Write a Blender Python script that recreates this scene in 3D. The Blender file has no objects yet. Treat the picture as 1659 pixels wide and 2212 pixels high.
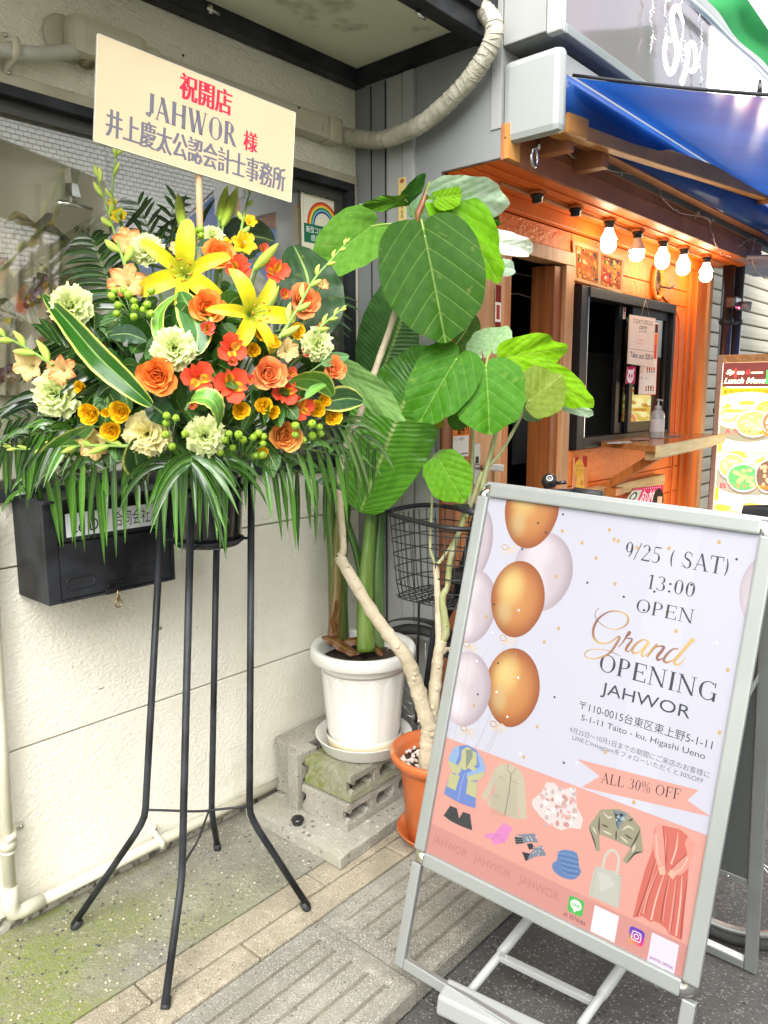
import bpy, bmesh, math, random
from math import sin, cos, pi, radians, sqrt, atan2
from mathutils import Vector as V, Matrix as M, Quaternion, noise
random.seed(7)
R=random.random
def U(a,b): return a+(b-a)*random.random()
SC=bpy.context.scene
COL=SC.collection
# ---------------------------------------------------------------- camera
FPX=1640.0; PIT=radians(9.0); ROLL=radians(-.2); YAW=radians(41.5)
CAM=V((0,0,1.5))
_cp,_sp=cos(PIT),sin(PIT)
cF=V((cos(YAW)*_cp,sin(YAW)*_cp,-_sp)); _r0=V((sin(YAW),-cos(YAW),0)); _u0=_r0.cross(cF)
cR=_r0*cos(ROLL)+_u0*sin(ROLL); cU=_u0*cos(ROLL)-_r0*sin(ROLL)
cd=bpy.data.cameras.new('camera'); cam=bpy.data.objects.new('camera',cd); COL.objects.link(cam)
cam.matrix_world=M(((cR.x,cU.x,-cF.x,0),(cR.y,cU.y,-cF.y,0),(cR.z,cU.z,-cF.z,1.5),(0,0,0,1)))
cd.sensor_fit='VERTICAL'; cd.sensor_height=24; cd.lens=FPX/2212*24; cd.clip_start=.05; cd.clip_end=300
SC.camera=cam
# ---------------------------------------------------------------- light
w=bpy.data.worlds.new('World'); SC.world=w; w.use_nodes=True
nt=w.node_tree; nt.nodes.clear()
sk=nt.nodes.new('ShaderNodeTexSky'); sk.sky_type='NISHITA'; sk.sun_disc=False
SUN_EL,SUN_AZ=radians(58),radians(250)
sk.sun_elevation=SUN_EL; sk.sun_rotation=SUN_AZ; sk.dust_density=3.5; sk.air_density=1.3; sk.ozone_density=1.0
hs=nt.nodes.new('ShaderNodeHueSaturation'); hs.inputs['Saturation'].default_value=.3
bg=nt.nodes.new('ShaderNodeBackground'); bg.inputs[1].default_value=.15
wo=nt.nodes.new('ShaderNodeOutputWorld')
nt.links.new(sk.outputs[0],hs.inputs['Color']); nt.links.new(hs.outputs[0],bg.inputs[0]); nt.links.new(bg.outputs[0],wo.inputs[0])
sl=bpy.data.lights.new('sun','SUN'); sl.energy=1.5; sl.angle=radians(60); sl.color=(1,.97,.92)
so=bpy.data.objects.new('sun',sl); COL.objects.link(so)
# sun from behind-left of the camera (direction from which it comes)
sdir=V((-.50,-.75,.46)).normalized()
so.rotation_euler=sdir.to_track_quat('Z','Y').to_euler()
SC.view_settings.view_transform='Standard'; SC.view_settings.look='None'
SC.view_settings.exposure=2.05; SC.view_settings.gamma=1
try: SC.view_settings.use_curve_mapping=False
except Exception: pass
# ---------------------------------------------------------------- projection helpers (places things on real planes)
def ray(x,y): return cF+cR*((x-829.5)/FPX)-cU*((y-1106)/FPX)
def on(x,y,ax,v):
    d=ray(x,y); return CAM+d*((v-CAM[ax])/d[ax])
def at(x,y,dep): return CAM+ray(x,y)*dep
def onp(x,y,o,n):
    d=ray(x,y); return CAM+d*((o-CAM).dot(n)/d.dot(n))
# ---------------------------------------------------------------- materials
def nd(t,k,**kw):
    n=t.nodes.new(k)
    for a,b in kw.items(): setattr(n,a,b)
    return n
def mat(name,c=(.5,.5,.5),rough=.5,metal=0,c2=None,ns=8,nd_=4,bump=0,bs=60,bd=.01,spec=.5,coat=0,vc=False,trans=0,emit=None,es=0,
        alpha=1,transm=0,ior=1.45,detail=3,lo=.35,hi=.65,c3=None,ns3=2,lo3=.45,hi3=.6,world=True,stretch=None,btype='noise',rn=0,sss=0):
    m=bpy.data.materials.new(name); m.use_nodes=True; t=m.node_tree; L=t.links
    b=t.nodes['Principled BSDF']; out=t.nodes['Material Output']
    b.inputs['Base Color'].default_value=(*c,1); b.inputs['Roughness'].default_value=rough; b.inputs['Metallic'].default_value=metal
    b.inputs['Specular IOR Level'].default_value=spec; b.inputs['Coat Weight'].default_value=coat; b.inputs['IOR'].default_value=ior
    b.inputs['Transmission Weight'].default_value=transm; b.inputs['Alpha'].default_value=alpha
    if world:
        g=nd(t,'ShaderNodeNewGeometry').outputs['Position']
    else: g=nd(t,'ShaderNodeTexCoord').outputs['Object']
    if stretch:
        mp=nd(t,'ShaderNodeMapping'); mp.inputs['Scale'].default_value=stretch; L.new(g,mp.inputs[0]); g=mp.outputs[0]
    col=None
    if vc:
        a=nd(t,'ShaderNodeAttribute',attribute_name='Col'); col=a.outputs['Color']
    def mixc(A,B,f,bt='MIX'):
        x=nd(t,'ShaderNodeMix',data_type='RGBA',blend_type=bt)
        for s,vv in ((6,A),(7,B),(0,f)):
            if isinstance(vv,(tuple,float,int)): x.inputs[s].default_value=(*vv,1) if isinstance(vv,tuple) else vv
            else: L.new(vv,x.inputs[s])
        return x.outputs[2]
    def nz(sc,lo,hi,det=3):
        n=nd(t,'ShaderNodeTexNoise'); n.inputs['Scale'].default_value=sc; n.inputs['Detail'].default_value=det; L.new(g,n.inputs['Vector'])
        r=nd(t,'ShaderNodeMapRange'); r.inputs[1].default_value=lo; r.inputs[2].default_value=hi; L.new(n.outputs[0],r.inputs[0]); return r.outputs[0]
    if c2:
        f=nz(ns,lo,hi,detail)
        if vc: col=mixc(col,c2,f,'MULTIPLY')
        else: col=mixc(c,c2,f)
    if c3:
        col=mixc(col if col else c,c3,nz(ns3,lo3,hi3,4))
    if col is not None: L.new(col,b.inputs['Base Color'])
    if rn:
        r=nz(ns*1.7,.3,.7); q=nd(t,'ShaderNodeMapRange'); q.inputs[3].default_value=max(0,rough-rn); q.inputs[4].default_value=min(1,rough+rn); L.new(r,q.inputs[0]); L.new(q.outputs[0],b.inputs['Roughness'])
    if bump:
        if btype=='vor': n=nd(t,'ShaderNodeTexVoronoi',feature='SMOOTH_F1'); h=n.outputs['Distance']
        else: n=nd(t,'ShaderNodeTexNoise'); n.inputs['Detail'].default_value=4; h=n.outputs[0]
        n.inputs['Scale'].default_value=bs; L.new(g,n.inputs['Vector'])
        bb=nd(t,'ShaderNodeBump'); bb.inputs['Strength'].default_value=bump; bb.inputs['Distance'].default_value=bd
        L.new(h,bb.inputs['Height']); L.new(bb.outputs[0],b.inputs['Normal'])
    if emit:
        if emit=='vc': L.new(col,b.inputs['Emission Color'])
        else: b.inputs['Emission Color'].default_value=(*emit,1)
        b.inputs['Emission Strength'].default_value=es
    if trans:
        tr=nd(t,'ShaderNodeBsdfTranslucent'); mx=nd(t,'ShaderNodeMixShader'); mx.inputs[0].default_value=trans
        if col is not None: L.new(col,tr.inputs[0])
        else: tr.inputs[0].default_value=(*c,1)
        L.new(b.outputs[0],mx.inputs[1]); L.new(tr.outputs[0],mx.inputs[2]); L.new(mx.outputs[0],out.inputs[0])
    return m
def glass_mat(name,tint=(.9,.93,.92),refl=1.5):
    m=bpy.data.materials.new(name); m.use_nodes=True; t=m.node_tree; L=t.links; t.nodes.clear()
    o=nd(t,'ShaderNodeOutputMaterial'); tr=nd(t,'ShaderNodeBsdfTransparent'); gl=nd(t,'ShaderNodeBsdfGlossy'); fr=nd(t,'ShaderNodeLayerWeight'); pw=nd(t,'ShaderNodeMath',operation='POWER'); pw.inputs[1].default_value=4; mr_=nd(t,'ShaderNodeMapRange'); mr_.inputs[3].default_value=refl; mr_.inputs[4].default_value=1; mx=nd(t,'ShaderNodeMixShader')
    tr.inputs[0].default_value=(*tint,1); gl.inputs['Roughness'].default_value=.0; fr.inputs[0].default_value=.5
    L.new(fr.outputs[1],pw.inputs[0]); L.new(pw.outputs[0],mr_.inputs[0]); L.new(mr_.outputs[0],mx.inputs[0]); L.new(tr.outputs[0],mx.inputs[1]); L.new(gl.outputs[0],mx.inputs[2]); L.new(mx.outputs[0],o.inputs[0]); return m
# ---------------------------------------------------------------- mesh builder
class MB:
    def __init__(s): s.v=[]; s.f=[]; s.c=[]; s.uv=[]; s.hc=False; s.huv=False; s.sm=[]
    def add(s,vs,fs,col=None,smooth=False,uv=None):
        o=len(s.v); s.v+= [V(q) for q in vs]; s.f+=[tuple(i+o for i in f) for f in fs]; s.sm+=[smooth]*len(fs)
        if col is not None: s.hc=True
        if isinstance(col,list): s.c+=col
        else: s.c+=[col or (1,1,1)]*len(vs)
        if uv: s.huv=True; s.uv+=uv
        else: s.uv+=[(0,0)]*len(vs)
        return s
    def box(s,a,b,col=None,bev=0):
        x0,y0,z0=a; x1,y1,z1=b
        if x0>x1:x0,x1=x1,x0
        if y0>y1:y0,y1=y1,y0
        if z0>z1:z0,z1=z1,z0
        return s.obox(V(((x0+x1)/2,(y0+y1)/2,(z0+z1)/2)),V((1,0,0)),V((0,1,0)),V((0,0,1)),(x1-x0)/2,(y1-y0)/2,(z1-z0)/2,col,bev)
    def obox(s,c,ux,uy,uz,hx,hy,hz,col=None,bev=0):
        if bev<=0:
            vs=[c+ux*(hx*i)+uy*(hy*j)+uz*(hz*k) for i in(-1,1) for j in(-1,1) for k in(-1,1)]
            return s.add(vs,[(0,1,3,2),(4,6,7,5),(0,4,5,1),(2,3,7,6),(0,2,6,4),(1,5,7,3)],col)
        bev=min(bev,hx*.9,hy*.9,hz*.9)
        bm=bmesh.new(); bmesh.ops.create_cube(bm,size=2)
        for q in bm.verts: q.co=V((q.co.x*hx,q.co.y*hy,q.co.z*hz))
        bmesh.ops.bevel(bm,geom=bm.edges[:],offset=bev,segments=2,affect='EDGES',profile=.6)
        bm.verts.index_update()
        vs=[c+ux*q.co.x+uy*q.co.y+uz*q.co.z for q in bm.verts]; fs=[tuple(x.index for x in f.verts) for f in bm.faces]; bm.free()
        return s.add(vs,fs,col)
    def tube(s,pts,r,n=8,col=None,cap=True,smooth=True,closed=False,flat=1):
        pts=[V(p) for p in pts]; m=len(pts)
        rs=r if isinstance(r,(list,tuple)) else [r]*m
        up=None; vs=[]; cs=[]
        for i,p in enumerate(pts):
            if closed: d=pts[(i+1)%m]-pts[i-1]
            else: d=(pts[min(i+1,m-1)]-pts[max(i-1,0)])
            if d.length<1e-9: d=V((0,0,1))
            d.normalize()
            if up is None: up=V((0,0,1)) if abs(d.z)<.9 else V((1,0,0))
            a=(up-d*up.dot(d)); 
            if a.length<1e-6: a=d.orthogonal()
            a.normalize(); b=d.cross(a); up=a
            for k in range(n):
                t=2*pi*k/n; vs.append(p+(a*cos(t)*flat+b*sin(t))*rs[i])
            if isinstance(col,list): cs+=[col[i]]*n
        fs=[]
        for i in range(m if closed else m-1):
            j=(i+1)%m
            for k in range(n): fs.append((i*n+k,i*n+(k+1)%n,j*n+(k+1)%n,j*n+k))
        if cap and not closed: fs.append(tuple(range(n))[::-1]); fs.append(tuple((m-1)*n+k for k in range(n)))
        return s.add(vs,fs,cs if cs else col,smooth)
    def lathe(s,prof,c=V((0,0,0)),n=32,col=None,smooth=True,ax=None,flute=0,nf=12,capb=True,sy=1):
        c=V(c); q=ax.to_track_quat('Z','Y') if ax else None
        vs=[]; m=len(prof); cs=[]
        for i,(r,z) in enumerate(prof):
            for k in range(n):
                t=2*pi*k/n; rr=r*(1+flute*(abs(cos(nf*t/2))-.6)) if flute else r
                p=V((rr*cos(t),rr*sin(t)*sy,z)); vs.append(c+(q@p if q else p))
                if isinstance(col,list): cs.append(col[i])
        fs=[(i*n+k,i*n+(k+1)%n,(i+1)*n+(k+1)%n,(i+1)*n+k) for i in range(m-1) for k in range(n)]
        if capb and prof[0][0]>1e-5: fs.append(tuple(range(n))[::-1])
        if capb and prof[-1][0]>1e-5: fs.append(tuple((m-1)*n+k for k in range(n)))
        return s.add(vs,fs,cs if cs else col,smooth)
    def ball(s,c,r,n=12,m=8,col=None,sz=1,ax=None):
        return s.lathe([(r*sin(pi*i/m)+1e-6,-r*cos(pi*i/m)*sz) for i in range(m+1)],c,n,col,True,ax,capb=False)
    def prism(s,poly,n,h,col=None,smooth=False):
        "poly: list of 3D points (planar), extruded by n*h"
        poly=[V(p) for p in poly]; m=len(poly); n=V(n)
        vs=poly+[p+n*h for p in poly]
        return s.add(vs,[tuple(range(m))[::-1],tuple(range(m,2*m))]+[(i,(i+1)%m,m+(i+1)%m,m+i) for i in range(m)],col,smooth)
    def poly(s,pts,col=None): return s.add(pts,[tuple(range(len(pts)))],col)
    def grid(s,fn,nu,nv,col=None,smooth=True,uv=True,thick=0):
        vs=[];uvs=[];cs=[]
        for j in range(nv+1):
            for i in range(nu+1):
                u,v=i/nu,j/nv; vs.append(V(fn(u,v))); uvs.append((u,v))
                if callable(col): cs.append(col(u,v))
        fs=[(j*(nu+1)+i,j*(nu+1)+i+1,(j+1)*(nu+1)+i+1,(j+1)*(nu+1)+i) for j in range(nv) for i in range(nu)]
        return s.add(vs,fs,cs if cs else col,smooth,uvs)
    def mesh(s,name,loc=V((0,0,0))):
        if getattr(s,'fin',None): s.fin.finish()
        me=bpy.data.meshes.new(name); me.from_pydata([v-loc for v in s.v],[],s.f)
        me.polygons.foreach_set('use_smooth',s.sm)
        if s.hc:
            a=me.color_attributes.new('Col','FLOAT_COLOR','POINT'); buf=[]
            for c in s.c: buf+= [c[0],c[1],c[2],1]
            a.data.foreach_set('color',buf)
        if s.huv:
            u=me.uv_layers.new(name='UVMap'); li=[l.vertex_index for l in me.loops]; buf=[]
            for i in li: buf+=s.uv[i]
            u.data.foreach_set('uv',buf)
        me.update(); return me
    def build(s,name,m,parent=None,label=None):
        off=V((0,0,0))
        p=parent
        while p is not None: off=off+V(p.location); p=p.parent
        me=s.mesh(name,off); me.materials.append(m)
        o=bpy.data.objects.new(name,me); COL.objects.link(o); o.parent=parent
        if label: o['label']=label
        return o
    def top(s,name,m,label,cat,group=None,loc=None):
        loc=V(loc) if loc is not None else sum(s.v,V((0,0,0)))/max(1,len(s.v))
        me=s.mesh(name,loc); me.materials.append(m); o=bpy.data.objects.new(name,me); COL.objects.link(o); o.location=loc
        return tag(o,label,cat,group)
    def struct(s,name,m,kind='structure'):
        o=s.build(name,m); o['kind']=kind; return o
def tag(o,label,cat=None,group=None):
    o['label']=label
    if cat: o['category']=cat
    if group: o['group']=group
    return o
def thing(name,label,cat,loc=(0,0,0),group=None):
    o=bpy.data.objects.new(name,None); o.empty_display_size=.05; COL.objects.link(o); o.location=loc
    return tag(o,label,cat,group)
def part(name,me,parent,mw=None,label=None):
    "link existing mesh under parent with local matrix"
    o=bpy.data.objects.new(name,me); COL.objects.link(o); o.parent=parent
    if mw is not None: o.matrix_local=mw
    if label: o['label']=label
    return o
def withmat(me,m): me.materials.append(m); return me
# ---------------------------------------------------------------- lettering
_tc={}
def textgeo(s,bold=0,shear=0):
    k=(s,bold,shear)
    if k in _tc: return _tc[k]
    cu=bpy.data.curves.new('t','FONT'); cu.body=s; cu.resolution_u=3; cu.offset=bold; cu.shear=shear
    ob=bpy.data.objects.new('t',cu); COL.objects.link(ob)
    dg=bpy.context.evaluated_depsgraph_get(); dg.update()
    me=bpy.data.meshes.new_from_object(ob.evaluated_get(dg))
    vs=[v.co.copy() for v in me.vertices]; fs=[tuple(p.vertices) for p in me.polygons]
    bpy.data.objects.remove(ob); bpy.data.curves.remove(cu); bpy.data.meshes.remove(me)
    if not vs: _tc[k]=([],[]); return _tc[k]
    x0=min(v.x for v in vs);x1=max(v.x for v in vs);y0=min(v.y for v in vs);y1=max(v.y for v in vs)
    vs=[((v.x-x0)/max(1e-6,x1-x0),(v.y-y0)/max(1e-6,y1-y0)) for v in vs]
    _tc[k]=(vs,fs); return _tc[k]
# home-made serif capitals: strokes in a unit-high cell; L=line(x0,y0,x1,y1,w) A=arc(cx,cy,rx,ry,a0,a1,thick,thin) S=serif(x,y,w)
TK,TN=.13,.045
def _L(x0,y0,x1,y1,w): return ('L',x0,y0,x1,y1,w)
def _A(cx,cy,rx,ry,a0,a1,tk=.13,tn=.045): return ('A',cx,cy,rx,ry,a0,a1,tk,tn)
def _S(x,y,w=.26): return ('S',x,y,w)
SERIF={
'J':(.42,[_L(.28,.98,.28,.2,TK),_A(.14,.2,.14,.2,0,-150,.12,.05),_S(.28,1),('D',.04,.12,.06)]),
'A':(.8,[_L(.38,1,.12,.02,TN),_L(.36,1,.68,.02,TK),_L(.2,.34,.58,.34,TN),_S(.12,0,.22),_S(.69,0,.28)]),
'H':(.86,[_L(.17,0,.17,1,TK),_L(.69,0,.69,1,TK),_L(.17,.52,.69,.52,TN),_S(.17,0),_S(.17,1),_S(.69,0),_S(.69,1)]),
'W':(1.12,[_L(.14,1,.36,0,TK),_L(.38,0,.56,.9,TN),_L(.54,1,.76,0,TK),_L(.78,0,.98,1,TN),_S(.14,1),_S(.54,1,.2),_S(.98,1,.22)]),
'O':(.86,[_A(.43,.5,.38,.5,0,360)]),'0':(.56,[_A(.28,.5,.23,.5,0,360)]),
'R':(.8,[_L(.17,0,.17,1,TK),_A(.3,.74,.3,.26,-90,90,.13,.045),_L(.17,.98,.32,.98,TN),_L(.17,.5,.32,.5,TN),_L(.36,.5,.66,.02,TK),_S(.17,0),_S(.17,1,.2),_S(.7,0,.2)]),
'9':(.56,[_A(.27,.68,.21,.32,0,360),_A(.1,.6,.39,.6,-60,20,.1,.04)]),
'/':(.4,[_L(.04,-.05,.34,1.05,TN*1.2)]),
'2':(.56,[_A(.25,.74,.22,.26,160,-30,.13,.04),_L(.42,.62,.06,.06,.06),_L(.04,.05,.5,.05,.1),_L(.5,.05,.52,.2,.03)]),
'5':(.56,[_A(.22,.3,.27,.3,110,-130,.13,.04),_L(.14,.94,.48,.94,.09),_L(.13,.95,.13,.54,.04)]),
'(':(.36,[_A(.42,.45,.3,.62,125,235,.1,.03)]),')':(.36,[_A(-.08,.45,.3,.62,-55,55,.1,.03)]),
'S':(.6,[_A(.29,.75,.2,.25,30,250,.1,.05),_A(.3,.27,.23,.27,70,-150,.13,.05),_L(.22,.6,.4,.46,.13),_L(.49,.95,.49,.7,.03),_L(.06,.04,.06,.32,.03)]),
'T':(.74,[_L(.37,0,.37,1,TK),_L(.04,.97,.7,.97,TN*1.3),_L(.05,.98,.05,.76,TN),_L(.69,.98,.69,.76,TN),_S(.37,0)]),
'1':(.5,[_L(.27,0,.27,1,.11),_L(.27,.97,.1,.86,.05),_S(.27,0,.28)]),
'3':(.56,[_A(.25,.76,.2,.24,150,-80,.12,.04),_A(.24,.28,.25,.28,85,-150,.13,.04)]),
':':(.3,[('D',.15,.6,.075),('D',.15,.08,.075)]),
'P':(.7,[_L(.17,0,.17,1,TK),_A(.32,.73,.29,.27,-90,90),_L(.17,.98,.34,.98,TN),_L(.17,.47,.34,.47,TN),_S(.17,0),_S(.17,1,.2)]),
'E':(.72,[_L(.17,0,.17,1,TK),_L(.17,.97,.62,.97,TN*1.2),_L(.17,.52,.5,.52,TN),_L(.17,.03,.64,.03,TN*1.2),_L(.62,.98,.62,.78,TN),_L(.5,.62,.5,.42,TN),_L(.65,0,.65,.24,TN),_S(.17,0,.2),_S(.17,1,.2)]),
'F':(.66,[_L(.17,0,.17,1,TK),_L(.17,.97,.6,.97,TN*1.2),_L(.17,.52,.48,.52,TN),_L(.6,.98,.6,.76,TN),_L(.48,.62,.48,.42,TN),_S(.17,0),_S(.17,1,.2)]),
'N':(.88,[_L(.15,0,.15,1,TN),_L(.15,.98,.71,.02,TK),_L(.71,0,.71,1,TN),_S(.15,0,.24),_S(.13,1,.22),_S(.71,1,.24)]),
'I':(.38,[_L(.19,0,.19,1,TK),_S(.19,0),_S(.19,1)]),
'G':(.86,[_A(.44,.5,.38,.5,50,330),_L(.72,.0,.72,.42,.11),_S(.7,.42,.26),_L(.71,.98,.71,.72,TN)]),
'L':(.68,[_L(.17,0,.17,1,TK),_L(.17,.03,.62,.03,TN*1.2),_L(.63,0,.63,.26,TN),_S(.17,0,.2),_S(.17,1)]),
'%':(.86,[_A(.2,.72,.15,.27,0,360,.08,.04),_A(.66,.28,.15,.27,0,360,.08,.04),_L(.2,-.02,.66,1.02,.045)]),' ':(.34,[]),'.':(.2,[('D',.1,.05,.06)]),
}
def serifgeo(s,tw=1.0,tr=.02):
    vs=[];fs=[];x=0
    def quad(p0,p1,p2,p3): o=len(vs); vs.extend([p0,p1,p2,p3]); fs.append((o,o+1,o+2,o+3))
    for ch in s:
        wd,el=SERIF[ch]
        for e in el:
            if e[0]=='L':
                _,x0,y0,x1,y1,w_=e; dx,dy=x1-x0,y1-y0; l=sqrt(dx*dx+dy*dy); w_*=tw
                if abs(dy)>abs(dx)*.8: ox,oy=w_/2,0      # steep strokes cut horizontally
                else: ox,oy=-dy/l*w_/2,dx/l*w_/2
                quad((x+x0-ox,y0-oy),(x+x0+ox,y0+oy),(x+x1+ox,y1+oy),(x+x1-ox,y1-oy))
            elif e[0]=='A':
                _,cx,cy,rx,ry,a0,a1,tk,tn=e; n=max(6,int(abs(a1-a0)/15)); pr=None
                for i in range(n+1):
                    a=radians(a0+(a1-a0)*i/n); t=(tn+(tk-tn)*cos(a)**2)*tw; ca,sa=cos(a),sin(a)
                    inn=(x+cx+(rx-t)*ca,cy+(ry-min(t,tn*1.2))*sa); ou=(x+cx+rx*ca,cy+ry*sa)
                    if pr: quad(pr[0],pr[1],ou,inn)
                    pr=(inn,ou)
            elif e[0]=='S':
                _,cx,cy,w_=e; h=.032; y0=cy if cy<.5 else cy-h
                quad((x+cx-w_/2,y0),(x+cx+w_/2,y0),(x+cx+w_/2,y0+h),(x+cx-w_/2,y0+h))
            elif e[0]=='D':
                _,cx,cy,r=e; o=len(vs); vs.extend([(x+cx+r*cos(k*pi/5),cy+r*sin(k*pi/5)) for k in range(10)]); fs.append(tuple(range(o,o+10)))
        x+=wd+tr
    w_=max(v[0] for v in vs)
    return [(v[0]/w_,v[1]) for v in vs],fs
def put2d(mb,geo,f,col,h=0.0):
    "f maps (u,v) in 0..1 (v up) to a 3D point"
    vs,fs=geo
    if vs: mb.add([f(a,b) for a,b in vs],fs,col)
class Sheet:
    "flat print: quad given by 4 corners TL,TR,BR,BL (3D); uv with v down; layer offset along normal"
    def __init__(s,tl,tr,br,bl,n): s.p=[V(q) for q in (tl,tr,br,bl)]; s.n=V(n); s.mb=MB(); s.mb.fin=s; s.st=[]; s.k=0; s.clip=False; s.asp=(s.p[3]-s.p[0]).length/max(1e-6,(s.p[1]-s.p[0]).length)
    def pt(s,u,v,h): 
        if s.clip: u=min(1,max(0,u)); v=min(1,max(0,v))
        a=s.p[0].lerp(s.p[1],u); b=s.p[3].lerp(s.p[2],u); return a.lerp(b,v)+s.n*h
    def lay(s): s.st.append(len(s.mb.v)); return 0.0
    def finish(s):
        "stack the printed shapes only as deep as they overlap"
        if not s.st: return
        ux=(s.p[1]-s.p[0]).normalized(); uy=(s.p[3]-s.p[0]).normalized(); st=s.st+[len(s.mb.v)]; bb=[]
        for a,b in zip(st,st[1:]):
            if b<=a: continue
            xs=[(q-s.p[0]).dot(ux) for q in s.mb.v[a:b]]; ys=[(q-s.p[0]).dot(uy) for q in s.mb.v[a:b]]; r=(min(xs),max(xs),min(ys),max(ys)); L=s.k
            for q,l in bb:
                if l>=L and q[0]<r[1] and r[0]<q[1] and q[2]<r[3] and r[2]<q[3]: L=l
            L+=1; bb.append((r,L)); o=s.n*(.00005*L)
            for i in range(a,b): s.mb.v[i]=s.mb.v[i]+o
        s.st=[]
    def poly(s,pts,col,h=None):
        h=s.lay() if h is None else h; s.mb.add([s.pt(u,v,h) for u,v in pts],[tuple(range(len(pts)))],col)
    def rect(s,u0,v0,u1,v1,col): s.poly([(u0,v0),(u1,v0),(u1,v1),(u0,v1)],col)
    def text(s,t,u0,v0,u1,v1,col,serif=False,bold=0,shear=0,du=0,dv=0,tw=1,fat=0):
        if any(ord(c)>0x2E80 for c in t) and bold: fat,bold=max(fat,bold),0
        if fat:
            e=(v1-v0)*s.asp*fat
            for k in (-1,1): s.text(t,u0+e*k,v0,u1+e*k,v1,col,shear=shear,dv=dv)
        "du/dv: extra slant of baseline"
        h=s.lay(); geo=serifgeo(t,tw) if serif else textgeo(t,bold,shear)
        put2d(s.mb,geo,lambda a,b:s.pt(u0+(u1-u0)*a,v1+(v0-v1)*b+dv*a,h),col)
    def disc(s,cu,cv,ru,rv,col,n=24,rot=0,grad=None,cen=(0,0),pear=0):
        h=s.lay(); rings=[1,.75,.5,.25] if grad else [1]
        vs=[];cs=[]
        for r in rings:
            for k in range(n):
                a=2*pi*k/n; x=cos(a);y=sin(a); x*= (1-pear*y if y>0 else 1)
                uu=cen[0]*(1-r)+x*r; vv=cen[1]*(1-r)+y*r
                ur=uu*cos(rot)-vv*sin(rot); vr=uu*sin(rot)+vv*cos(rot)
                vs.append(s.pt(cu+ru*ur,cv+rv*vr,h)); cs.append(grad(r,x,y) if grad else col)
        fs=[(i*n+k,i*n+(k+1)%n,(i+1)*n+(k+1)%n,(i+1)*n+k) for i in range(len(rings)-1) for k in range(n)]
        fs.append(tuple((len(rings)-1)*n+k for k in range(n)))
        s.mb.add(vs,fs,cs)
    def line(s,pts,w_,col,h=None):
        h=s.lay() if h is None else h
        ws=w_ if isinstance(w_,list) else [w_]*len(pts)
        P=[s.pt(u,v,h) for u,v in pts]; L_=[];R_=[]
        for i in range(len(P)):
            d=(P[min(i+1,len(P)-1)]-P[max(i-1,0)]).normalized(); o=d.cross(s.n)*ws[i]/2; L_.append(P[i]+o); R_.append(P[i]-o)
        m=len(P); c=col if isinstance(col,list) else [col]*m
        s.mb.add(L_+R_,[(i,i+1,m+i+1,m+i) for i in range(m-1)],c+c)
def spl(pts,n=8):
    "Catmull-Rom through tuples"
    P=[pts[0]]+list(pts)+[pts[-1]]; out=[]
    for i in range(1,len(P)-2):
        for k in range(n):
            t=k/n; out.append(tuple(.5*((2*b)+(-a+c)*t+(2*a-5*b+4*c-d)*t*t+(-a+3*b-3*c+d)*t**3) for a,b,c,d in zip(P[i-1],P[i],P[i+1],P[i+2])))
    out.append(tuple(pts[-1])); return out
def rgb(r,g,b): return tuple(((c/255)/12.92 if c/255<.04045 else ((c/255+.055)/1.055)**2.4) for c in (r,g,b))
# ---------------------------------------------------------------- palette
STU=mat('cream_stucco',(.76,.735,.63),.85,c2=(.71,.68,.57),ns=3,bump=.45,bs=95,bd=.009,c3=(.56,.52,.40),ns3=2.6,lo3=.60,hi3=.82,stretch=(1,1,1.2))
STU2=mat('rough_render',(.86,.83,.69),.9,c2=(.79,.76,.62),ns=2.2,bump=.8,bs=70,bd=.015,stretch=(1,1,1.7),c3=(.36,.33,.24),ns3=7,lo3=.66,hi3=.8)
STUTRIM=mat('cream_trim',(.6,.56,.43),.7,c2=(.45,.41,.3),ns=6)
BASEC=mat('stained_plinth',(.42,.4,.33),.95,c2=(.12,.11,.085),ns=40,bump=.8,bs=90,bd=.01,lo=.48,hi=.62)
BLKM=mat('black_metal',(.009,.009,.010),.45,spec=.3,c2=(.03,.033,.038),ns=9,rn=.1)
BLKP=mat('black_plastic',(.012,.012,.013),.25,coat=.3)
BLKR=mat('black_rubber',(.02,.02,.022),.6)
GREYP=mat('grey_sheet_metal',(.26,.27,.272),.55,c2=(.21,.22,.225),ns=2.5,bump=.05,bs=6,stretch=(1,1,.3))
LGREY=mat('light_grey_metal',(.38,.39,.375),.5,c2=(.31,.32,.31),ns=3,stretch=(1,1,.25))
WPLAS=mat('white_plastic',(.48,.49,.47),.4,c2=(.43,.44,.42),ns=6)
CPLAS=mat('cream_plastic',(.62,.6,.48),.42,c2=(.52,.49,.37),ns=5,c3=(.2,.18,.13),ns3=30,lo3=.7,hi3=.8)
HOSE=mat('ribbed_hose_plastic',(.6,.6,.52),.5,c2=(.4,.4,.34),ns=7)
ORG=mat('orange_render',(.90,.215,.018),.5,c2=(.80,.155,.010),ns=5,bump=.7,bs=55,bd=.012)
ORGS=mat('orange_smooth_paint',(.88,.205,.018),.45,c2=(.74,.15,.012),ns=4,stretch=(1,1,.3))
ORGW=mat('orange_stained_wood',(.52,.18,.045),.5,c2=(.36,.11,.022),ns=14,stretch=(3,3,.15))
TANW=mat('tan_wood',(.58,.31,.14),.5,c2=(.44,.21,.085),ns=14,stretch=(3,3,.15))
REDW=mat('red_brown_wood',(.32,.10,.025),.45,c2=(.21,.06,.014),ns=12,stretch=(3,3,.15))
PINE=mat('raw_pine',(.62,.42,.2),.6,c2=(.42,.25,.1),ns=10,stretch=(.5,4,4))
BRNM=mat('brown_painted_metal',(.42,.17,.075),.5,spec=.25,c2=(.32,.125,.05),ns=6)
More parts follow.
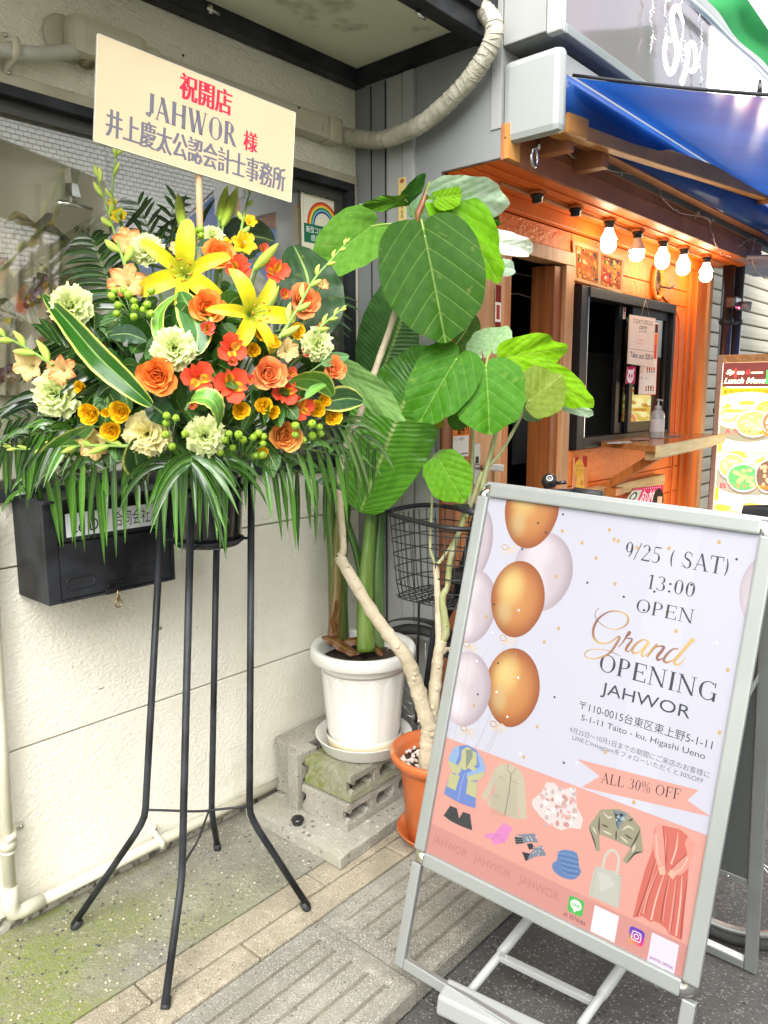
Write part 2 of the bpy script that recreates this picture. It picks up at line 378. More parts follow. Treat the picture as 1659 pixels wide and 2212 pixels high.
BRNO=mat('ochre_painted_metal',(.56,.27,.075),.45,spec=.3,c2=(.44,.2,.05),ns=5)
STEEL=mat('steel',(.6,.6,.58),.25,1)
ALU=mat('brushed_aluminium',(.31,.32,.31),.38,.55,c2=(.31,.325,.32),ns=5)
ALU2=mat('grey_aluminium',(.22,.235,.225),.5,.3,c2=(.18,.19,.185),ns=5)
SOFF=mat('canopy_soffit_board',(.78,.78,.60),.8,c2=(.68,.68,.50),ns=2.5,c3=(.2,.2,.11),ns3=5,lo3=.62,hi3=.75)
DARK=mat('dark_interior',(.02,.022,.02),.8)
PRINT=mat('printed_paper',(1,1,1),.7,vc=True,spec=.12)
PRINTG=mat('glossy_print',(1,1,1),.22,vc=True,coat=.3)
LITP=mat('backlit_print',(1,1,1),.4,vc=True,emit='vc',es=1.0)
GLASS=glass_mat('window_glass',(.95,.95,.93),.25)
GLASSD=glass_mat('dark_glass',(.6,.62,.6),.06)
def ground_mat(name,base,dark,light,sc=150,th=.25,moss=0,bump=.5,stain=None,lim=.1):
    m=mat(name,base,.9); t=m.node_tree; L=t.links; b=t.nodes['Principled BSDF']; g=nd(t,'ShaderNodeNewGeometry').outputs['Position']
    def vor(s): 
        v=nd(t,'ShaderNodeTexVoronoi'); v.inputs['Scale'].default_value=s; L.new(g,v.inputs['Vector']); return v
    def noi(s,d=4):
        v=nd(t,'ShaderNodeTexNoise'); v.inputs['Scale'].default_value=s; v.inputs['Detail'].default_value=d; L.new(g,v.inputs['Vector']); return v.outputs[0]
    def ramp(x,lo,hi,a=0,bb=1):
        r=nd(t,'ShaderNodeMapRange'); r.inputs[1].default_value=lo; r.inputs[2].default_value=hi; r.inputs[3].default_value=a; r.inputs[4].default_value=bb; L.new(x,r.inputs[0]); return r.outputs[0]
    def mx(A,B,f):
        x=nd(t,'ShaderNodeMix',data_type='RGBA')
        for s,vv in ((6,A),(7,B),(0,f)):
            if isinstance(vv,(tuple,float)): x.inputs[s].default_value=(*vv,1) if isinstance(vv,tuple) else vv
            else: L.new(vv,x.inputs[s])
        return x.outputs[2]
    def mul(a,bb):
        x=nd(t,'ShaderNodeMath',operation='MULTIPLY'); L.new(a,x.inputs[0]); L.new(bb,x.inputs[1]); return x.outputs[0]
    sep=lambda o:(lambda s:(L.new(o,s.inputs[0]),s.outputs)[1])(nd(t,'ShaderNodeSeparateColor'))
    c=mx(base,tuple(x*.70 for x in base),ramp(noi(4),.4,.65)); c=mx(c,tuple(x*.62 for x in base),ramp(noi(1.4,6),.5,.66,0,.7)); c=mx(c,tuple(min(1,x*1.25) for x in base),ramp(noi(11,5),.56,.7,0,.6))
    v1=vor(sc); rc=sep(v1.outputs['Color'])
    near=ramp(v1.outputs['Distance'],.25,.55,1,0)
    c=mx(c,dark,mul(near,ramp(rc[0],1-th,1-th+.03)))
    c=mx(c,light,mul(near,ramp(rc[1],1-th,1-th+.03)))
    v2=vor(sc*.38); r2=sep(v2.outputs['Color']); n2=ramp(v2.outputs['Distance'],.2,.4,1,0)
    c=mx(c,tuple(x*.35 for x in base),mul(n2,ramp(r2[0],.86,.88)))
    c=mx(c,tuple(min(1,x*1.5) for x in base),mul(n2,ramp(r2[1],.9,.92)))
    if stain: c=mx(c,stain,ramp(noi(7),.5,.72,0,.8))
    if moss:
        sp=nd(t,'ShaderNodeSeparateXYZ'); L.new(g,sp.inputs[0])
        f=mul(ramp(noi(3.3,6),.36,.56),ramp(sp.outputs[0],moss[0],moss[1],1,.0))
        c=mx(c,(.16,.19,.035),mul(f,ramp(noi(60,2),.3,.7,.4,1)))
    L.new(c,b.inputs['Base Color'])
    bb=nd(t,'ShaderNodeBump'); bb.inputs['Strength'].default_value=bump; bb.inputs['Distance'].default_value=.004; L.new(v1.outputs['Distance'],bb.inputs['Height'])
    b2=nd(t,'ShaderNodeBump'); b2.inputs['Strength'].default_value=.5; b2.inputs['Distance'].default_value=.008; L.new(noi(35),b2.inputs['Height']); L.new(bb.outputs[0],b2.inputs['Normal']); L.new(b2.outputs[0],b.inputs['Normal'])
    return m
ASPH=ground_mat('asphalt',(.078,.075,.070),(.045,.044,.042),(.19,.18,.16),150,.26)
CONC=ground_mat('aggregate_concrete',(.235,.225,.18),(.165,.155,.13),(.32,.305,.25),140,.16,moss=(.75,1.5))
KERBM=ground_mat('kerb_stone',(.32,.28,.20),(.25,.215,.15),(.52,.48,.38),300,.32,stain=(.22,.20,.14))
PAVM=ground_mat('paver_concrete',(.245,.235,.195),(.17,.165,.145),(.40,.38,.32),260,.45,stain=(.20,.19,.155))
GRIT=ground_mat('groove_grit',(.17,.155,.115),(.1,.09,.07),(.26,.24,.19),300,.3)
BLOCKM=ground_mat('concrete_block',(.36,.34,.285),(.26,.245,.21),(.46,.44,.38),260,.2,bump=.8)
BLOCKMOSS=ground_mat('mossy_concrete_block',(.36,.34,.28),(.2,.2,.16),(.48,.46,.38),260,.2,moss=(4,5),bump=.8)
PADM=ground_mat('smooth_concrete_pad',(.34,.325,.275),(.33,.31,.26),(.46,.44,.38),120,.12,stain=(.30,.29,.22))
# ---------------------------------------------------------------- ground
XC=2.20; YW=2.08; YO=1.68; YF=1.44; ZR=-.06
g=MB(); g.add([(-40,-40,ZR),(60,-40,ZR),(60,1.085,ZR),(-40,1.085,ZR)],[(0,1,2,3)]); g.struct('road',ASPH)
g=MB(); g.add([(-40,1.085,ZR-.004),(60,1.085,ZR-.004),(60,40,ZR-.004),(-40,40,ZR-.004)],[(0,1,2,3)]); g.struct('ground',ASPH)
g=MB(); g.box((-6,1.641,-.05),(2.3,2.078,0)); g.box((2.3,1.641,-.05),(9,1.69,0)); g.struct('pavement_concrete_strip',CONC)
kb=bpy.data.objects.new('kerb',None); COL.objects.link(kb); kb['kind']='structure'
def stone(x0,x1,y0,y1,h,name,m,par):
    b=MB(); b.box((x0+.002,y0+.002,-.05),(x1-.002,y1-.002,h),bev=.006); return b.build(name,m,par)
x=-1.255
while x<5:
    stone(x,x+.6,1.457,1.545,.003+U(-.002,.002),'kerb_stone',KERBM,kb); stone(x-.27,x+.33,1.549,1.641,-.002+U(-.001,.002),'kerb_stone',KERBM,kb); x+=.6
pv=bpy.data.objects.new('pavement',None); COL.objects.link(pv); pv['kind']='structure'
def paver(x0,x1,y0,y1):
    b=MB(); n=6; w_=(y1-y0)/n; prof=[(y1,-.055)]
    prof.append((y1,-.003)); prof.append((y1-.004,0))
    for i in range(n):
        ya=y1-w_*i; yb=ya-w_
        if i<n-1: prof+=[(yb+.008,0),(yb+.003,-.007),(yb-.003,-.007),(yb-.008,0)]
    prof+=[(y0+.012,0),(y0+.004,-.004),(y0,-.012),(y0,-.055)]
    m=len(prof); k=8; XS=[x0,x0+.04,x0+.055]+[x0+(x1-x0)*j/6 for j in (1.2,3,4.8)]+[x1-.055,x1-.04,x1]
    vs=[];dz=U(-.002,.001)
    for j in range(k+1):
        xx=XS[j]; e=-.003 if j in(0,k) else 0; gd=0 if j in (0,1,k-1,k) else 1
        for (yy,zz) in prof: zz=zz*gd if abs(zz+.007)<1e-6 else zz; vs.append((xx+(U(-.001,.001)),yy,zz+dz+(e if zz>-.05 else 0)))
    fs=[(j*m+i,(j+1)*m+i,(j+1)*m+i+1,j*m+i+1) for j in range(k) for i in range(m-1)]
    fs+= [tuple(range(m)),tuple(k*m+i for i in range(m))[::-1]]
    b.add(vs,fs); b.build('paving_slab',PAVM,pv)
    for i in range(n-1):
        yb=y1-w_*(i+1); b=MB(); b.box((x0+.052,yb-.0062,-.0068+dz),(x1-.052,yb+.0062,-.0032+dz)); b.build('groove_grit',GRIT,pv)
x=.155-.6*3
while x<6:
    paver(x+.002,x+.598,1.088,1.453); x+=.6
# grit / pebbles lying in the concrete strip
pb=MB()
for i in range(900):
    x,y=U(.3,1.9),U(1.65,2.05); r=U(.0015,.005)
    pb.ball((x,y,r*.1),r,5,3,[rgb(110,105,95),rgb(160,150,130),rgb(90,92,95),rgb(190,180,160),rgb(60,60,60)][int(U(0,5))],.45)
pb.build('exposed_pebbles',mat('pebble',(1,1,1),.8,vc=True))['kind']='stuff'
# ---------------------------------------------------------------- cream wall
wl=thing('rendered_wall','cream textured shopfront wall with recessed joints, left of the grey corner panels','wall',(1.0,YW,0))
ws=[(-2.2,-.7),(-.7,.82),(.82,2.198)]
b=MB(); b.box((-4,YW+.012,-.05),(XC-.002,YW+.3,1.215)); b.box((-4,YW+.012,2.275),(XC-.002,YW+.3,3.2)); b.box((2.172,YW+.012,1.21),(XC-.002,YW+.3,2.28)); b.build('wall_core',STUTRIM,wl)
for z0,z1 in ((.045,.516),(.522,1.032),(1.038,1.213)):
    b=MB(); b.box((-4,YW,z0),(XC-.003,YW+.0115,z1),bev=.0015); b.build('siding_panel',STU,wl)
b=MB(); b.box((-4,YW,2.30),(XC-.003,YW+.0115,3.1)); b.build('upper_render',STU2,wl)
b=MB(); b.box((-4,YW-.008,2.268),(XC-.003,YW+.0115,2.298),bev=.004); b.box((2.176,YW-.008,1.214),(XC-.003,YW+.0115,2.267),bev=.003); b.build('window_surround',STUTRIM,wl)
b=MB(); b.box((-4,YW+.003,-.03),(XC-.003,YW+.011,.043)); b.build('plinth',BASEC,wl)
def chip(px,py,w_,h_):
    c=on(px,py,1,YW-.0006); m=9; v=[(c.x+w_*cos(2*pi*k/m)*U(.6,1),YW-.0006,c.z+h_*sin(2*pi*k/m)*U(.6,1)) for k in range(m)]
    b=MB(); b.add(v,[tuple(range(m))]); b.build('chipped_spot',BASEC,wl)
chip(347,1357,.007,.008); chip(219,1487,.012,.004)
for i in range(7): chip(U(120,700),U(1250,1600),.0025,.0025)
# window
wn=thing('shop_window','wide dark framed shop window above the cream lower wall, street reflected in it','window',(1.2,YW,1.22))
b=MB(); b.box((-1.5,YW-.02,2.238),(2.172,YW+.07,2.266),bev=.003); b.box((-1.5,YW-.02,1.216),(2.172,YW+.07,1.245),bev=.003); b.box((2.138,YW-.02,1.246),(2.172,YW+.07,2.237),bev=.003); b.build('outer_frame',BLKM,wn)
b=MB(); b.box((-1.5,YW+.012,2.205),(2.137,YW+.06,2.2375)); b.box((-1.5,YW+.012,1.2455),(2.137,YW+.06,1.268)); b.box((2.105,YW+.012,1.269),(2.137,YW+.06,2.204)); b.box((1.98,YW+.02,1.269),(1.996,YW+.06,1.7)); b.build('sash',mat('dark_bronze',(.06,.058,.05),.4),wn)
b=MB(); b.box((-1.5,YW+.03,1.269),(1.979,YW+.036,2.204)); b.box((1.997,YW+.03,1.269),(2.104,YW+.036,2.204)); b.build('pane',GLASS,wn)
# room behind the window
b=MB(); b.box((-2,4.5,-.1),(XC-.1,4.55,3)); b.box((-2.05,YW+.31,-.1),(-2,4.5,3)); b.box((XC-.1,YW+.31,-.1),(XC-.05,4.5,3)); b.box((-2,YW+.31,2.9),(XC-.1,4.5,2.95)); b.box((-2,YW+.31,.0),(XC-.1,4.5,.05)); b.struct('shop_interior',mat('interior_wall',(.45,.43,.38),.8))
b=MB()
def cur(u,v): return (-.6+1.85*u,YW+.14+.012*sin(u*60)+.006*sin(u*23),1.0+1.3*v)
b.grid(cur,160,1); b.top('window_curtain',mat('beige_curtain',(.82,.78,.64),.9),'plain beige curtain hanging inside the left end of the window','curtain')
b=MB(); b.box((1.28,YW+.16,1.2),(2.12,YW+.175,2.3)); b.top('grey_partition',mat('grey_partition',(.74,.75,.76),.7),'pale grey partition board inside the window behind the rainbow poster','partition')
# opposite building (seen as a reflection in the window)
ob=thing('tiled_building','white tiled building across the street, seen only as a reflection in the window','building',(1,-6.2,0))
WT=mat('white_glazed_tile',(.84,.83,.77),.3,c2=(.80,.79,.72),ns=5)
b=MB(); b.box((-8,-7,2.86),(16,-6.02,6.5)); b.build('backing',mat('tile_grout',(.22,.21,.18),.9),ob)
b=MB(); b.box((-8,-7,-.06),(16,-6.1,2.855)); b.build('ground_floor',mat('taupe_render',(.74,.70,.58),.8,c2=(.66,.62,.5),ns=1),ob)
b=MB(); tw,th=.105,.064
def tq(x0,z0,x1,z1):
    yy=-6.0; e=.004
    b.add([(x0,-6.02,z0),(x1,-6.02,z0),(x1,-6.02,z1),(x0,-6.02,z1),(x0+e,yy,z0+e),(x1-e,yy,z0+e),(x1-e,yy,z1-e),(x0+e,yy,z1-e)],[(4,7,6,5),(0,4,5,1),(1,5,6,2),(2,6,7,3),(3,7,4,0)])
k=0; zz=2.86
for xi in range(-40,200): tq(xi*.05+.002,zz+.003,xi*.05+.048,zz+.13)
zz+=.133
while zz<6.0:
    o=(k%2)*tw/2
    for xi in range(-20,95): tq(xi*tw+o+.003,zz+.003,xi*tw+o+tw-.003,zz+th-.003)
    zz+=th; k+=1
o=b.build('wall_tiles',WT,ob); o['kind']='stuff'
# ---------------------------------------------------------------- canopy over the cream wall
cn=thing('entrance_canopy','flat canopy with pale board soffit and black beams above the cream wall','canopy',(1,1.8,2.65))
b=MB(); b.box((-3,1.54,2.655),(XC-.004,YW-.002,2.675)); b.build('soffit_board',SOFF,cn)
b=MB(); b.box((-3,YW-.05,2.60),(XC-.006,YW-.004,2.654),bev=.003); b.build('wall_beam',BLKM,cn)
b=MB(); b.box((-3,1.475,2.60),(XC-.006,1.535,2.72),bev=.003); b.box((-3,1.455,2.66),(XC-.006,1.474,2.80)); b.build('front_beam',BLKM,cn)
b=MB(); b.box((XC-.045,1.536,2.605),(XC-.006,YW-.051,2.653)); b.build('end_beam',BLKM,cn)
b=MB(); b.box((-3,1.455,2.81),(XC-.004,YW-.002,2.84)); b.build('roof_sheet',GREYP,cn)
for px,py in ((455,12),(905,22)):
    b=MB(); c=on(px,py,2,2.6); b.tube([c,c+V((0,0,-.02))],.006); b.tube([c+V((-.012,0,-.01)),c+V((.03,0,-.014))],.004); b.build('soffit_bolt',STEEL,cn)
# ---------------------------------------------------------------- restaurant: grey side wall and upper body
rs=thing('orange_restaurant','small orange fronted curry restaurant with grey metal side panels','building',(XC,YO,0))
b=MB(); b.box((XC,YO+.25,-.05),(XC+.02,YW+.3,4)); b.box((XC,YF,2.246),(XC+.02,YO+.25,4)); b.box((XC,YO-.0,-.05),(XC+.02,YO+.25,2.246)); b.build('side_panel',GREYP,rs)
b=MB()
for y0,y1,t_,m_ in ((1.845,1.915,.012,0),(1.79,1.838,.018,1)):
    b.box((XC-t_,y0,.0),(XC-.0005,y1,2.6),bev=.002)
b.box((XC-.006,1.70,0),(XC-.0005,1.785,2.2)); b.build('corner_trim',LGREY,rs)
for y in (2.0,1.93):
    b=MB(); b.box((XC-.003,y,0),(XC-.0005,y+.004,2.6)); b.build('panel_seam',DARK,rs)
b=MB(); b.box((XC-.004,YF-.002,2.335),(XC-.0005,1.476,4),bev=.001); b.build('edge_flashing',LGREY,rs)
b=MB(); b.box((XC-.014,YF+.028,2.58),(XC-.004,YF+.05,2.60)); 
for i in range(14): b.ball((XC-.006+U(-.01,.004),YF+.03+U(-.012,.012),2.585+U(-.02,.02)),.009,6,4)
b.build('sealant_lump',mat('old_sealant',(.33,.33,.3),.9),rs)
b=MB(); b.box((XC+.021,YF+.002,2.36),(6.2,YF+.06,4)); b.build('upper_wall',LGREY,rs)
b=MB(); b.box((XC+.001,YF-.014,2.238),(5.0,YF+.001,2.348),bev=.003); b.box((XC+.001,YF-.02,2.300),(5.0,YF-.0145,2.306)); b.build('fascia',BRNM,rs)
b=MB(); b.box((XC+.001,YF-.0145,2.24),(XC+.07,YF-.030,2.346)); b.build('fascia_end_cap',BRNO,rs)
b=MB(); b.box((XC+.021,YF+.061,2.247),(5.0,YO+.02,2.262)); b.box((XC+.021,YF+.002,2.247),(5.0,YF+.06,2.30)); b.build('soffit',ORGS,rs)
for i in range(3):
    b=MB(); b.box((XC+.021,YF+.07+.055*i,2.240),(5.0,YF+.115+.055*i,2.2465),bev=.002); b.build('soffit_strip',ORGS,rs)
b=MB(); b.box((XC+.021,YO-.03,2.185),(4.85,YO-.001,2.239),bev=.004); b.build('cornice',ORGS,rs)
# orange ground floor wall: rendered panels round the openings
DX0,DX1,DZ=2.66,3.10,2.035
WX0,WX1,WZ0,WZ1=3.19,4.30,1.235,1.965
def wallp(x0,z0,x1,z1,m=ORG,y=YO,nm='render_panel',t=.03):
    b=MB(); b.box((x0+.002,y,z0+.002),(x1-.002,y+t,z1-.002),bev=.003); return b.build(nm,m,rs)
wallp(XC+.02,2.10,3.14,2.185); wallp(3.14,2.06,4.85,2.185); wallp(3.14,WZ1+.01,4.55,2.06)
wallp(3.155,.9,WX0-.004,WZ1); wallp(3.155,WZ1,3.19,2.06)
for z0,z1 in ((-.05,.33),(.33,.62),(.62,.91),(.91,1.06),(1.06,WZ0-.005)): wallp(3.155 if z1<.92 or 1 else 3.15,z0,4.55,z1)
wallp(WX1+.005,WZ0,4.55,WZ1+.01,ORGS)
wallp(4.55,-.05,4.62,2.186,ORGS,YO-.012); wallp(4.62,-.05,4.78,2.186,ORGS,YO-.03); wallp(4.78,-.05,4.84,2.186,TANW,YO-.045,'corner_post')
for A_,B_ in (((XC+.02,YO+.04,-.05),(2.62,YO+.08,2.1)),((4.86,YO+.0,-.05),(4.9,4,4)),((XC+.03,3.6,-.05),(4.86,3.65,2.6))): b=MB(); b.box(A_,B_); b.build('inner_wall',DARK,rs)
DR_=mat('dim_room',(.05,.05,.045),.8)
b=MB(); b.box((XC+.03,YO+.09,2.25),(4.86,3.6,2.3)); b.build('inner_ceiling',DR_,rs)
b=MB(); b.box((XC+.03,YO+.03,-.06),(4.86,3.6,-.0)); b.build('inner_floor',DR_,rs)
# door frame
dr=rs
b=MB(); b.box((DX0-.03,YO-.02,2.04),(3.15,YO+.06,2.095),bev=.003); b.build('door_lintel',TANW,rs)
b=MB(); b.box((3.075,YO-.018,-.05),(3.15,YO+.06,2.039),bev=.003); b.build('door_jamb',TANW,rs)
b=MB(); b.box((3.005,YO+.0,-.05),(3.074,YO+.07,2.03),bev=.003); b.build('door_jamb',REDW,rs)
b=MB(); b.box((2.985,YO+.03,-.02),(3.004,YO+.10,2.03)); b.build('inner_door_edge',REDW,rs)
# sliding door leaf left of the opening
dl=thing('sliding_door','tan wooden sliding door leaf with steel lock plate left of the dark doorway','door',(2.42,YO-.02,0))
for i,(x0,x1,dy,m_) in enumerate(((2.205,2.30,0,REDW),(2.304,2.395,.004,ORGW),(2.399,2.48,0,TANW),(2.484,2.545,.004,TANW),(2.549,2.60,0,TANW),(2.604,2.655,.006,ORGW))):
    b=MB(); b.box((x0,YO-.012+dy,-.05),(x1,YO+.03,2.10),bev=.003); b.build('door_board',m_,dl)
b=MB(); c=on(1029,1000,1,YO-.014); b.box((c.x-.02,YO-.018,c.z-.085),(c.x+.02,YO-.0125,c.z+.075),bev=.002); b.build('lock_plate',STEEL,dl)
b=MB(); b.box((c.x-.008,YO-.0195,c.z-.0),(c.x+.008,YO-.0182,c.z+.025)); b.build('keyhole',DARK,dl)
b=MB(); b.tube([c+V((.03,-.004,-.02)),c+V((.03,-.04,-.02))],.009); b.obox(c+V((.07,-.042,-.02)),V((1,0,-.12)).normalized(),V((0,1,0)),V((.12,0,1)).normalized(),.055,.005,.014,bev=.004); b.build('lever_handle',STEEL,dl)
# stickers on the door
def sheet_thing(name,label,cat,sh,m=PRINT,back=None):
    tl,tr,br,bl=sh.p; mb=MB(); d=sh.n*-.0012
    mb.prism([tl,tr,br,bl],d,.0,col=back or (.75,.74,.7)); 
    t_=thing(name,label,cat,(bl+br)/2); mb.build('sheet',m,t_); 
    if sh.mb.v: sh.mb.build('print',m,t_)
    return t_
MB.prism_=MB.prism
def _prism(s,poly,n,h=0,col=None,smooth=False):
    poly=[V(p) for p in poly]; m=len(poly); n=V(n)
    return s.add(poly+[p+n for p in poly],[tuple(range(m))[::-1],tuple(range(m,2*m))]+[(i,(i+1)%m,m+(i+1)%m,m+i) for i in range(m)],col,smooth)
MB.prism=_prism
def vsheet(x0,y0,x1,y1,Y,n=(0,-1,0)):
    "vertical sheet on plane y=Y from pixel corners (left x, top y at left) .. (right x, bottom y at right)"
    a=on(x0,y0,1,Y); c=on(x1,y1,1,Y); return Sheet((a.x,Y,a.z),(c.x,Y,a.z),(c.x,Y,c.z),(a.x,Y,c.z),n)
NY=V((0,-1,0))
s=vsheet(1071,615,1081,722,YO-.016); s.rect(0,0,1,1,rgb(120,30,25)); s.rect(0,.35,1,.75,rgb(235,225,215)); s.rect(.2,.4,.8,.7,rgb(170,60,50))
sheet_thing('door_sticker','narrow dark red and white sticker high on the tan door','sticker',s)
s=vsheet(979,905,1012,985,YO-.0165); s.rect(0,0,1,1,rgb(225,120,40)); s.text('一番搾り',.02,.12,.98,.42,rgb(25,20,15),bold=.03); s.rect(0,.45,1,1,rgb(222,215,205)); s.text('キリン一番搾り',.06,.48,.7,.58,rgb(40,35,30)); s.text('＿＿＿＿',.5,.9,.95,.94,rgb(120,115,110))
sheet_thing('beer_flyer','orange and grey beer flyer taped to the wooden door behind the plants','flyer',s)
# ---------------------------------------------------------------- restaurant window, counter, notices
def crop(x0,y0,s): return lambda x,y:((x0+x/s)*.5486,(y0+y/s)*.5486)
BM2=mat('black_aluminium',(.014,.014,.015),.45,spec=.3)
rw=thing('serving_window','black framed sliding serving window in the orange wall, left sash open','window',((WX0+WX1)/2,YO,WZ0))
b=MB(); b.box((WX0,YO-.035,WZ0),(WX0+.07,YO+.05,WZ1),bev=.002); b.build('frame_side',BM2,rw)
b=MB(); b.box((WX1-.03,YO-.035,WZ0),(WX1,YO+.05,WZ1),bev=.002); b.build('frame_side',BM2,rw)
b=MB(); b.box((WX0+.072,YO-.04,WZ1-.045),(WX1-.032,YO+.05,WZ1),bev=.002); b.build('frame_head',BM2,rw)
b=MB(); b.box((WX0+.072,YO-.035,WZ0),(WX1-.032,YO+.05,WZ0+.05),bev=.002); b.build('frame_sill',BM2,rw)
b=MB(); b.box((WX0+.066,YO-.037,WZ0+.05),(WX0+.071,YO-.034,WZ1-.045)); b.build('edge_strip',STEEL,rw)
xm=on(1360,800,1,YO).x
def sash(x0,x1,y,nm):
    z0,z1=WZ0+.052,WZ1-.047; w_=.04
    b=MB(); b.box((x0,y,z0),(x0+w_,y+.02,z1)); b.box((x1-w_,y,z0),(x1,y+.02,z1)); b.box((x0+w_,y,z1-w_),(x1-w_,y+.02,z1)); b.box((x0+w_,y,z0),(x1-w_,y+.02,z0+w_*1.3)); o=b.build(nm,BM2,rw)
    b=MB(); b.box((x0+w_,y+.008,z0+w_*1.3),(x1-w_,y+.012,z1-w_)); b.build('glass_pane',GLASSD,rw)
sash(xm-.02,WX1-.032,YO-.012,'sash'); sash(xm-.12,WX1-.15,YO+.014,'sash')
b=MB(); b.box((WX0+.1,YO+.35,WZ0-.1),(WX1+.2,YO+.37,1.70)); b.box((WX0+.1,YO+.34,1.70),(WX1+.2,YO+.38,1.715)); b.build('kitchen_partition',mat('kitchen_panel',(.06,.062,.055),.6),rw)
kitch=MB(); kitch.obox(V((3.5,2.3,1.85)),V((.9,.2,-.3)).normalized(),V((-.2,.97,0)),V((.3,0,.95)),.18,.01,.03); kitch.build('kitchen_hood_edge',STEEL,rw)
# inside the doorway
b=MB(); b.box((2.7,2.6,1.28),(3.6,2.64,1.30)); b.box((2.7,2.6,.9),(3.6,2.61,.91)); b.top('steel_worktop',STEEL,'steel worktop edge glimpsed deep in the dark doorway','worktop')
b=MB(); b.box((2.7,2.45,1.80),(3.7,2.5,1.84)); b.top('green_awning_rail',mat('green_rail',(.06,.22,.14),.5),'faded green rail high inside the dark doorway','rail')
for k,(za,zb) in enumerate(((2.02,2.11),(1.97,2.0))):
    b=MB(); b.tube([V((2.5+.15*i,2.2,za+(zb-za)*i/8+.01*sin(i*2))) for i in range(9)],.004,5); b.top('ceiling_cable',WPLAS,('upper' if k==0 else 'lower')+' pale cable strung across the top of the dark doorway','cable')
# counter
ct=thing('serving_counter','wooden shelf counter on a diagonal bracket under the serving window','counter',(4.0,1.55,1.24))
CT=[V((3.46,YO-.001,1.235)),V((3.27,1.31,1.235)),V((4.42,1.40,1.235)),V((4.42,YO-.001,1.235))]
b=MB(); b.prism(CT,V((0,0,.026))); b.build('counter_top',mat('varnished_wood',(.50,.22,.07),.25,c2=(.36,.13,.035),ns=9,stretch=(.6,5,5),coat=.3),ct)
b=MB(); f=(CT[2]-CT[1]).normalized(); q=V((f.y,-f.x,0)); b.prism([CT[1]+q*.001+V((0,0,-.022)),CT[2]+q*.001+V((0,0,-.022)),CT[2]+q*.02+V((0,0,-.022)),CT[1]+q*.02+V((0,0,-.022))],V((0,0,.05))); b.build('front_batten',mat('pale_board',(.62,.48,.25),.6,c2=(.5,.36,.16),ns=9,stretch=(.6,5,5)),ct)
b=MB(); b.prism([CT[1]+V((.06,.03,-.042)),CT[2]+V((-.04,.03,-.042)),CT[2]+V((-.04,.07,-.042)),CT[1]+V((.06,.07,-.042))],V((0,0,.04))); b.build('under_rail',PINE,ct)
b=MB(); A=V((3.45,1.38,1.20)); Bq=V((3.50,1.66,1.02)); d=(Bq-A).normalized(); b.obox((A+Bq)/2,d,V((1,0,0)),d.cross(V((1,0,0))),(Bq-A).length/2,.022,.02); b.build('brace',ORGW,ct)
b=MB(); a=on(1350,1045,1,YO-.02); c=on(1430,1030,1,YO-.02); b.box((3.36,YO-.06,.985),(4.2,YO-.001,1.04),bev=.003); b.build('wall_batten',PINE,ct)
b=MB(); b.box((3.44,YO-.12,1.0),(3.53,YO-.061,1.035),bev=.003); b.build('brace_block',ORGW,ct)
def on_counter(px,py,z=1.2615): q=on(px,py,1,1.53); return V((q.x,q.y,z))
# hand sanitiser
c=on_counter(1419,930); c.z=1.2612; s_=.93
t=thing('sanitiser_bottle','clear pump bottle of hand sanitiser standing on the wooden counter','bottle',c)
b=MB(); b.lathe([(.001,0),(.036*s_,0),(.038*s_,.006),(.038*s_,.12*s_),(.034*s_,.14*s_),(.015*s_,.158*s_),(.013*s_,.165*s_)],c,24); b.build('bottle_body',mat('clear_plastic',(.50,.50,.48),.2,transm=.25,coat=.3),t)
b=MB(); b.lathe([(.001,.004),(.034*s_,.004),(.034*s_,.1*s_),(.001,.1*s_)],c,20); b.build('liquid',mat('clear_gel',(.8,.82,.8),.1,transm=.6),t)
b=MB(); b.lathe([(.0388*s_,.035),(.0388*s_,.105*s_)],c,24,capb=False); b.build('paper_label',mat('off_white_label',(.60,.58,.55),.6,c2=(.5,.48,.46),ns=150,lo=.6,hi=.62),t)
b=MB(); b.lathe([(.014,.155*s_),(.016,.157*s_),(.016,.175*s_),(.006,.178*s_),(.005,.2*s_),(.009,.203*s_),(.009,.212*s_),(.001,.214*s_)],c,16); b.obox(c+V((-.008,-.012,.207*s_)),V((-.5,-.86,-.1)).normalized(),V((.86,-.5,0)),V((0,0,1)),.018,.005,.004,bev=.001); b.build('pump',WPLAS,t)
def flatdisc(name,label,cat,px,py,rx,ry,z,m):
    c=on_counter(px,py); pts=[(c.x+rx*cos(k*pi/8)*U(.9,1.05),c.y+ry*sin(k*pi/8)*U(.9,1.05),z) for k in range(16)]
    b=MB(); b.prism(pts,V((0,0,.002))); return b.top(name,m,label,cat,loc=(c.x,c.y,z))
flatdisc('paper_fan','white oval paper fan lying at the window end of the counter','paper',1338,938,.10,.045,1.2615,WPLAS)
flatdisc('coaster','patterned leaflet lying on the counter beside the sanitiser bottle','leaflet',1385,932,.09,.04,1.264,mat('pink_grey_print',(.5,.32,.3),.6,c2=(.15,.1,.1),ns=60,lo=.45,hi=.5))
flatdisc('leaflet','dark edged patterned leaflet lying on the counter behind the sanitiser','leaflet',1450,928,.10,.045,1.2615,mat('grey_print',(.4,.33,.33),.6,c2=(.08,.07,.07),ns=60,lo=.45,hi=.5))
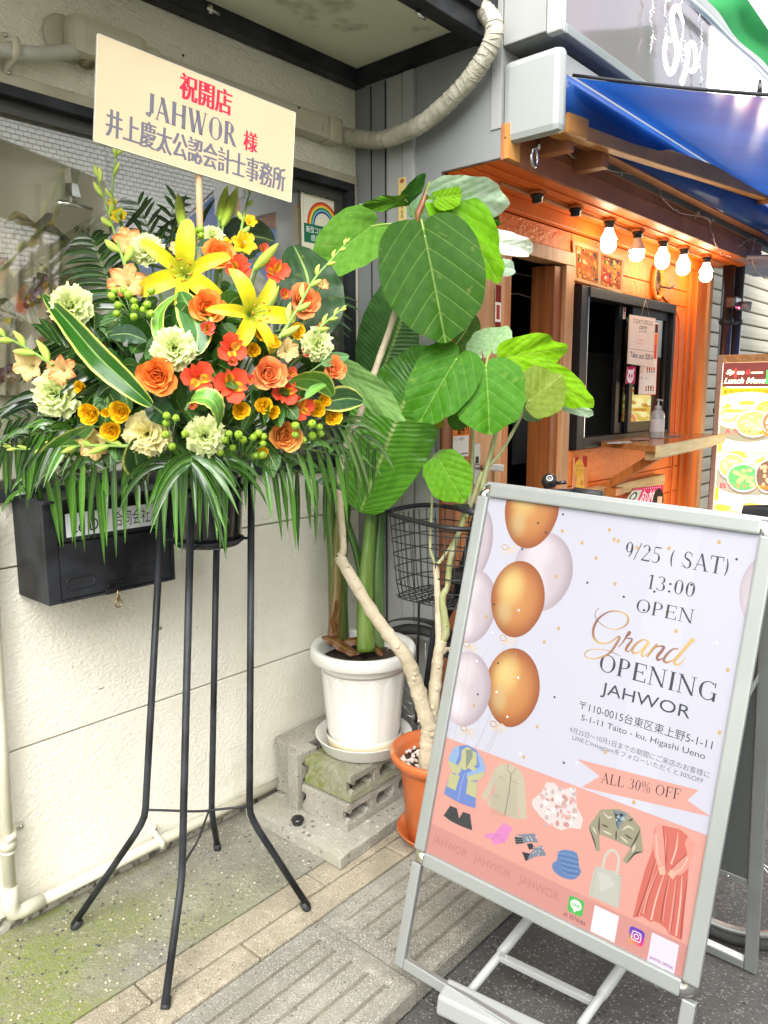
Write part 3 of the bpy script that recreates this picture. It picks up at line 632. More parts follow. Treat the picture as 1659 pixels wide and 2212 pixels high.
# menu photo poster above the window
a=on(1238,522,1,YO-.012); 
s=Sheet((a.x,YO-.010,2.15),(on(1345,560,1,YO).x,YO-.010,2.145),(on(1340,633,1,YO).x,YO-.010,1.972),(on(1236,610,1,YO).x,YO-.010,1.985),NY)
random.seed(3)
s.rect(.04,.1,.47,.92,rgb(205,120,50)); s.rect(.52,.1,.96,.92,rgb(210,130,60)); s.rect(.57,.14,.93,.27,rgb(60,40,25))
foods=[(200,60,40),(225,130,50),(240,190,90),(180,60,50),(120,110,50),(235,205,150),(215,90,40),(70,60,90),(245,170,60)]
for i in range(5):
    for j in range(3):
        for k in range(4):
            u=.07+i*.08+U(0,.05) if 1 else 0; v=.15+j*.26+U(0,.2); s.disc(u,v,U(.012,.04),U(.02,.07),rgb(*foods[int(U(0,9))]),9,U(0,3))
            s.disc(u+.48,v+.05,U(.012,.045),U(.02,.07),rgb(*foods[int(U(0,9))]),9,U(0,3))
for i in range(9): s.disc(.59+.038*i,.2,.014,.03,rgb(*foods[i%9]),8)
s.disc(.63,.72,.1,.13,rgb(215,50,40),18); s.disc(.63,.72,.06,.08,rgb(240,120,90),14); s.disc(.62,.7,.02,.04,rgb(250,230,200),10)
s.disc(.28,.75,.07,.11,rgb(235,120,50),16); s.disc(.28,.75,.045,.07,rgb(245,160,80),14)
s.mb.c=[tuple(x*.42 for x in c) for c in s.mb.c]
sheet_thing('food_photo_poster','curling laminated poster of food photos on the orange wall above the window','poster',s,back=rgb(176,140,104))
# whiteboard hung in the window
Yb=YO-.055
s=Sheet(*[on(x,y,1,Yb) for x,y in (crop(1900,900,1.476)(*q) for q in ((860,500),(1006,522),(992,808),(846,785)))],NY)
tb=thing('handwritten_special_board','off-white hanging board handwritten TODAY\'S SPECIAL and Take out 500','board',(s.p[2]+s.p[3])/2)
b=MB(); b.prism(s.p,V((0,.006,0)),col=rgb(226,205,190)); b.build('board_sheet',PRINT,tb)
s.rect(.03,.02,.97,.98,rgb(236,214,200)); HW=rgb(70,60,62)
s.text("TODAY'S SPECIAL",.1,.065,.9,.16,HW,shear=.1); s.text('curry',.36,.19,.68,.30,HW,shear=.35,bold=.01); s.line([(.34,.31),(.68,.3)],.002,HW)
s.text('Cheese',.3,.46,.55,.5,rgb(225,110,110)); s.text('Cury',.28,.52,.5,.58,rgb(220,100,110)); s.line([(.02,.69),(.98,.68)],.002,rgb(120,100,95)); s.text('Take out 500',.06,.74,.86,.86,HW,shear=.15,bold=.012); s.text('¥',.89,.75,.97,.86,HW)
s.mb.build('handwriting',PRINT,tb)
b=MB(); top=on(1395,648,1,Yb); b.tube([s.p[0].lerp(s.p[1],.4),top],.0012,4); b.tube([s.p[0].lerp(s.p[1],.75),top],.0012,4); b.build('string',mat('jute',(.4,.3,.2),.9),tb)
Yg=YO-.016
def wsheet(q,Y): return Sheet(*[on(x,y,1,Y) for x,y in (crop(1900,900,1.476)(*k) for k in q)],NY)
s=wsheet(((933,545),(1024,548),(1006,965),(905,965)),Yg)
s.rect(0,0,1,1,rgb(240,225,215)); s.rect(.55,.02,.97,.14,rgb(75,30,25)); s.rect(.55,.15,.97,.30,rgb(235,110,40)); s.rect(.1,.3,.95,.5,rgb(225,80,60)); s.rect(.3,.53,.95,.70,rgb(245,235,225)); s.rect(.3,.74,.95,.97,rgb(245,235,225))
for r in range(2):
    for i in range(4): s.disc(.42+.14*i,.64+.26*r,.045,.03,rgb(*foods[(i*3+r)%9]),10); s.rect(.38+.14*i,.67+.26*r,.46+.14*i,.69+.26*r,rgb(90,60,50))
s.rect(0,.6,.22,1,rgb(235,225,215)); s.text('A',.06,.66,.16,.70,rgb(200,50,40)); s.text('ランチ',.03,.75,.19,.79,rgb(90,80,80)); s.text('Bセット',.35,.75,.6,.79,rgb(120,40,40)); s.line([(0,0),(1,0),(1,1),(0,1),(0,0)],.004,rgb(215,60,50))
sheet_thing('window_menu_sheet','red and white menu sheet stuck inside the serving window behind the handwritten board','menu',s)
s=wsheet(((842,802),(893,802),(885,900),(832,900)),Yg-.002)
s.rect(0,0,1,1,rgb(205,30,100)); s.disc(.45,.58,.36,.40,rgb(250,240,240)); s.disc(.2,.25,.1,.1,rgb(250,240,240)); s.disc(.72,.22,.1,.1,rgb(250,240,240))
for u,v in((.32,.55),(.6,.55)): s.disc(u,v,.09,.13,rgb(215,70,120))
s.disc(.46,.75,.06,.05,rgb(200,40,100))
sheet_thing('pink_sticker','small pink animal face sticker on the window below the handwritten board','sticker',s)
s=wsheet(((820,460),(833,460),(830,525),(816,525)),Yg-.002); s.rect(0,0,1,1,rgb(225,200,185)); s.rect(.2,.05,.8,.4,rgb(150,60,50)); s.rect(.2,.5,.8,.9,rgb(190,150,130))
sheet_thing('narrow_window_label','narrow cream and red label on the dark window post','label',s)
# posters low on the orange wall
s=wsheet(((530,1330),(613,1320),(609,1530),(520,1530)),YO-.006)
s.rect(0,0,1,1,rgb(232,150,95)); s.rect(.1,0,.35,.3,rgb(190,45,40)); s.rect(.62,0,.95,.3,rgb(190,45,40)); s.poly([(.3,.5),(.55,.42),(.75,.5),(.8,1),(.2,1)],rgb(245,190,90)); s.disc(.4,.32,.32,.25,rgb(240,180,70)); s.text('クラフト',.14,.22,.64,.30,rgb(120,70,30)); s.text('ビール',.2,.34,.6,.41,rgb(120,70,30)); s.disc(.62,.75,.1,.08,rgb(225,150,60))
sheet_thing('craft_beer_poster','faded orange beer poster low on the orange wall beside the door frame','poster',s)
s=wsheet(((880,1510),(1050,1490),(1047,1600),(820,1600)),YO-.065)
s.rect(0,0,1,1,rgb(215,35,110)); s.rect(0,.15,.3,1,rgb(205,215,200)); s.text('おぃかわ',.36,.2,.76,.9,rgb(250,240,245),bold=.02,shear=.1); s.disc(.86,.75,.16,.6,rgb(25,18,20),20); s.rect(.84,.6,.98,1,rgb(225,180,160)); s.disc(.13,.55,.09,.3,rgb(60,70,70),16); s.disc(.13,.55,.05,.18,rgb(220,230,220),14)
for i in range(9): s.disc(.35+.07*i,.1,.012,.03,rgb(250,230,240),8)
sheet_thing('pink_event_poster','bright pink poster behind the low timber rail under the counter','poster',s)
# vent hole, hook and cable
c=on(1417,610,1,YO); c=V((c.x,YO-.004,c.z))
t=thing('wall_vent','broken round vent opening with loose wiring in the orange wall right of the window','vent',c)
b=MB(); b.lathe([(.062,-.005),(.075,.0),(.078,.012),(.06,.018),(.055,.0)],c,24,ax=NY,sy=1.3); b.build('vent_rim',ORG,t)
b=MB(); b.lathe([(.001,.0),(.058,.0)],c+V((0,-.001,0)),24,ax=NY,sy=1.3,capb=False); b.build('vent_cavity',DARK,t)
b=MB()
for i in range(6):
    x=U(-.04,.04); b.tube([c+V((U(-.04,.04),-.006,U(-.06,.06))) for k in range(4)],.004,5)
b.build('loose_wiring',mat('old_wire',(.28,.17,.09),.6),t)
b=MB(); b.tube([c+V((.03,-.01,-.02)),c+V((.06,-.05,-.03)),c+V((.13,-.06,-.005))],.005,6); b.build('hook',BLKM,t)
b=MB(); p=[c+V((.02,-.008,-.05)),V((4.22,YO-.005,1.99)),V((4.36,YO-.014,1.93)),V((4.42,YO-.014,1.80)),V((4.43,YO-.014,1.2)),V((4.42,YO-.014,.3))]
b.tube(spl([tuple(q) for q in p],5),.006,6); b.top('wall_cable',ORGS,'orange painted cable running down the wall right of the serving window','cable')
# ---------------------------------------------------------------- drain pipes, canopy, shutter
for nm,xx,yy,r,lab in (('drain_pipe',4.93,YO-.10,.036,'left dark drain pipe with a string of small lights wound on it'),('drain_pipe',5.06,YO-.11,.040,'right smooth dark drain pipe beside the shutter')):
    t=thing(nm,lab,'drain pipe',(xx,yy,ZR),'drain pipes beside the shutter'); b=MB(); b.tube([(xx,yy,ZR),(xx,yy,2.30)],r,16); b.build('pipe',mat('dark_brown_pvc',(.03,.022,.022),.25,coat=.3) if 'dpvc' not in bpy.data.materials else bpy.data.materials['dpvc'],t)
    for z in (.7,1.36,1.9): b=MB(); b.lathe([(r+.001,z),(r+.006,z+.003),(r+.006,z+.03),(r+.001,z+.033)],(xx,yy,0),16,capb=False); b.build('pipe_collar',BLKM,t)
t=thing('security_camera','small dark security camera with a red light clamped on the drain pipe','camera',(4.9,1.5,2.02)); b=MB(); b.box((4.82,1.50,1.98),(4.94,1.56,2.05),bev=.01); b.build('camera_body',BLKP,t); b=MB(); b.lathe([(.001,.02),(.025,.02),(.028,0),(.028,-.06)],(4.96,1.47,2.0),14,ax=V((.2,-1,-.1)).normalized()); b.build('lens_tube',mat('grey_lens',(.15,.16,.17),.3),t); b=MB(); b.ball((4.88,1.495,1.985),.005); b.build('indicator',mat('red_led',(1,.05,.1),.4,emit=(1,.05,.15),es=6),t)
t=thing('pipe_outlet','black round pipe outlet cap fixed on the left drain pipe','outlet',(4.9,1.5,1.42)); b=MB(); b.lathe([(.001,.05),(.015,.05),(.016,.03),(.04,.03),(.042,.0),(.03,-.03)],(4.92,1.52,1.47),16,ax=V((-.3,-1,0)).normalized()); b.build('outlet_cap',BLKP,t); b=MB(); b.ball((4.93,1.52,1.56),.03,12,8,None,1.3); b.build('rusty_joint',mat('rust',(.2,.07,.03),.8,c2=(.1,.04,.02),ns=30),t)
b=MB(); b.tube(spl([(5.0,1.5,1.6),(5.02,1.47,1.5),(5.03,1.46,1.35),(5.0,1.49,1.25)],6),.006,6); b.top('white_cable_loop',WPLAS,'short white cable hanging beside the drain pipes','cable')
# corrugated canopy
cc=thing('corrugated_canopy','small grey corrugated plastic canopy behind the last lit bulb','canopy',(5.2,1.4,2.25)); b=MB()
b.grid(lambda u,v:(4.68+1.0*u,YO-.02-.42*v,2.275-.05*v+.012*sin(u*2*pi*13)),104,2,thick=0); b.build('corrugated_sheet',mat('grey_corrugated',(.35,.37,.45),.4,c2=(.28,.3,.36),ns=6,trans=.2),cc)
# shutter
sh=thing('roller_shutter','closed beige roller shutter of the neighbouring shop, beyond the drain pipes','shutter',(6.5,1.9,0))
SHM=mat('beige_shutter',(.64,.60,.47),.5,c2=(.54,.50,.38),ns=3,stretch=(.4,1,1),c3=(.3,.22,.14),ns3=9,lo3=.68,hi3=.8)
sl0=MB(); sl0.add([(5.12,1.90,.0),(12,1.90,.0),(12,1.888,.006),(5.12,1.888,.006),(12,1.886,.045),(5.12,1.886,.045),(12,1.888,.088),(5.12,1.888,.088),(12,1.912,.0915),(5.12,1.912,.0915)],[(0,1,2,3),(3,2,4,5),(5,4,6,7),(7,6,8,9)])
me=withmat(sl0.mesh('shutter_slat',V((6.5,1.9,0))),SHM)
for k in range(46): part('shutter_slat',me,sh,M.Translation((0,0,-.05+.098*k)))
b=MB(); b.box((5.1,1.93,-.06),(12,1.96,4.6)); b.build('shutter_back',mat('shutter_gap',(.03,.03,.03),.8),sh)
b=MB(); b.box((5.095,1.84,-.06),(5.118,1.96,4.6)); b.build('guide_rail',LGREY,sh)
b=MB(); b.box((5.1,1.97,-.06),(14,3,7)); b.top('neighbour_building','plain beige neighbouring building',*('building',)) if 0 else None
# ---------------------------------------------------------------- upper signs and awning
sg_=thing('shop_sign_lightbox','large white light box shop sign lettered Spice 6, over the blue awning','sign',(3.6,1.32,2.6))
SX0,SX1,SY,SZ0,SZ1=XC+.015,6.2,1.235,2.575,3.02
b=MB(); b.box((SX0,SY+.03,SZ0),(SX1,YF-.001,SZ1),bev=.003); b.build('box_body',mat('sign_underside',(.2,.21,.21),.5),sg_)
b=MB(); b.box((SX0-.013,SY+.052,SZ0+.004),(SX0-.001,YF-.003,SZ1-.004),bev=.002); b.build('end_panel',mat('pale_end_panel',(.34,.35,.34),.5,c2=(.29,.30,.29),ns=2,stretch=(1,1,.2)),sg_)
b=MB(); b.box((SX0-.014,SY,SZ0-.006),(SX0+.02,SY+.05,SZ1+.01),bev=.006); b.build('corner_profile',WPLAS,sg_)
b=MB(); b.box((SX0+.021,SY-.002,SZ0-.006),(SX1,SY+.029,SZ0+.022),bev=.003); b.box((SX0+.021,SY-.002,SZ1-.03),(SX1,SY+.029,SZ1+.01),bev=.003); b.build('edge_profile',ALU,sg_)
b=MB(); b.box((SX0+.021,SY+.008,SZ0+.0225),(SX1,SY+.028,SZ1-.0305)); 
fm=mat('sign_acrylic',(.20,.165,.17),.12,coat=.25,c2=(.26,.21,.215),ns=1.1); b.build('sign_face',fm,sg_)
for zc,col_ in ((2.86,(.42,.2,.2)),(2.70,(.36,.28,.28))):
    pass
b=MB(); WHT=mat('lit_letter',(1,1,1),.4,emit=(1,1,1),es=.9)
E5=crop(2000,0,1.62)
def lets(pts,ws): 
    P=[on(*E5(*q),1,SY+.004) for q in pts]; P=[V(q) for q in spl([tuple(p) for p in P],6)]; n=len(P); W_=[]
    for i in range(n):
        f_=i/(n-1)*(len(ws)-1); k=min(int(f_),len(ws)-2); W_.append(ws[k]+(ws[k+1]-ws[k])*(f_-k))
    for i in range(n-1):
        d=(P[i+1]-P[i]).normalized(); o=V((-d.z,0,d.x)); a0,a1=P[i]+o*W_[i]*.55,P[i]-o*W_[i]*.55; b0,b1=P[i+1]+o*W_[i+1]*.55,P[i+1]-o*W_[i+1]*.55
        b.prism([a0,a1,b1,b0],V((0,.004,0)))
_w=.6
lets([(1125,150),(1105,90),(1078,45),(1050,100),(1060,190),(1080,280),(1085,360),(1062,440),(1035,460),(1010,400),(1003,320),(1020,250),(1040,260)],[.008,.012,.018,.025,.03,.03,.028,.022,.02,.02,.018,.015,.01])
b.build('letter_stroke',WHT,sg_); b=MB()
lets([(1140,285),(1155,330),(1140,440),(1110,535)],[.012,.02,.024,.024])
lets([(1140,330),(1170,280),(1195,300),(1205,380),(1195,440),(1165,450)],[.012,.02,.024,.024,.02,.012])
b.build('letter_stroke',WHT,sg_)
b=MB(); s=Sheet(on(1520,100,1,SY+.006)+V((0,0,0)),V((4.9,SY+.006,3.0)),V((4.9,SY+.006,2.6)),V((on(1500,180,1,SY).x,SY+.006,2.6)),NY)
b=MB(); c0=on(*E5(1290,300),1,SY+.006).x; b.box((c0,SY+.003,SZ0+.024),(5.2,SY+.0075,SZ1-.032)); b.build('lit_white_panel',mat('lit_white_panel',(.9,.9,.88),.4,emit=(1,1,.98),es=.7),sg_)
# awning
aw=thing('blue_awning','blue fabric retractable awning with brown folding arm over the restaurant front','awning',(3.5,1.2,2.4))
BLUE=mat('blue_awning_fabric',(.015,.10,.42),.5,spec=.12,c2=(.010,.065,.30),ns=3,coat=.1,bump=.3,bs=7,stretch=(1,.35,1),bd=.02,trans=.3); BLUE.node_tree.nodes['Principled BSDF'].inputs['Coat Weight'].default_value=.5; BLUE.node_tree.nodes['Principled BSDF'].inputs['Coat Roughness'].default_value=.13
def fab(u,v):
    y=1.235-.95*v; return (2.30+4.2*u,y,2.462-.32*v*.95-.012*sin(v*3.1)+.005*sin(u*14)*sin(v*5))
b=MB(); b.grid(fab,60,16); b.build('awning_fabric',BLUE,aw)
b=MB(); b.tube([(2.285,1.235-.95*k/12,2.465-.32*k/12*.95-.012*sin(k/12*3.1)) for k in range(13)],.005,6); b.build('fabric_hem',BLKM,aw)
b=MB(); b.tube([(2.29,1.32,2.43),(6.4,1.32,2.43)],.075,20); b.build('fabric_roll',BLUE,aw)
b=MB(); b.box((2.262,1.262,2.455),(6.4,1.43,2.535),bev=.004); b.build('cassette_rail',mat('grey_profile',(.3,.3,.29),.4),aw)
b=MB(); b.obox(V((2.235,1.338,2.412)),V((0,1,0)),V((0,0,1)),V((1,0,0)),.102,.122,.026,bev=.022); b.build('end_cap',mat('awning_end_cap',(.33,.35,.34),.35),aw)
b=MB(); A=V((2.42,1.30,2.355)); Bq=V((4.25,1.21,2.47)); d=(Bq-A).normalized(); up=(V((0,0,1))-d*d.z).normalized(); b.obox((A+Bq)/2,d,up,d.cross(up),(Bq-A).length/2,.034,.022,bev=.006); b.build('folding_arm',BRNO,aw)
b=MB(); b.obox(A+V((-.03,.0,.005)),d,up,d.cross(up),.07,.042,.035,bev=.01); b.build('arm_shoulder',BRNO,aw)
b=MB(); b.lathe([(.001,.05),(.035,.05),(.04,.045),(.04,-.045),(.001,-.05)],Bq,16,ax=up); b.build('arm_elbow',BRNM,aw)
b=MB(); A2=Bq; B2=V((3.3,.36,2.2)); d=(B2-A2).normalized(); up=(V((0,0,1))-d*d.z).normalized(); b.obox((A2+B2)/2+d*.02,d,up,d.cross(up),(B2-A2).length/2-.04,.028,.018,bev=.006); b.build('forearm',BRNO,aw)
b=MB(); b.box((2.3,1.33,2.35),(5.4,1.375,2.39),bev=.004); b.build('support_bar',BRNM,aw)
for xx in (2.40,2.66): b=MB(); b.box((xx,1.31,2.29),(xx+.05,1.425,2.37),bev=.004); b.build('wall_bracket',BRNM,aw)
b=MB(); b.box((2.3,.26,2.10),(6.5,.30,2.2),bev=.01); b.build('front_bar',WPLAS,aw)
# eye bolt
c=on(1166,305,1,1.38); t=thing('eye_bolt','steel eye hook hanging under the awning end cap','hook',c); b=MB(); lo=on(1155,340,1,1.38)
b.tube([on(1171,282,1,1.38),on(1165,312,1,1.38),on(1160,322,1,1.38)],.0065,8); r=.024; cc_=on(1154,340,1,1.38); b.tube([cc_+V((r*.75*cos(k*pi/10),0,r*1.2*sin(k*pi/10))) for k in range(20)],.0062,8,closed=True); b.build('hook_ring',STEEL,t)
# rail with sockets and bulbs
b=MB(); b.box((2.42,1.575,2.228),(4.8,1.59,2.2385),bev=.003); b.top('light_rail',mat('rail_paint',(.5,.25,.1),.4),'thin orange painted rail holding the bulb sockets under the soffit','rail')
BUL=mat('lit_bulb_glass',(1,.9,.7),.3,emit=(1,.84,.58),es=6); BUL2=mat('lit_bulb_glass_white',(1,1,.95),.3,emit=(1,.93,.78),es=6)
bm_=[((1160,428),0,'socket nearest the grey panel, without a bulb'),((1243,455),0,'second socket without a bulb, next to the first lit bulb'),((1315,510),1,'first lit bulb of the row, nearest the empty sockets'),((1376,540),2,'second lit bulb, half frosted with a grey neck'),((1431,552),1,'third lit bulb, middle of the row of five'),((1476,572),1,'fourth lit bulb of the row from the grey panel'),((1525,588),1,'fifth lit bulb, yellowish and farthest along the orange soffit')]
for (px,py),lit,lab in bm_:
    c=on(px,py,1,1.55); z1=2.2385; sc_=1.0
    t=thing('pendant_bulb' if lit else 'bulb_socket',lab if lit else 'black bulb '+lab,'light bulb' if lit else 'bulb socket',(c.x,c.y,z1),'row of bulbs under the orange soffit')
    zc=c.z
    zt=z1
    b=MB(); b.box((c.x-.028,c.y-.022,zt-.012),(c.x+.028,c.y+.022,zt),bev=.003); b.build('socket_mount',ORGW,t)
    b=MB(); b.lathe([(.015,zt-.042),(.020,zt-.040),(.020,zt-.024),(.025,zt-.022),(.025,zt-.0125)],(c.x,c.y,0),16); b.build('socket',BLKP,t)
    if lit:
        zb=zt-.036; b=MB(); R_=.031
        b.lathe([(.0005,zb-.108),(.014,zb-.106),(.026,zb-.097),(.034,zb-.083),(R_,zb-.066),(.035,zb-.05),(.028,zb-.035),(.020,zb-.02),(.0165,zb-.006),(.016,zb)],(c.x,c.y,0),20); b.build('bulb_glass',BUL if lit==1 else BUL2,t)
        if lit==2: b=MB(); b.lathe([(.0375,zb-.058),(.036,zb-.048),(.029,zb-.033),(.021,zb-.018),(.0175,zb)],(c.x,c.y,0),20,capb=False); b.build('frosted_neck',mat('bulb_neck',(.6,.5,.38),.4),t)
        L=bpy.data.lights.new('bulb_light','POINT'); L.energy=.25; L.color=(1,.72,.38); L.shadow_soft_size=.037; lo_=bpy.data.objects.new('bulb_light',L); COL.objects.link(lo_); lo_.location=(c.x,c.y,zb-.125); lo_.parent=t; lo_.matrix_parent_inverse=M.Translation(-V(t.location)); 
# fairy lights
FL=mat('fairy_light_cable',(.62,.5,.42),.5); FLW=mat('fairy_light_cable_white',(.72,.70,.66),.5)
def fairy(pts,Y,lab,m=FL,nb=14,r=.0022,ln=.02):
    P=[on(x,y,1,Y) for x,y in pts]; P=[V(q) for q in spl([tuple(p) for p in P],8)]; t=thing('fairy_light_string',lab,'fairy lights',P[0],'fairy light strings')
    b=MB(); b.tube([p+V((U(-.002,.002),U(-.004,.004),U(-.003,.003))) for p in P],r,5); b.build('cable',m,t)
    for i in range(nb):
        p=P[int(U(0,len(P)-1))]; d=V((U(-1,1),U(-.6,.2),U(-1,.4))).normalized(); b=MB(); b.tube([p,p+d*ln*.7,p+d*ln],[.0016,.0026,.0012],5); b.build('lamp_tip',m,t)
C2=crop(1500,0,1.0886)
fairy([C2(*q) for q in ((770,540),(770,620),(800,660),(870,690),(940,720),(1060,745),(1150,750),(1190,800),(1215,860),(1290,915),(1400,935),(1420,1000),(1445,1070),(1500,1100))],1.41,'fairy lights drooping along the brown fascia above the bulbs',nb=26)
fairy([C2(*q) for q in ((1350,910),(1410,940),(1470,910))],1.41,'short branch of fairy lights near the awning elbow',nb=6)
fairy([C2(*q) for q in ((1530,1060),(1600,1020),(1590,1090),(1610,1160),(1650,1200))],1.40,'fairy lights knotted at the far end of the fascia',nb=10)
for i,(x0,x1,y1) in enumerate(((1160,1170,250),(1220,1235,250),(1290,1265,300),(1370,1360,340),(1440,1432,330),(1520,1505,330),(1590,1590,340))):
    fairy([C2(x0+6*sin(k*2+i),(-20 if x0<1330 else (x0-1330)*.85)+k*y1/6) for k in range(7)],SY-.012,['strand of fairy lights hanging left of the letter S','strand of fairy lights crossing the top of the letter S','strand of fairy lights between the S and the p','strand of fairy lights just right of the letter p','strand of fairy lights on the lit white sign panel, left one','strand of fairy lights on the lit white sign panel, middle one','strand of fairy lights nearest the green banner'][i],FLW,7)
b=MB(); P=[on(*C2(x,y),1,SY-.03) for x,y in ((1310,-10),(1400,70),(1500,175),(1600,260),(1659,320),(1750,400))]; b.tube(P,.011,8); b.top('sign_top_pipe',WPLAS,'thin white pipe along the top edge of the shop sign','pipe')
# green banner
def ban(u,v):
    p=on(*C2(1385+420*u,(-30+ (330+90*(u))*v)+70*u*0+ (u*0)),1,1.02); return p+V((0,.03*sin(u*9+v*3),0))
gb=thing('green_banner','green and white fabric banner hanging above the sign at the right','banner',on(1640,30,1,1.05))
def ban2(u,v):
    a=V(on(*C2(1415,-60),1,1.0)); b_=V(on(*C2(1700,-60),1,1.0)); c_=V(on(*C2(1690,330),1,1.0)); d_=V(on(*C2(1395,10),1,1.0)); p=a.lerp(b_,u).lerp(d_.lerp(c_,u),v); return p+V((0,.008*sin(u*9+v*4),0))
b=MB(); b.grid(ban2,40,10); b.build('cloth',mat('green_cloth',(.015,.27,.06),.7,trans=.15),gb)
s=Sheet(on(*C2(1560,-20),1,.96),on(*C2(1720,-20),1,.96),on(*C2(1720,180),1,.96),on(*C2(1662,130),1,.96),NY); s.rect(0,0,1,1,rgb(235,235,240))
for i in range(6): s.line([(.25+.08*i,.25),(.4+.06*i,.55)],.004,rgb(150,150,165))
s.mb.build('white_emblem',PRINT,gb)
b=MB(); c=on(1641,190,1,1.0); b.tube([c+V((0,0,.03)),c+V((0,0,-.03))],[.006,.012],8); b.top('dark_clip','x','x','x') if 0 else b.top('lamp_clip',BLKP,'small black clip hanging at the right end of the sign','clip')
# ---------------------------------------------------------------- lit lunch menu stand
ms=thing('lit_menu_stand','lit lunch menu sign board with curry photos right of the counter','sign',(4.6,1.3,ZR))
C9=crop(2750,1400,3.1606); XM=4.6
y0=on(*C9(275,400),0,XM).y
yL,yR=on(*C9(250,100),0,XM).y,.75
s=Sheet((XM,yL-.028,1.655),(XM,yR,1.655),(XM,yL-.028+(yR-yL+.055),.40),(XM,yL-.028,.40),V((-1,0,0)))
def mu(x,y): 
    p=on(*C9(x,y),0,XM-.001); return ((yL-.028-p.y)/(yL-.028-yR),(1.655-p.z)/1.255)
s.clip=True; s.rect(0,0,1,1,rgb(255,250,235)); 
a=mu(275,390); BR=rgb(80,38,35); s.rect(0,0,1,a[1],BR); a2=mu(260,515); s.rect(0,a[1]+.005,1,a2[1],rgb(235,125,20)); s.rect(0,a[1],.03,1,rgb(240,170,30))
def mtext(t,xa,ya,xb,yb,col,**k): p,q=mu(xa,ya),mu(xb,yb); s.text(t,p[0],min(p[1],q[1]),q[0],max(p[1],q[1]),col,**k)
CR=rgb(250,238,190); mtext('Sp',345,178,455,245,CR,bold=.03,shear=.25); mtext('ce',478,195,570,235,CR,bold=.03,shear=.25); mtext('6',590,175,640,232,rgb(230,50,45),bold=.03,shear=.2)
u,v=mu(462,220); s.disc(u,v,.012,.024,rgb(220,50,40),12,.4); p=mu(655,205); s.rect(p[0],p[1],mu(805,205)[0],p[1]+.006,CR)
mtext('Lunch Menu',320,280,840,345,CR,bold=.03,shear=.3); p=mu(850,180); s.rect(p[0],p[1],p[0]+.2,p[1]+.06,rgb(60,150,70))
mtext('★ランチタイムはナン&ライス',305,430,1290,472,rgb(95,45,30),bold=.02)
def bowl(px,py,rx,ry,c1,c2):
    u,v=mu(px,py); s.disc(u,v+.012,rx*1.08,ry*1.1,rgb(95,85,70),20); s.disc(u,v,rx*1.06,ry*1.08,rgb(235,228,200),20); s.disc(u,v,rx,ry,rgb(*c1),20)
    for k in range(14): s.disc(u+U(-rx,rx)*.6,v+U(-ry,ry)*.6,rx*.16,ry*.14,rgb(*c2),7,U(0,3))
def naan(px,py,rx,ry):
    u,v=mu(px,py); s.disc(u,v,rx,ry,rgb(238,222,140),26,.15)
    for k in range(26): s.disc(u+U(-rx,rx)*.7,v+U(-ry,ry)*.6,rx*U(.06,.2),ry*U(.08,.2),rgb(*[(250,244,190),(222,190,90),(200,140,50),(250,240,170)][k%4]),8,U(0,3))
s.disc(mu(600,860)[0],mu(600,860)[1]-.02,.30,.10,rgb(110,105,85),30); naan(620,690,.33,.085); bowl(840,700,.08,.05,(140,190,60),(200,225,90)); bowl(690,850,.13,.055,(225,150,80),(240,200,110)); bowl(905,830,.06,.045,(120,90,60),(200,180,150))
s.disc(mu(600,1500)[0],mu(600,1500)[1]-.01,.33,.10,rgb(115,110,95),30); naan(720,1330,.35,.075); bowl(420,1380,.10,.055,(190,205,80),(235,235,120)); bowl(565,1520,.12,.06,(70,125,70),(190,200,90)); bowl(880,1500,.09,.07,(85,65,50),(150,120,90))
RD=rgb(185,60,60); OG=rgb(235,100,30); GY=rgb(90,85,75)
for dy,L_,P_ in ((0,'A','¥850'),(675,'B','¥950')):
    dx=-58 if dy else 0
    mtext(L_,330+dx,910+dy,405+dx,980+dy,RD,bold=.02); mtext('セット',430+dx,910+dy,675+dx,980+dy,RD,bold=.03); mtext(P_,760+dx*.8,935+dy,960+dx*.8,1000+dy,OG,bold=.03)
    mtext('お好きなカレー1種類 ナン又はライス',325+dx,1018+dy,925+dx,1045+dy,GY); mtext('サラダ ソフトドリンク付き',325+dx,1058+dy,725+dx,1085+dy,GY)
p=mu(245,1190); s.rect(0,p[1],1,p[1]+.004,rgb(240,190,60)); p=mu(215,1835); s.rect(0,p[1],1,p[1]+.004,rgb(240,190,60)); naan(700,2000,.4,.09)
b=MB(); b.box((XM+.0015,yR,.40),(XM+.03,yL-.028,1.655),col=(.9,.9,.85)); b.build('panel',LITP,ms); s.mb.build('menu_print',LITP,ms)
FRM=mat('silver_wood_frame',(.42,.33,.29),.4)
b=MB(); b.box((XM-.02,yL-.026,.30),(XM+.04,yL,1.70),bev=.003); b.build('frame_rail',FRM,ms)
b=MB(); b.box((XM-.02,yR,1.657),(XM+.04,yL-.0265,1.70),bev=.003); b.build('frame_rail',PINE,ms)
b=MB(); b.box((XM-.02,yR,.30),(XM+.04,yL-.0265,.398),bev=.003); b.build('frame_rail',FRM,ms)
b=MB(); b.tube([(XM+.05,yL-.03,.3),(XM+.3,yL-.03,ZR)],.015); b.tube([(XM+.01,yL-.03,.3),(XM+.01,yL-.03,ZR)],.015); b.build('stand_leg',BLKM,ms)
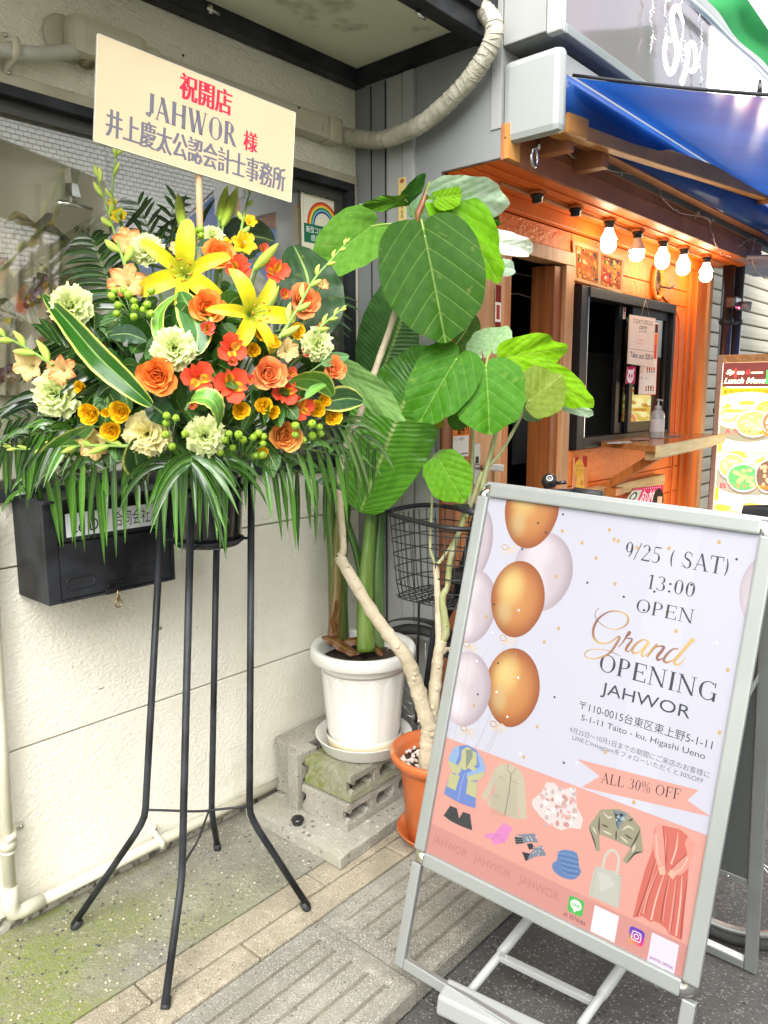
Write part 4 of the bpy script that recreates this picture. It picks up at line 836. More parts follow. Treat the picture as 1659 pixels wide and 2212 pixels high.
# ---------------------------------------------------------------- duct, hose, wrapped pipe
zt0,zb0=on(747,263,1,2.02).z,on(739,310,1,2.02).z
t=thing('pipe_cover_duct','cream plastic duct cover for air conditioner pipes above the shop window','duct',(1.5,2.05,zt0))
CPD=mat('weathered_cream_plastic',(.50,.475,.36),.45,c2=(.40,.375,.27),ns=3,c3=(.2,.18,.12),ns3=26,lo3=.72,hi3=.8)
xa=on(275,75,1,2.02).x; xb=on(740,280,1,2.02).x
zm=(zt0+zb0)/2; hh=(zt0-zb0)/2
def duct(x0,x1,y,hz,name,m=CPD,bev=.012):
    b=MB(); b.box((x0,y,zm-hz),(x1,YW-.001,zm+hz),bev=bev); b.build(name,m,t)
duct(xa+.02,xb-.06,2.02,hh,'duct_run'); duct(xb-.062,xb,2.014,hh+.004,'end_sleeve')
duct(xa+.0,xa+.1,2.012,hh+.006,'joint_sleeve')
p0=on(185,120,1,2.0)
xl=on(147,130,1,2.04).x; zl=on(200,125,1,2.0).z
b=MB(); b.obox(V(((xl+xa)/2+.03,2.04,zm+.01)),V((1,0,0)),V((0,0,1)),V((0,1,0)),(xa-xl)/2+.03,hh+.014,.04,bev=.03); b.build('wall_cap',CPD,t)
b=MB(); b.lathe([(.001,.0),(hh+.016,.0),(hh+.017,.003),(hh+.012,.006),(.001,.006)],(xl+.008,YW-.0085,zm+.01),28,ax=V((0,-1,0))); b.build('wall_cap_flange',CPD,t)
for px,py in ((124,75),(395,120),(645,233)):
    c=on(px,py,1,2.06 if px<200 else 2.02); c.y=YW-.0095 if px<200 else c.y
    b=MB(); b.lathe([(.001,.003),(.0035,.002),(.004,0)],c+V((0,-.001,0)),10,ax=NY); b.build('screw',BLKM,t)
hp=[on(x,y,1,2.035) for x,y in ((-90,96),(-10,106),(25,112),(90,116),(150,112),(176,108))]
t=thing('drain_hose','ribbed off-white drain hose strapped to the wall at top left','hose',hp[2])
b=MB(); P=[V(q) for q in spl([tuple(p) for p in hp],14)]; rr=[.0175+.0012*(i%2) for i in range(len(P))]; b.tube(P,rr,20); b.build('hose',HOSE,t)
e=hp[-1]; b=MB(); b.ball(e+V((.02,.012,-.012)),.026,14,9); b.build('putty_seal',mat('old_putty',(.26,.22,.13),.9,c2=(.1,.08,.05),ns=60,bump=1,bs=90),t)
c=on(27,105,1,2.035); b=MB(); b.tube([V((c.x,YW-.002,c.z+.045)),V((c.x,YW-.006,c.z+.022)),V((c.x,2.012,c.z+.012)),V((c.x,2.010,c.z-.012)),V((c.x,YW-.006,c.z-.028)),V((c.x,YW-.002,c.z-.05))],[.011,.011,.011,.011,.011,.011],6,flat=1); b.build('saddle_strap',CPLAS,t)
for dz in (.04,-.047): b=MB(); b.lathe([(.001,.003),(.0045,.002),(.005,0)],V((c.x,YW-.015,c.z+dz)),10,ax=NY); b.build('strap_screw',STEEL,t)
wp=[on(x,y,0,2.13 if x>760 else 2.10) for x,y in ((738,292),(770,299),(815,303),(860,292),(910,268),(960,228),(1005,182),(1040,135),(1062,92),(1068,58),(1055,33),(1030,17),(985,6),(940,-6))]
t=thing('wrapped_pipe','tape wrapped air conditioner pipe curving from the duct up to the canopy edge','pipe',wp[3])
P=[V(q) for q in spl([tuple(p) for p in wp],10)]; b=MB(); b.tube(P,[.0285+.0018*((i*7)%3-1)*.6 for i in range(len(P))],16); b.build('taped_bundle',mat('grubby_pipe_tape',(.54,.52,.42),.7,c2=(.34,.32,.24),ns=9,bump=.6,bs=50,c3=(.1,.095,.07),ns3=14,lo3=.66,hi3=.75),t)
b=MB()
for i in range(4,len(P)-3,3):
    d=(P[i+1]-P[i]).normalized(); d2=(d+V((U(-.3,.3),U(-.3,.3),U(-.3,.3)))).normalized(); q=d2.to_track_quat('Z','Y')
    b.tube([P[i]+q@V((.0298*cos(k*pi/8),.0298*sin(k*pi/8),0)) for k in range(16)],.0012,4,closed=True)
b.build('tape_edges',mat('tape_edge',(.40,.38,.30),.8),t)
# low water pipe on the cream wall
t=thing('low_water_pipe','cream plastic pipe running along the foot of the wall and up at the left','pipe',(1.2,2.05,.06))
PZ=.062; yv=2.048; r=.0165
b=MB(); b.tube([(.80,yv,PZ),(1.74,yv,PZ)],r,14); b.build('horizontal_pipe',CPLAS,t)
b=MB(); b.tube([(.745,yv,PZ+.07),(.757,yv,.62),(.765,yv,.95),(.775,yv,1.19)],r,14); b.build('vertical_pipe',CPLAS,t)
b=MB(); b.tube([(.745,yv,PZ+.09),(.742,yv,PZ+.03),(.748,yv,PZ+.006),(.77,yv,PZ),(.83,yv,PZ)],r+.0045,14); b.build('elbow',CPLAS,t)
b=MB(); b.tube([(.75,yv,.262),(.7505,yv,.29)],r+.005,14); b.tube([(.7495,yv,.25),(.7497,yv,.258)],r+.003,14); b.build('pipe_socket',CPLAS,t)
for xx,zz,hor in ((1.21,PZ,1),(.752,.30,0)):
    b=MB()
    if hor: b.tube([(xx,YW-.003,zz+.045),(xx,YW-.008,zz+.02),(xx,yv-.019,zz+.006),(xx,yv-.019,zz-.012)],.011,6); sc_=V((xx,YW-.014,zz+.038))
    else: b.tube([(xx+.05,YW-.003,zz),(xx+.024,YW-.006,zz),(xx+.005,yv-.02,zz),(xx-.015,yv-.018,zz)],.011,6); sc_=V((xx+.044,YW-.014,zz))
    b.build('pipe_clip',CPLAS,t); b=MB(); b.lathe([(.001,.003),(.0045,.002),(.005,0)],sc_,10,ax=NY); b.build('clip_screw',STEEL,t)
# ---------------------------------------------------------------- mailbox
t=thing('wall_mailbox','black metal mailbox on the cream wall with a white name strip','mailbox',(1.03,2.0,.955))
MX0,MX1,MY,MZ0,MZ1=.846,1.222,1.90,.957,1.225
b=MB(); b.box((MX0,MY+.016,MZ0),(MX1,YW-.001,MZ1),bev=.002); b.build('case',BLKM,t)
b=MB(); b.box((MX0,MY,MZ0),(MX0+.034,MY+.0155,MZ1),bev=.002); b.box((MX1-.01,MY,MZ0),(MX1,MY+.0155,MZ1),bev=.002); b.box((MX0+.0345,MY,MZ0),(MX1-.0105,MY+.0155,MZ0+.006)); b.build('front_rim',BLKM,t)
b=MB(); b.box((MX0+.036,MY+.002,MZ0+.008),(MX1-.012,MY+.0155,1.112),bev=.002); b.build('door',BLKM,t)
b=MB(); b.box((MX0+.036,MY+.004,1.117),(MX1-.012,MY+.0155,1.19),bev=.002); b.build('letter_flap',BLKM,t)
b=MB(); b.box((MX0-.004,MY-.02,MZ1-.002),(MX1+.004,YW-.001,MZ1+.006),bev=.002); b.build('lid',BLKM,t)
for cx in (.935,1.13):
    b=MB(); c=V((cx,MY+.001,1.005)); pts=[c+V((.024*(1 if -pi/2<a<pi/2 or a>3*pi/2 else -1)+.016*cos(a),0,.016*sin(a))) for a in [2*pi*k/24 for k in range(24)]]; b.tube(pts,.0016,5,closed=True); b.build('pressed_oval',BLKM,t)
b=MB(); b.box((1.005,MY-.009,.985),(1.065,MY+.001,.990),bev=.002); b.box((1.005,MY-.009,.975),(1.01,MY+.001,.9845)); b.build('pull',BLKM,t)
b=MB(); b.box((1.0,MY-.004,.955),(1.03,MY+.0,.972),bev=.002); b.build('hasp',BLKM,t)
s=Sheet((.905,MY+.0025,1.190),(1.165,MY+.0025,1.190),(1.165,MY+.0025,1.128),(.905,MY+.0025,1.128),NY); s.rect(0,0,1,1,rgb(225,228,228)); s.text('Le Du',.06,.3,.42,.84,rgb(30,30,32)); s.text('合同会社',.52,.16,.94,.84,rgb(30,30,32))
s.mb.build('name_strip',PRINT,t)
b=MB(); c=V((1.034,MY-.006,.952)); br=mat('old_brass',(.35,.25,.12),.35,.9)
b.tube([c+V((0,0,.012)),c+V((0,0,-.014))],.0022,6); b.tube([c+V((.0105*cos(k*pi/8),0,-.026+.0105*sin(k*pi/8))) for k in range(16)],.0024,6,closed=True); b.tube([c+V((.004*cos(k*pi/8),0,-.012+.008*sin(k*pi/8))) for k in range(16)],.0022,6,closed=True)
b.top('key_ring',br,'small brass clasp ring hanging from the mailbox hasp','key ring')
# ---------------------------------------------------------------- flower stand
fs=thing('flower_stand','tall black metal flower stand with four splayed legs','stand',(1.14,1.73,0))
tops={(-1,1):(352,1060),(-1,-1):(413,1075),(1,1):(470,1060),(1,-1):(543,1030)}
feet={(-1,1):(.87,1.949),(-1,-1):(.88,1.504),(1,1):(1.366,1.952),(1,-1):(1.36,1.507)}
kn={(-1,1):(313,1770),(-1,-1):(393,1895),(1,1):(457,1752),(1,-1):(539,1762)}
KN={};TP={}
for k,(px,py) in kn.items():
    f=V((*feet[k],0)); d=ray(px,py)
    # knee stands above the line from foot to the stand centre
    c=V((1.145,1.73,0)); n=V((c.y-f.y,-(c.x-f.x),0)); tt=((f-CAM).dot(n))/d.dot(n); KN[k]=CAM+d*tt
for k,(px,py) in tops.items():
    y=1.73+(.085 if k[1]>0 else -.085); TP[k]=on(px,py,1,y)
for k in feet:
    f=V((*feet[k],0)); K=KN[k]; T=TP[k]; u1=(f-K).normalized(); u2=(T-K).normalized()
    P=[f+V((0,0,.012))-u1*.0,K+u1*.05,K+u1*.02+u2*.004,K+u1*.005+u2*.012,K+u2*.035,T]
    b=MB(); b.tube(P,.0098,14); lg=b.build('leg',BLKM,fs)
    b=MB(); b.tube([f+V((0,0,.0)),f-u1*.004+V((0,0,.0)),f-u1*.028],[.0118,.0125,.012],14); b.build('rubber_foot',BLKR,lg)
zc=.245; cen=sum(KN.values(),V((0,0,0)))/4; 
A={k:KN[k]+(TP[k]-KN[k]).normalized()*.028 for k in KN}
cen=sum(A.values(),V((0,0,0)))/4; 
for k,k2 in (((-1,1),(1,-1)),((-1,-1),(1,1))):
    p,q=A[k],A[k2]; mid=(p+q)/2+V((0,0,-.01 if k==(-1,1) else -.02)); b=MB(); b.tube(spl([tuple(p),tuple(p.lerp(mid,.5)+V((0,0,.0))),tuple(mid),tuple(q.lerp(mid,.5)),tuple(q)],5),.0035,8); b.build('cross_brace',BLKM,fs)
rc=sum(TP.values(),V((0,0,0)))/4; RC=V((rc.x,rc.y,0))
for z in (1.10,1.24):
    rg_=.094 if z<1.2 else .106; b=MB(); b.tube([(RC.x+rg_*cos(a),RC.y+rg_*sin(a),z) for a in [2*pi*k/32 for k in range(32)]],.005,8,closed=True); b.build('ring',BLKM,fs)
for k in feet:
    T=TP[k]; d=(V((T.x,T.y,0))-RC).normalized(); b=MB(); b.tube([V((T.x,T.y,1.10)),RC+d*.094+V((0,0,1.10))],.004,6); b.build('ring_strut',BLKM,fs)
t=thing('flower_bucket','black plastic bucket held in the ring of the flower stand','bucket',(RC.x,RC.y,1.09))
b=MB(); b.lathe([(.001,1.085),(.084,1.085),(.09,1.09),(.101,1.27),(.106,1.275),(.106,1.285),(.098,1.285),(.095,1.25),(.001,1.25)],(RC.x,RC.y,0),40); b.build('bucket_body',mat('glossy_black_plastic',(.012,.013,.015),.18,coat=.4),t)
# ---------------------------------------------------------------- congratulation board
cB=V((1.2005,1.651,2.148)); Wb=V((.9804,-.1646,-.1084)).normalized(); Vb=V((.1129,.0179,.9934)); Vb=(Vb-Wb*Vb.dot(Wb)).normalized(); Nb=Wb.cross(Vb); 
if Nb.y>0: Nb=-Nb
hw,hb=.26,.1164
cs=[cB-Wb*hw+Vb*hb,cB+Wb*hw+Vb*hb,cB+Wb*hw-Vb*hb,cB-Wb*hw-Vb*hb]
t=thing('congratulation_board','cream board on a wooden stick with red and grey Japanese greeting, above the flowers','sign board',cB-Vb*hb)
b=MB(); b.prism(cs,Nb*-.007,col=rgb(246,220,168)); b.build('board',mat('board_face',(.53,.44,.275),.55,c2=(.50,.41,.25),ns=6,bump=.08,bs=30),t)
b=MB(); w_=.0015
bk_=MB(); bk_.prism([p+Nb*-.0072 for p in cs],Nb*-.002); bk_.build('added_bright_back',mat('added_back_white',(.88,.86,.80),.7),t)  # white panel added to brighten the board's back in the window reflection
for i in range(4):
    p,q=cs[i],cs[(i+1)%4]; b.prism([p+Nb*.0006,q+Nb*.0006,q-Nb*.0075,p-Nb*.0075],(cB-(p+q)/2).normalized()*-.0012)
b.build('wrap_edge',mat('clear_film_edge',(.7,.66,.56),.2,coat=.5),t)
s=Sheet(*cs,Nb); s.k=2
def bu(px,py):
    p=onp(px/1.106*.5486,py/1.106*.5486,cB,Nb)-cs[0]; return (p.dot(Wb)/(2*hw),-p.dot(Vb)/(2*hb))
def bt(tx,bl,tr,col,**k):
    a,c=bu(*bl),bu(*tr); print(tx,a,c); s.text(tx,a[0],c[1],c[0],a[1],col,**k)
RD_=rgb(196,48,70); GR_=rgb(104,102,112)
bt('祝開店',(783,425),(1010,400),RD_,fat=.035); bt('JAHWOR',(635,505),(1035,545),GR_,serif=True,tw=1.6); bt('様',(1060,650),(1122,585),RD_,fat=.03); 
bt('井上慶太公認会計士事務所',(462,590),(1243,735),GR_,fat=.03)
s.mb.build('lettering',PRINT,t)
b=MB(); st0=cB-Vb*hb; st1=on(432,500,1,1.69); st1=V((st1.x,1.69,st1.z)); bb=V((RC.x,RC.y,1.12)); b.tube([cB+Vb*.02-Nb*.014,st0-Nb*.014,st1,bb],.0085,10); b.build('stick',mat('wooden_stick',(.72,.50,.30),.6,c2=(.6,.38,.2),ns=12,stretch=(4,4,.3)),t)
# ---------------------------------------------------------------- poster stand
O=V((1.641,1.114,1.264)); Ws=V((.057,-.998,-.041)).normalized(); Vs=V((.245,-.025,.969)); Vs=(Vs-Ws*Vs.dot(Ws)).normalized(); Ns=Ws.cross(Vs)
if Ns.x>0: Ns=-Ns
PW,PH=.71,.993
def S3(u,v,h=0): return O+Ws*u-Vs*v+Ns*h
fr=thing('poster_stand','silver A-frame poster stand advertising a 9/25 grand opening','poster stand',S3(.35,1.27))
SIL=mat('silver_snap_frame',(.25,.265,.248),.35,.3,c2=(.22,.235,.22),ns=3)
def sbox(u0,v0,u1,v1,h0,h1,m,name,bev=.003,par=None):
    b=MB(); b.obox(S3((u0+u1)/2,(v0+v1)/2,(h0+h1)/2),Ws,-Vs,Ns,(u1-u0)/2,(v1-v0)/2,(h1-h0)/2,bev=bev); return b.build(name,m,par or fr)
rl=.033
sbox(rl+.0,0,PW-rl,rl,-.006,.010,SIL,'frame_rail',.005); sbox(rl,PH-rl-.003,PW-rl,PH,-.006,.010,SIL,'frame_rail',.005)
sbox(0,rl,rl,PH-rl,-.006,.010,SIL,'frame_rail',.005); sbox(PW-rl,rl,PW,PH-rl,-.006,.010,SIL,'frame_rail',.005)
sbox(.012,.012,PW-.012,PH-.012,-.004,-.001,mat('backing_sheet',(.25,.26,.25),.5),'backing_sheet',0)
CHR=mat('chrome_corner',(.7,.7,.68),.12,1)
for cu,cv,sx,sy in ((rl,rl,-1,-1),(PW-rl,rl,1,-1),(PW-rl,PH-rl,1,1),(rl,PH-rl,-1,1)):
    b=MB()
    def cf(u,v):
        a=u*pi/2; ra=.004+(rl-.005)*v; h=.0095*sqrt(max(0,1-(2*v-1)**2))**.5+.0005 if 1 else 0
        return S3(cu+sx*ra*cos(a),cv+sy*ra*sin(a),h)
    b.grid(cf,10,8,uv=False); b.grid(lambda u,v:S3(cu+sx*(rl-.001)*cos(u*pi/2),cv+sy*(rl-.001)*sin(u*pi/2),-.006+.0065*v),10,1,uv=False); b.build('corner_cap',CHR,fr)
PT=mat('poster_print',(1,1,1),.35,vc=True,coat=.0)
s=Sheet(S3(rl-.003,rl-.003,0),S3(PW-rl+.003,rl-.003,0),S3(PW-rl+.003,PH-rl+.003,0),S3(rl-.003,PH-rl+.003,0),Ns)
sw,shh=PW-2*rl+.006,PH-2*rl+.006
def pu(u,v): return ((u-rl+.003)/sw,(v-rl+.003)/shh)
LAV=rgb(212,213,227); PNK=rgb(230,166,152); DRK=rgb(214,150,142); INK=rgb(52,56,62)
def rct(u0,v0,u1,v1,c): a,b_=pu(u0,v0),pu(u1,v1); s.rect(a[0],a[1],b_[0],b_[1],c)
s.rect(0,0,1,1,LAV)
for (u0,u1,c) in ((.03,.11,rgb(215,216,229)),(.47,.56,rgb(216,217,231))): rct(u0,.033,u1,.96,c)
def gold(r,x,y):
    k=min(1,max(0,(1-r)*1.15)); hl=max(0,1-((x*r+.35)**2+(y*r+.35)**2)*2.4); h2=max(0,1-((x*r+.45)**2+(y*r-.45)**2)*5)
    a=(196+18*k,122+30*k,62+26*k); c=[a[i]+(((242,218,140)[i]-a[i])*hl)*.9 for i in range(3)]; c=[c[i]+((222,222,170)[i]-c[i])*h2*.55 for i in range(3)]
    e=max(0,r-.62)*2.2; c=[c[i]*(1-(.22,.36,.45)[i]*e) for i in range(3)]
    return rgb(*c)
def pearl(r,x,y):
    hl=max(0,1-((x*r+.3)**2+(y*r-.5)**2)*2.6); h2=max(0,1-((x*r+.2)**2+(y*r+.5)**2)*3); d=max(0,x*r)*16+max(0,r-.8)*14
    b_=(216,206,212); d=max(0,x*r)*20+max(0,r-.7)*70; return rgb(*[min(248,b_[i]+26*hl+16*h2-d*(1,1.15,1.05)[i]) for i in range(3)])
def disc2(cu,cv,ru,rv,grad,pear=.08,rot=0):
    a=pu(cu,cv); h=s.lay(); n=40; rings=[1,.93,.82,.68,.5,.3,.12]; vs=[];cs_=[]
    for r in rings:
        for k in range(n):
            t=2*pi*k/n; x,y=cos(t),sin(t); xx=x*(1-pear*max(0,y)); u,v=pu(cu+(ru*xx*cos(rot)-rv*y*sin(rot))*r,cv+(ru*xx*sin(rot)+rv*y*cos(rot))*r)
            u=min(1,max(0,u)); v=min(1,max(0,v)); vs.append(s.pt(u,v,h)); cs_.append(grad(r,x,y))
    fs_=[(i*n+k,i*n+(k+1)%n,(i+1)*n+(k+1)%n,(i+1)*n+k) for i in range(len(rings)-1) for k in range(n)]+[tuple((len(rings)-1)*n+k for k in range(n))]
    s.mb.add(vs,fs_,cs_)
def bow(u,v,z=1):
    c1,c2=rgb(214,170,105),rgb(240,215,165)
    for sg in (-1,1):
        pts=[(u,v),(u+sg*.012*z,v-.009*z),(u+sg*.021*z,v-.002*z),(u+sg*.014*z,v+.005*z),(u,v)]
        s.line([pu(*q) for q in spl(pts,6)],.0022*z,c1 if sg<0 else c2); s.line([pu(*q) for q in spl([(u,v),(u+sg*.008*z,v+.01*z),(u+sg*.016*z,v+.014*z)],5)],[.0015,.0015,.002,.002,.002,.0025,.003,.003,.003,.002,.001],c2)
def string(u0,v0,u1,v1): s.line([pu(*q) for q in spl([(u0,v0),((u0+u1)/2+.003,(v0+v1)/2),(u1,v1)],6)],.0008,rgb(200,180,170))
disc2(.015,.16,.05,.10,pearl)
string(.114,.15,.10,.19); disc2(.213,.195,.078,.097,pearl); string(.045,.42,.04,.66); 
disc2(.155,.05,.073,.097,gold); bow(.114,.155); disc2(.040,.318,.068,.095,pearl); disc2(.160,.274,.073,.095,gold); bow(.153,.378); 
string(.153,.385,.13,.44); string(.18,.37,.165,.42); string(.108,.39,.09,.45)
disc2(.188,.488,.073,.096,gold); disc2(.063,.526,.072,.095,pearl); bow(.054,.418); bow(.168,.59); bow(.09,.625)
string(.165,.595,.145,.66); string(.17,.595,.155,.66); string(.088,.63,.085,.66); string(.055,.425,.055,.66); string(.185,.4,.12,.66)
disc2(.715,.148,.06,.085,pearl)
# confetti
for u,v,k in ((.246,.09,0),(.30,.11,0),(.18,.08,1),(.205,.10,1),(.24,.05,1),(.36,.07,0),(.375,.09,0),(.385,.092,0),(.43,.10,0),(.5,.09,0),(.34,.14,0),(.25,.20,0),(.33,.20,1),(.15,.15,1),(.395,.19,0),(.42,.215,1),(.47,.235,1),(.485,.19,1),(.28,.32,0),(.25,.36,0),(.545,.265,0),(.30,.48,1),(.27,.56,0),(.35,.62,1),(.25,.64,0),(.44,.565,0),(.52,.23,0),(.10,.30,1),(.11,.37,2),(.17,.30,2),(.08,.45,2),(.14,.44,1),(.20,.46,2),(.15,.51,2),(.19,.56,2),(.10,.53,1),(.24,.635,2),(.38,.61,2),(.63,.27,2),(.66,.32,0),(.665,.45,0),(.60,.6,0),(.37,.47,2),(.56,.16,1),(.085,.335,0),(.095,.56,0),(.52,.65,0),(.64,.09,1),(.6,.06,0)):
    a=pu(u,v); c=(rgb(214,176,110),rgb(40,44,52),rgb(248,248,250))[k]; r=(.0048,.0028,.003)[k]; s.disc(a[0],a[1],r/sw*(1 if k else .8),r/shh,c,10,rot=.4*k)
# pink field, ribbon, darker band
rct(.03,.661,.69,.968,PNK); a=.884
s.poly([pu(.03,a),pu(.69,a+.006),pu(.69,.968),pu(.03,.968)],DRK)
s.poly([pu(*q) for q in ((.379,.601),(.645,.578),(.626,.606),(.676,.622),(.401,.659),(.437,.621))],PNK)
def tx(t,u0,v0,u1,v1,c=INK,**k): a,b_=pu(u0,v0),pu(u1,v1); s.text(t,a[0],a[1],b_[0],b_[1],c,**k)
tx('9/25 ( SAT)',.403,.09,.627,.127,serif=True,tw=.9); tx('13:00',.464,.154,.569,.186,serif=True,tw=.9); tx('OPEN',.450,.212,.576,.242,serif=True,tw=.9)
tx('OPENING',.39,.352,.648,.392,serif=True); tx('JAHWOR',.406,.414,.603,.449)
tx('〒110-0015台東区東上野5-1-11',.363,.468,.656,.490); tx('5-1-11 Taito - ku, Higashi Ueno',.372,.5,.646,.517)
GR2=rgb(96,98,118); tx('9月25日～10月1日までの期間にご来店のお客様に',.350,.534,.661,.548,GR2); tx('LINEとInstagramをフォローいただくと30%OFF',.360,.551,.651,.565,GR2)
tx('ALL 30% OFF',.441,.590,.611,.633,rgb(45,25,32),serif=True,tw=.85,dv=-0) if 0 else s.text('ALL 30% OFF',pu(.441,0)[0],pu(0,.611)[1],pu(.611,0)[0],pu(0,.634)[1],rgb(45,25,32),serif=True,tw=.85,dv=-.023/shh)
A_=crop(2200,2200,2.212); B_=crop(1650,2850,2.07375); C_=crop(2200,3050,2.5523); D_=crop(1500,2900,1.0886)
def px2(cr,q): 
    p=onp(*cr(*q),O,Ns)-O; return pu(p.dot(Ws),-p.dot(Vs))
def pg(cr,pts,c,smooth=0): s.poly([px2(cr,q) for q in (spl(pts+[pts[0]],smooth)[:-1] if smooth else pts)],c)
def pl(cr,pts,w_,c,n=5): 
    q=spl(pts,n); m=len(q); 
    if isinstance(w_,list):
        L_=len(w_)-1; ww=[]
        for i in range(m): f_=i/(m-1)*L_; k=min(int(f_),L_-1); ww.append(w_[k]+(w_[k+1]-w_[k])*(f_-k))
    else: ww=w_
    if callable(c): c=[c(*z) for z in q]
    s.line([px2(cr,z) for z in q],ww,c)
def gcol(x,y):
    k=.5+.5*sin(x*.016+y*.011); a,b_=(226,190,110),(150,100,80); return rgb(*[b_[i]+(a[i]-b_[i])*k for i in range(3)])
pl(A_,[(355,428),(322,460),(320,510),(350,552),(420,600),(500,615),(570,590),(605,545),(590,490),(520,458),(430,465),(350,520),(305,600),(305,680),(350,730),(420,738),(480,705),(518,678),(530,690),(500,745),(450,815),(390,850),(310,872),(245,860),(228,830),(262,797),(340,790),(430,800),(540,850)],[.0012,.0015,.002,.002,.0018,.0022,.0035,.0045,.004,.003,.0035,.005,.0062,.006,.0045,.0035,.003,.004,.0055,.006,.005,.004,.0028,.0025,.0028,.0025,.002,.0018,.001],gcol)
pl(A_,[(518,772),(560,725),(612,640),(618,655),(585,690),(640,700),(600,760),(585,795),(605,808),(640,780)],[.0012,.003,.0052,.0045,.002,.004,.006,.005,.0025,.0015],gcol)
pl(A_,[(782,718),(735,705),(680,738),(640,790),(655,822),(705,808),(765,742),(785,722)],[.003,.0035,.005,.0062,.005,.003,.002,.004],gcol)
pl(A_,[(785,722),(745,785),(722,835),(740,848),(775,820)],[.006,.0062,.005,.003,.0012],gcol)
pl(A_,[(860,745),(810,800),(770,855)],[.006,.006,.004],gcol); pl(A_,[(790,830),(850,770),(915,765),(900,800),(860,850),(865,882),(905,868)],[.0015,.0025,.005,.0065,.0065,.005,.002],gcol)
pl(A_,[(1045,788),(1000,785),(945,830),(915,880),(940,903),(1000,880),(1060,810)],[.003,.0035,.005,.0062,.005,.003,.002],gcol)
pl(A_,[(1178,698),(1130,745),(1060,830),(1010,890),(1020,922),(1060,912),(1100,865)],[.0085,.007,.006,.006,.005,.003,.0012],gcol)
# clothes
bl,lb,kh=rgb(112,138,206),rgb(150,182,222),rgb(196,196,146)
pg(B_,[(330,182),(400,172),(470,215),(500,330),(470,480),(465,610),(460,690),(320,640),(205,570),(240,450),(290,390),(300,280)],bl); pg(B_,[(330,182),(285,195),(245,270),(242,330),(270,385),(315,420),(350,375),(300,320),(330,250)],lb); pg(B_,[(245,300),(242,330),(270,385),(315,420),(350,375),(310,335)],kh)
pg(B_,[(470,215),(510,270),(545,350),(530,430),(480,460),(400,465),(388,405),(450,380),(500,350)],lb); pg(B_,[(400,465),(392,430),(530,390),(530,430),(480,460)],kh)
pg(B_,[(350,215),(400,185),(470,240),(475,330),(450,345),(475,370),(440,385),(405,360),(375,380),(315,345),(345,290)],kh); pg(B_,[(385,210),(440,215),(440,270),(385,370)],rgb(140,150,130)); pg(B_,[(255,400),(335,425),(300,545),(228,510)],kh); pg(B_,[(400,460),(480,480),(465,605),(385,570)],kh); pl(B_,[(375,400),(340,520),(320,635)],.001,rgb(200,210,235))
tw_,tw2=rgb(200,192,168),rgb(170,160,138)
pg(B_,[(655,332),(610,380),(560,500),(505,590),(540,635),(620,500),(660,420)],tw_); pg(B_,[(845,405),(865,500),(880,780),(820,775),(820,600),(815,470)],tw_); pg(B_,[(735,320),(655,335),(640,430),(620,540),(555,640),(558,665),(700,745),(810,785),(820,600),(825,470),(850,410),(790,350)],tw_)
for i in range(22): pl(B_,[(600-i*1.5+i*i*.05,400+i*16),(700,420+i*15.5),(800,450+i*14.5)],.0005,tw2,2)
pl(B_,[(755,400),(735,560),(702,742)],.0012,rgb(120,112,98)); pl(B_,[(730,322),(725,370),(760,405),(795,360)],.0018,tw2); pl(B_,[(650,430),(710,455)],.0015,tw2); pl(B_,[(760,470),(815,490)],.0015,tw2); pl(B_,[(610,580),(665,605)],.0015,tw2)
pg(B_,[(1040,475),(1110,485),(1160,550),(1210,525),(1280,575),(1290,680),(1340,780),(1320,860),(1230,850),(1160,870),(1060,820),(990,755),(925,670),(925,620),(1000,560)],rgb(228,216,214)); random.seed(5)
for i in range(60): 
    q=px2(B_,(U(960,1310),0)); x=U(990,1290); y=U(530,830); q=px2(B_,(x,y)); s.disc(q[0],q[1],U(.004,.01),U(.003,.008),[rgb(222,180,172),rgb(205,150,145),rgb(240,236,234),rgb(196,178,180)][i%4],7,U(0,3))
pg(B_,[(255,668),(310,690),(325,775),(360,718),(418,738),(435,870),(410,862),(330,830),(260,795),(200,750)],rgb(62,64,70)); 
for k in range(5): pl(B_,[(270+k*10,700),(245+k*22,790)],.0008,rgb(38,40,46),2)
pg(B_,[(690,805),(765,850),(720,940),(690,975),(610,985),(590,940),(535,930),(545,900),(620,890)],rgb(224,138,196)); pl(B_,[(600,945),(650,900),(700,975)],.001,rgb(180,90,150)); pl(B_,[(620,900),(680,960)],.001,rgb(190,100,160))
gv=rgb(128,136,150); gd=rgb(48,50,58)
for q in ([(780,920),(860,935),(855,975),(790,985)],[(840,1045),(910,1060),(900,1110),(870,1120)],[(880,980),(920,975),(950,1015),(900,1030)]): pg(B_,q,gd)
pg(B_,[(945,895),(972,970),(890,965),(850,980),(845,925),(790,905)],gv); pg(B_,[(1000,990),(1040,1075),(950,1085),(885,1115),(905,1060),(940,1020)],gv)
for k in range(4): pl(B_,[(782+k*3,922+k*18),(845,930+k*16)],.0012,gv,2)
for i in range(14): q=px2(B_,(U(870,960),U(905,965)) if i%2 else (U(930,1020),U(1005,1075))); s.disc(q[0],q[1],.0025,.002,rgb(215,218,226),6)
pg(D_,[(790,485),(840,500),(850,560),(858,580),(830,612),(780,605),(740,575),(735,545),(755,530),(760,495)],rgb(98,132,184),3)
for k in range(9): pl(D_,[(760+k*3,500+k*10),(800,505+k*11),(848,520+k*10)],.0012,rgb(58,86,136) if k%2 else rgb(140,168,208),3)
sl_,sd_,sh_=rgb(160,154,128),rgb(70,66,54),rgb(214,210,186)
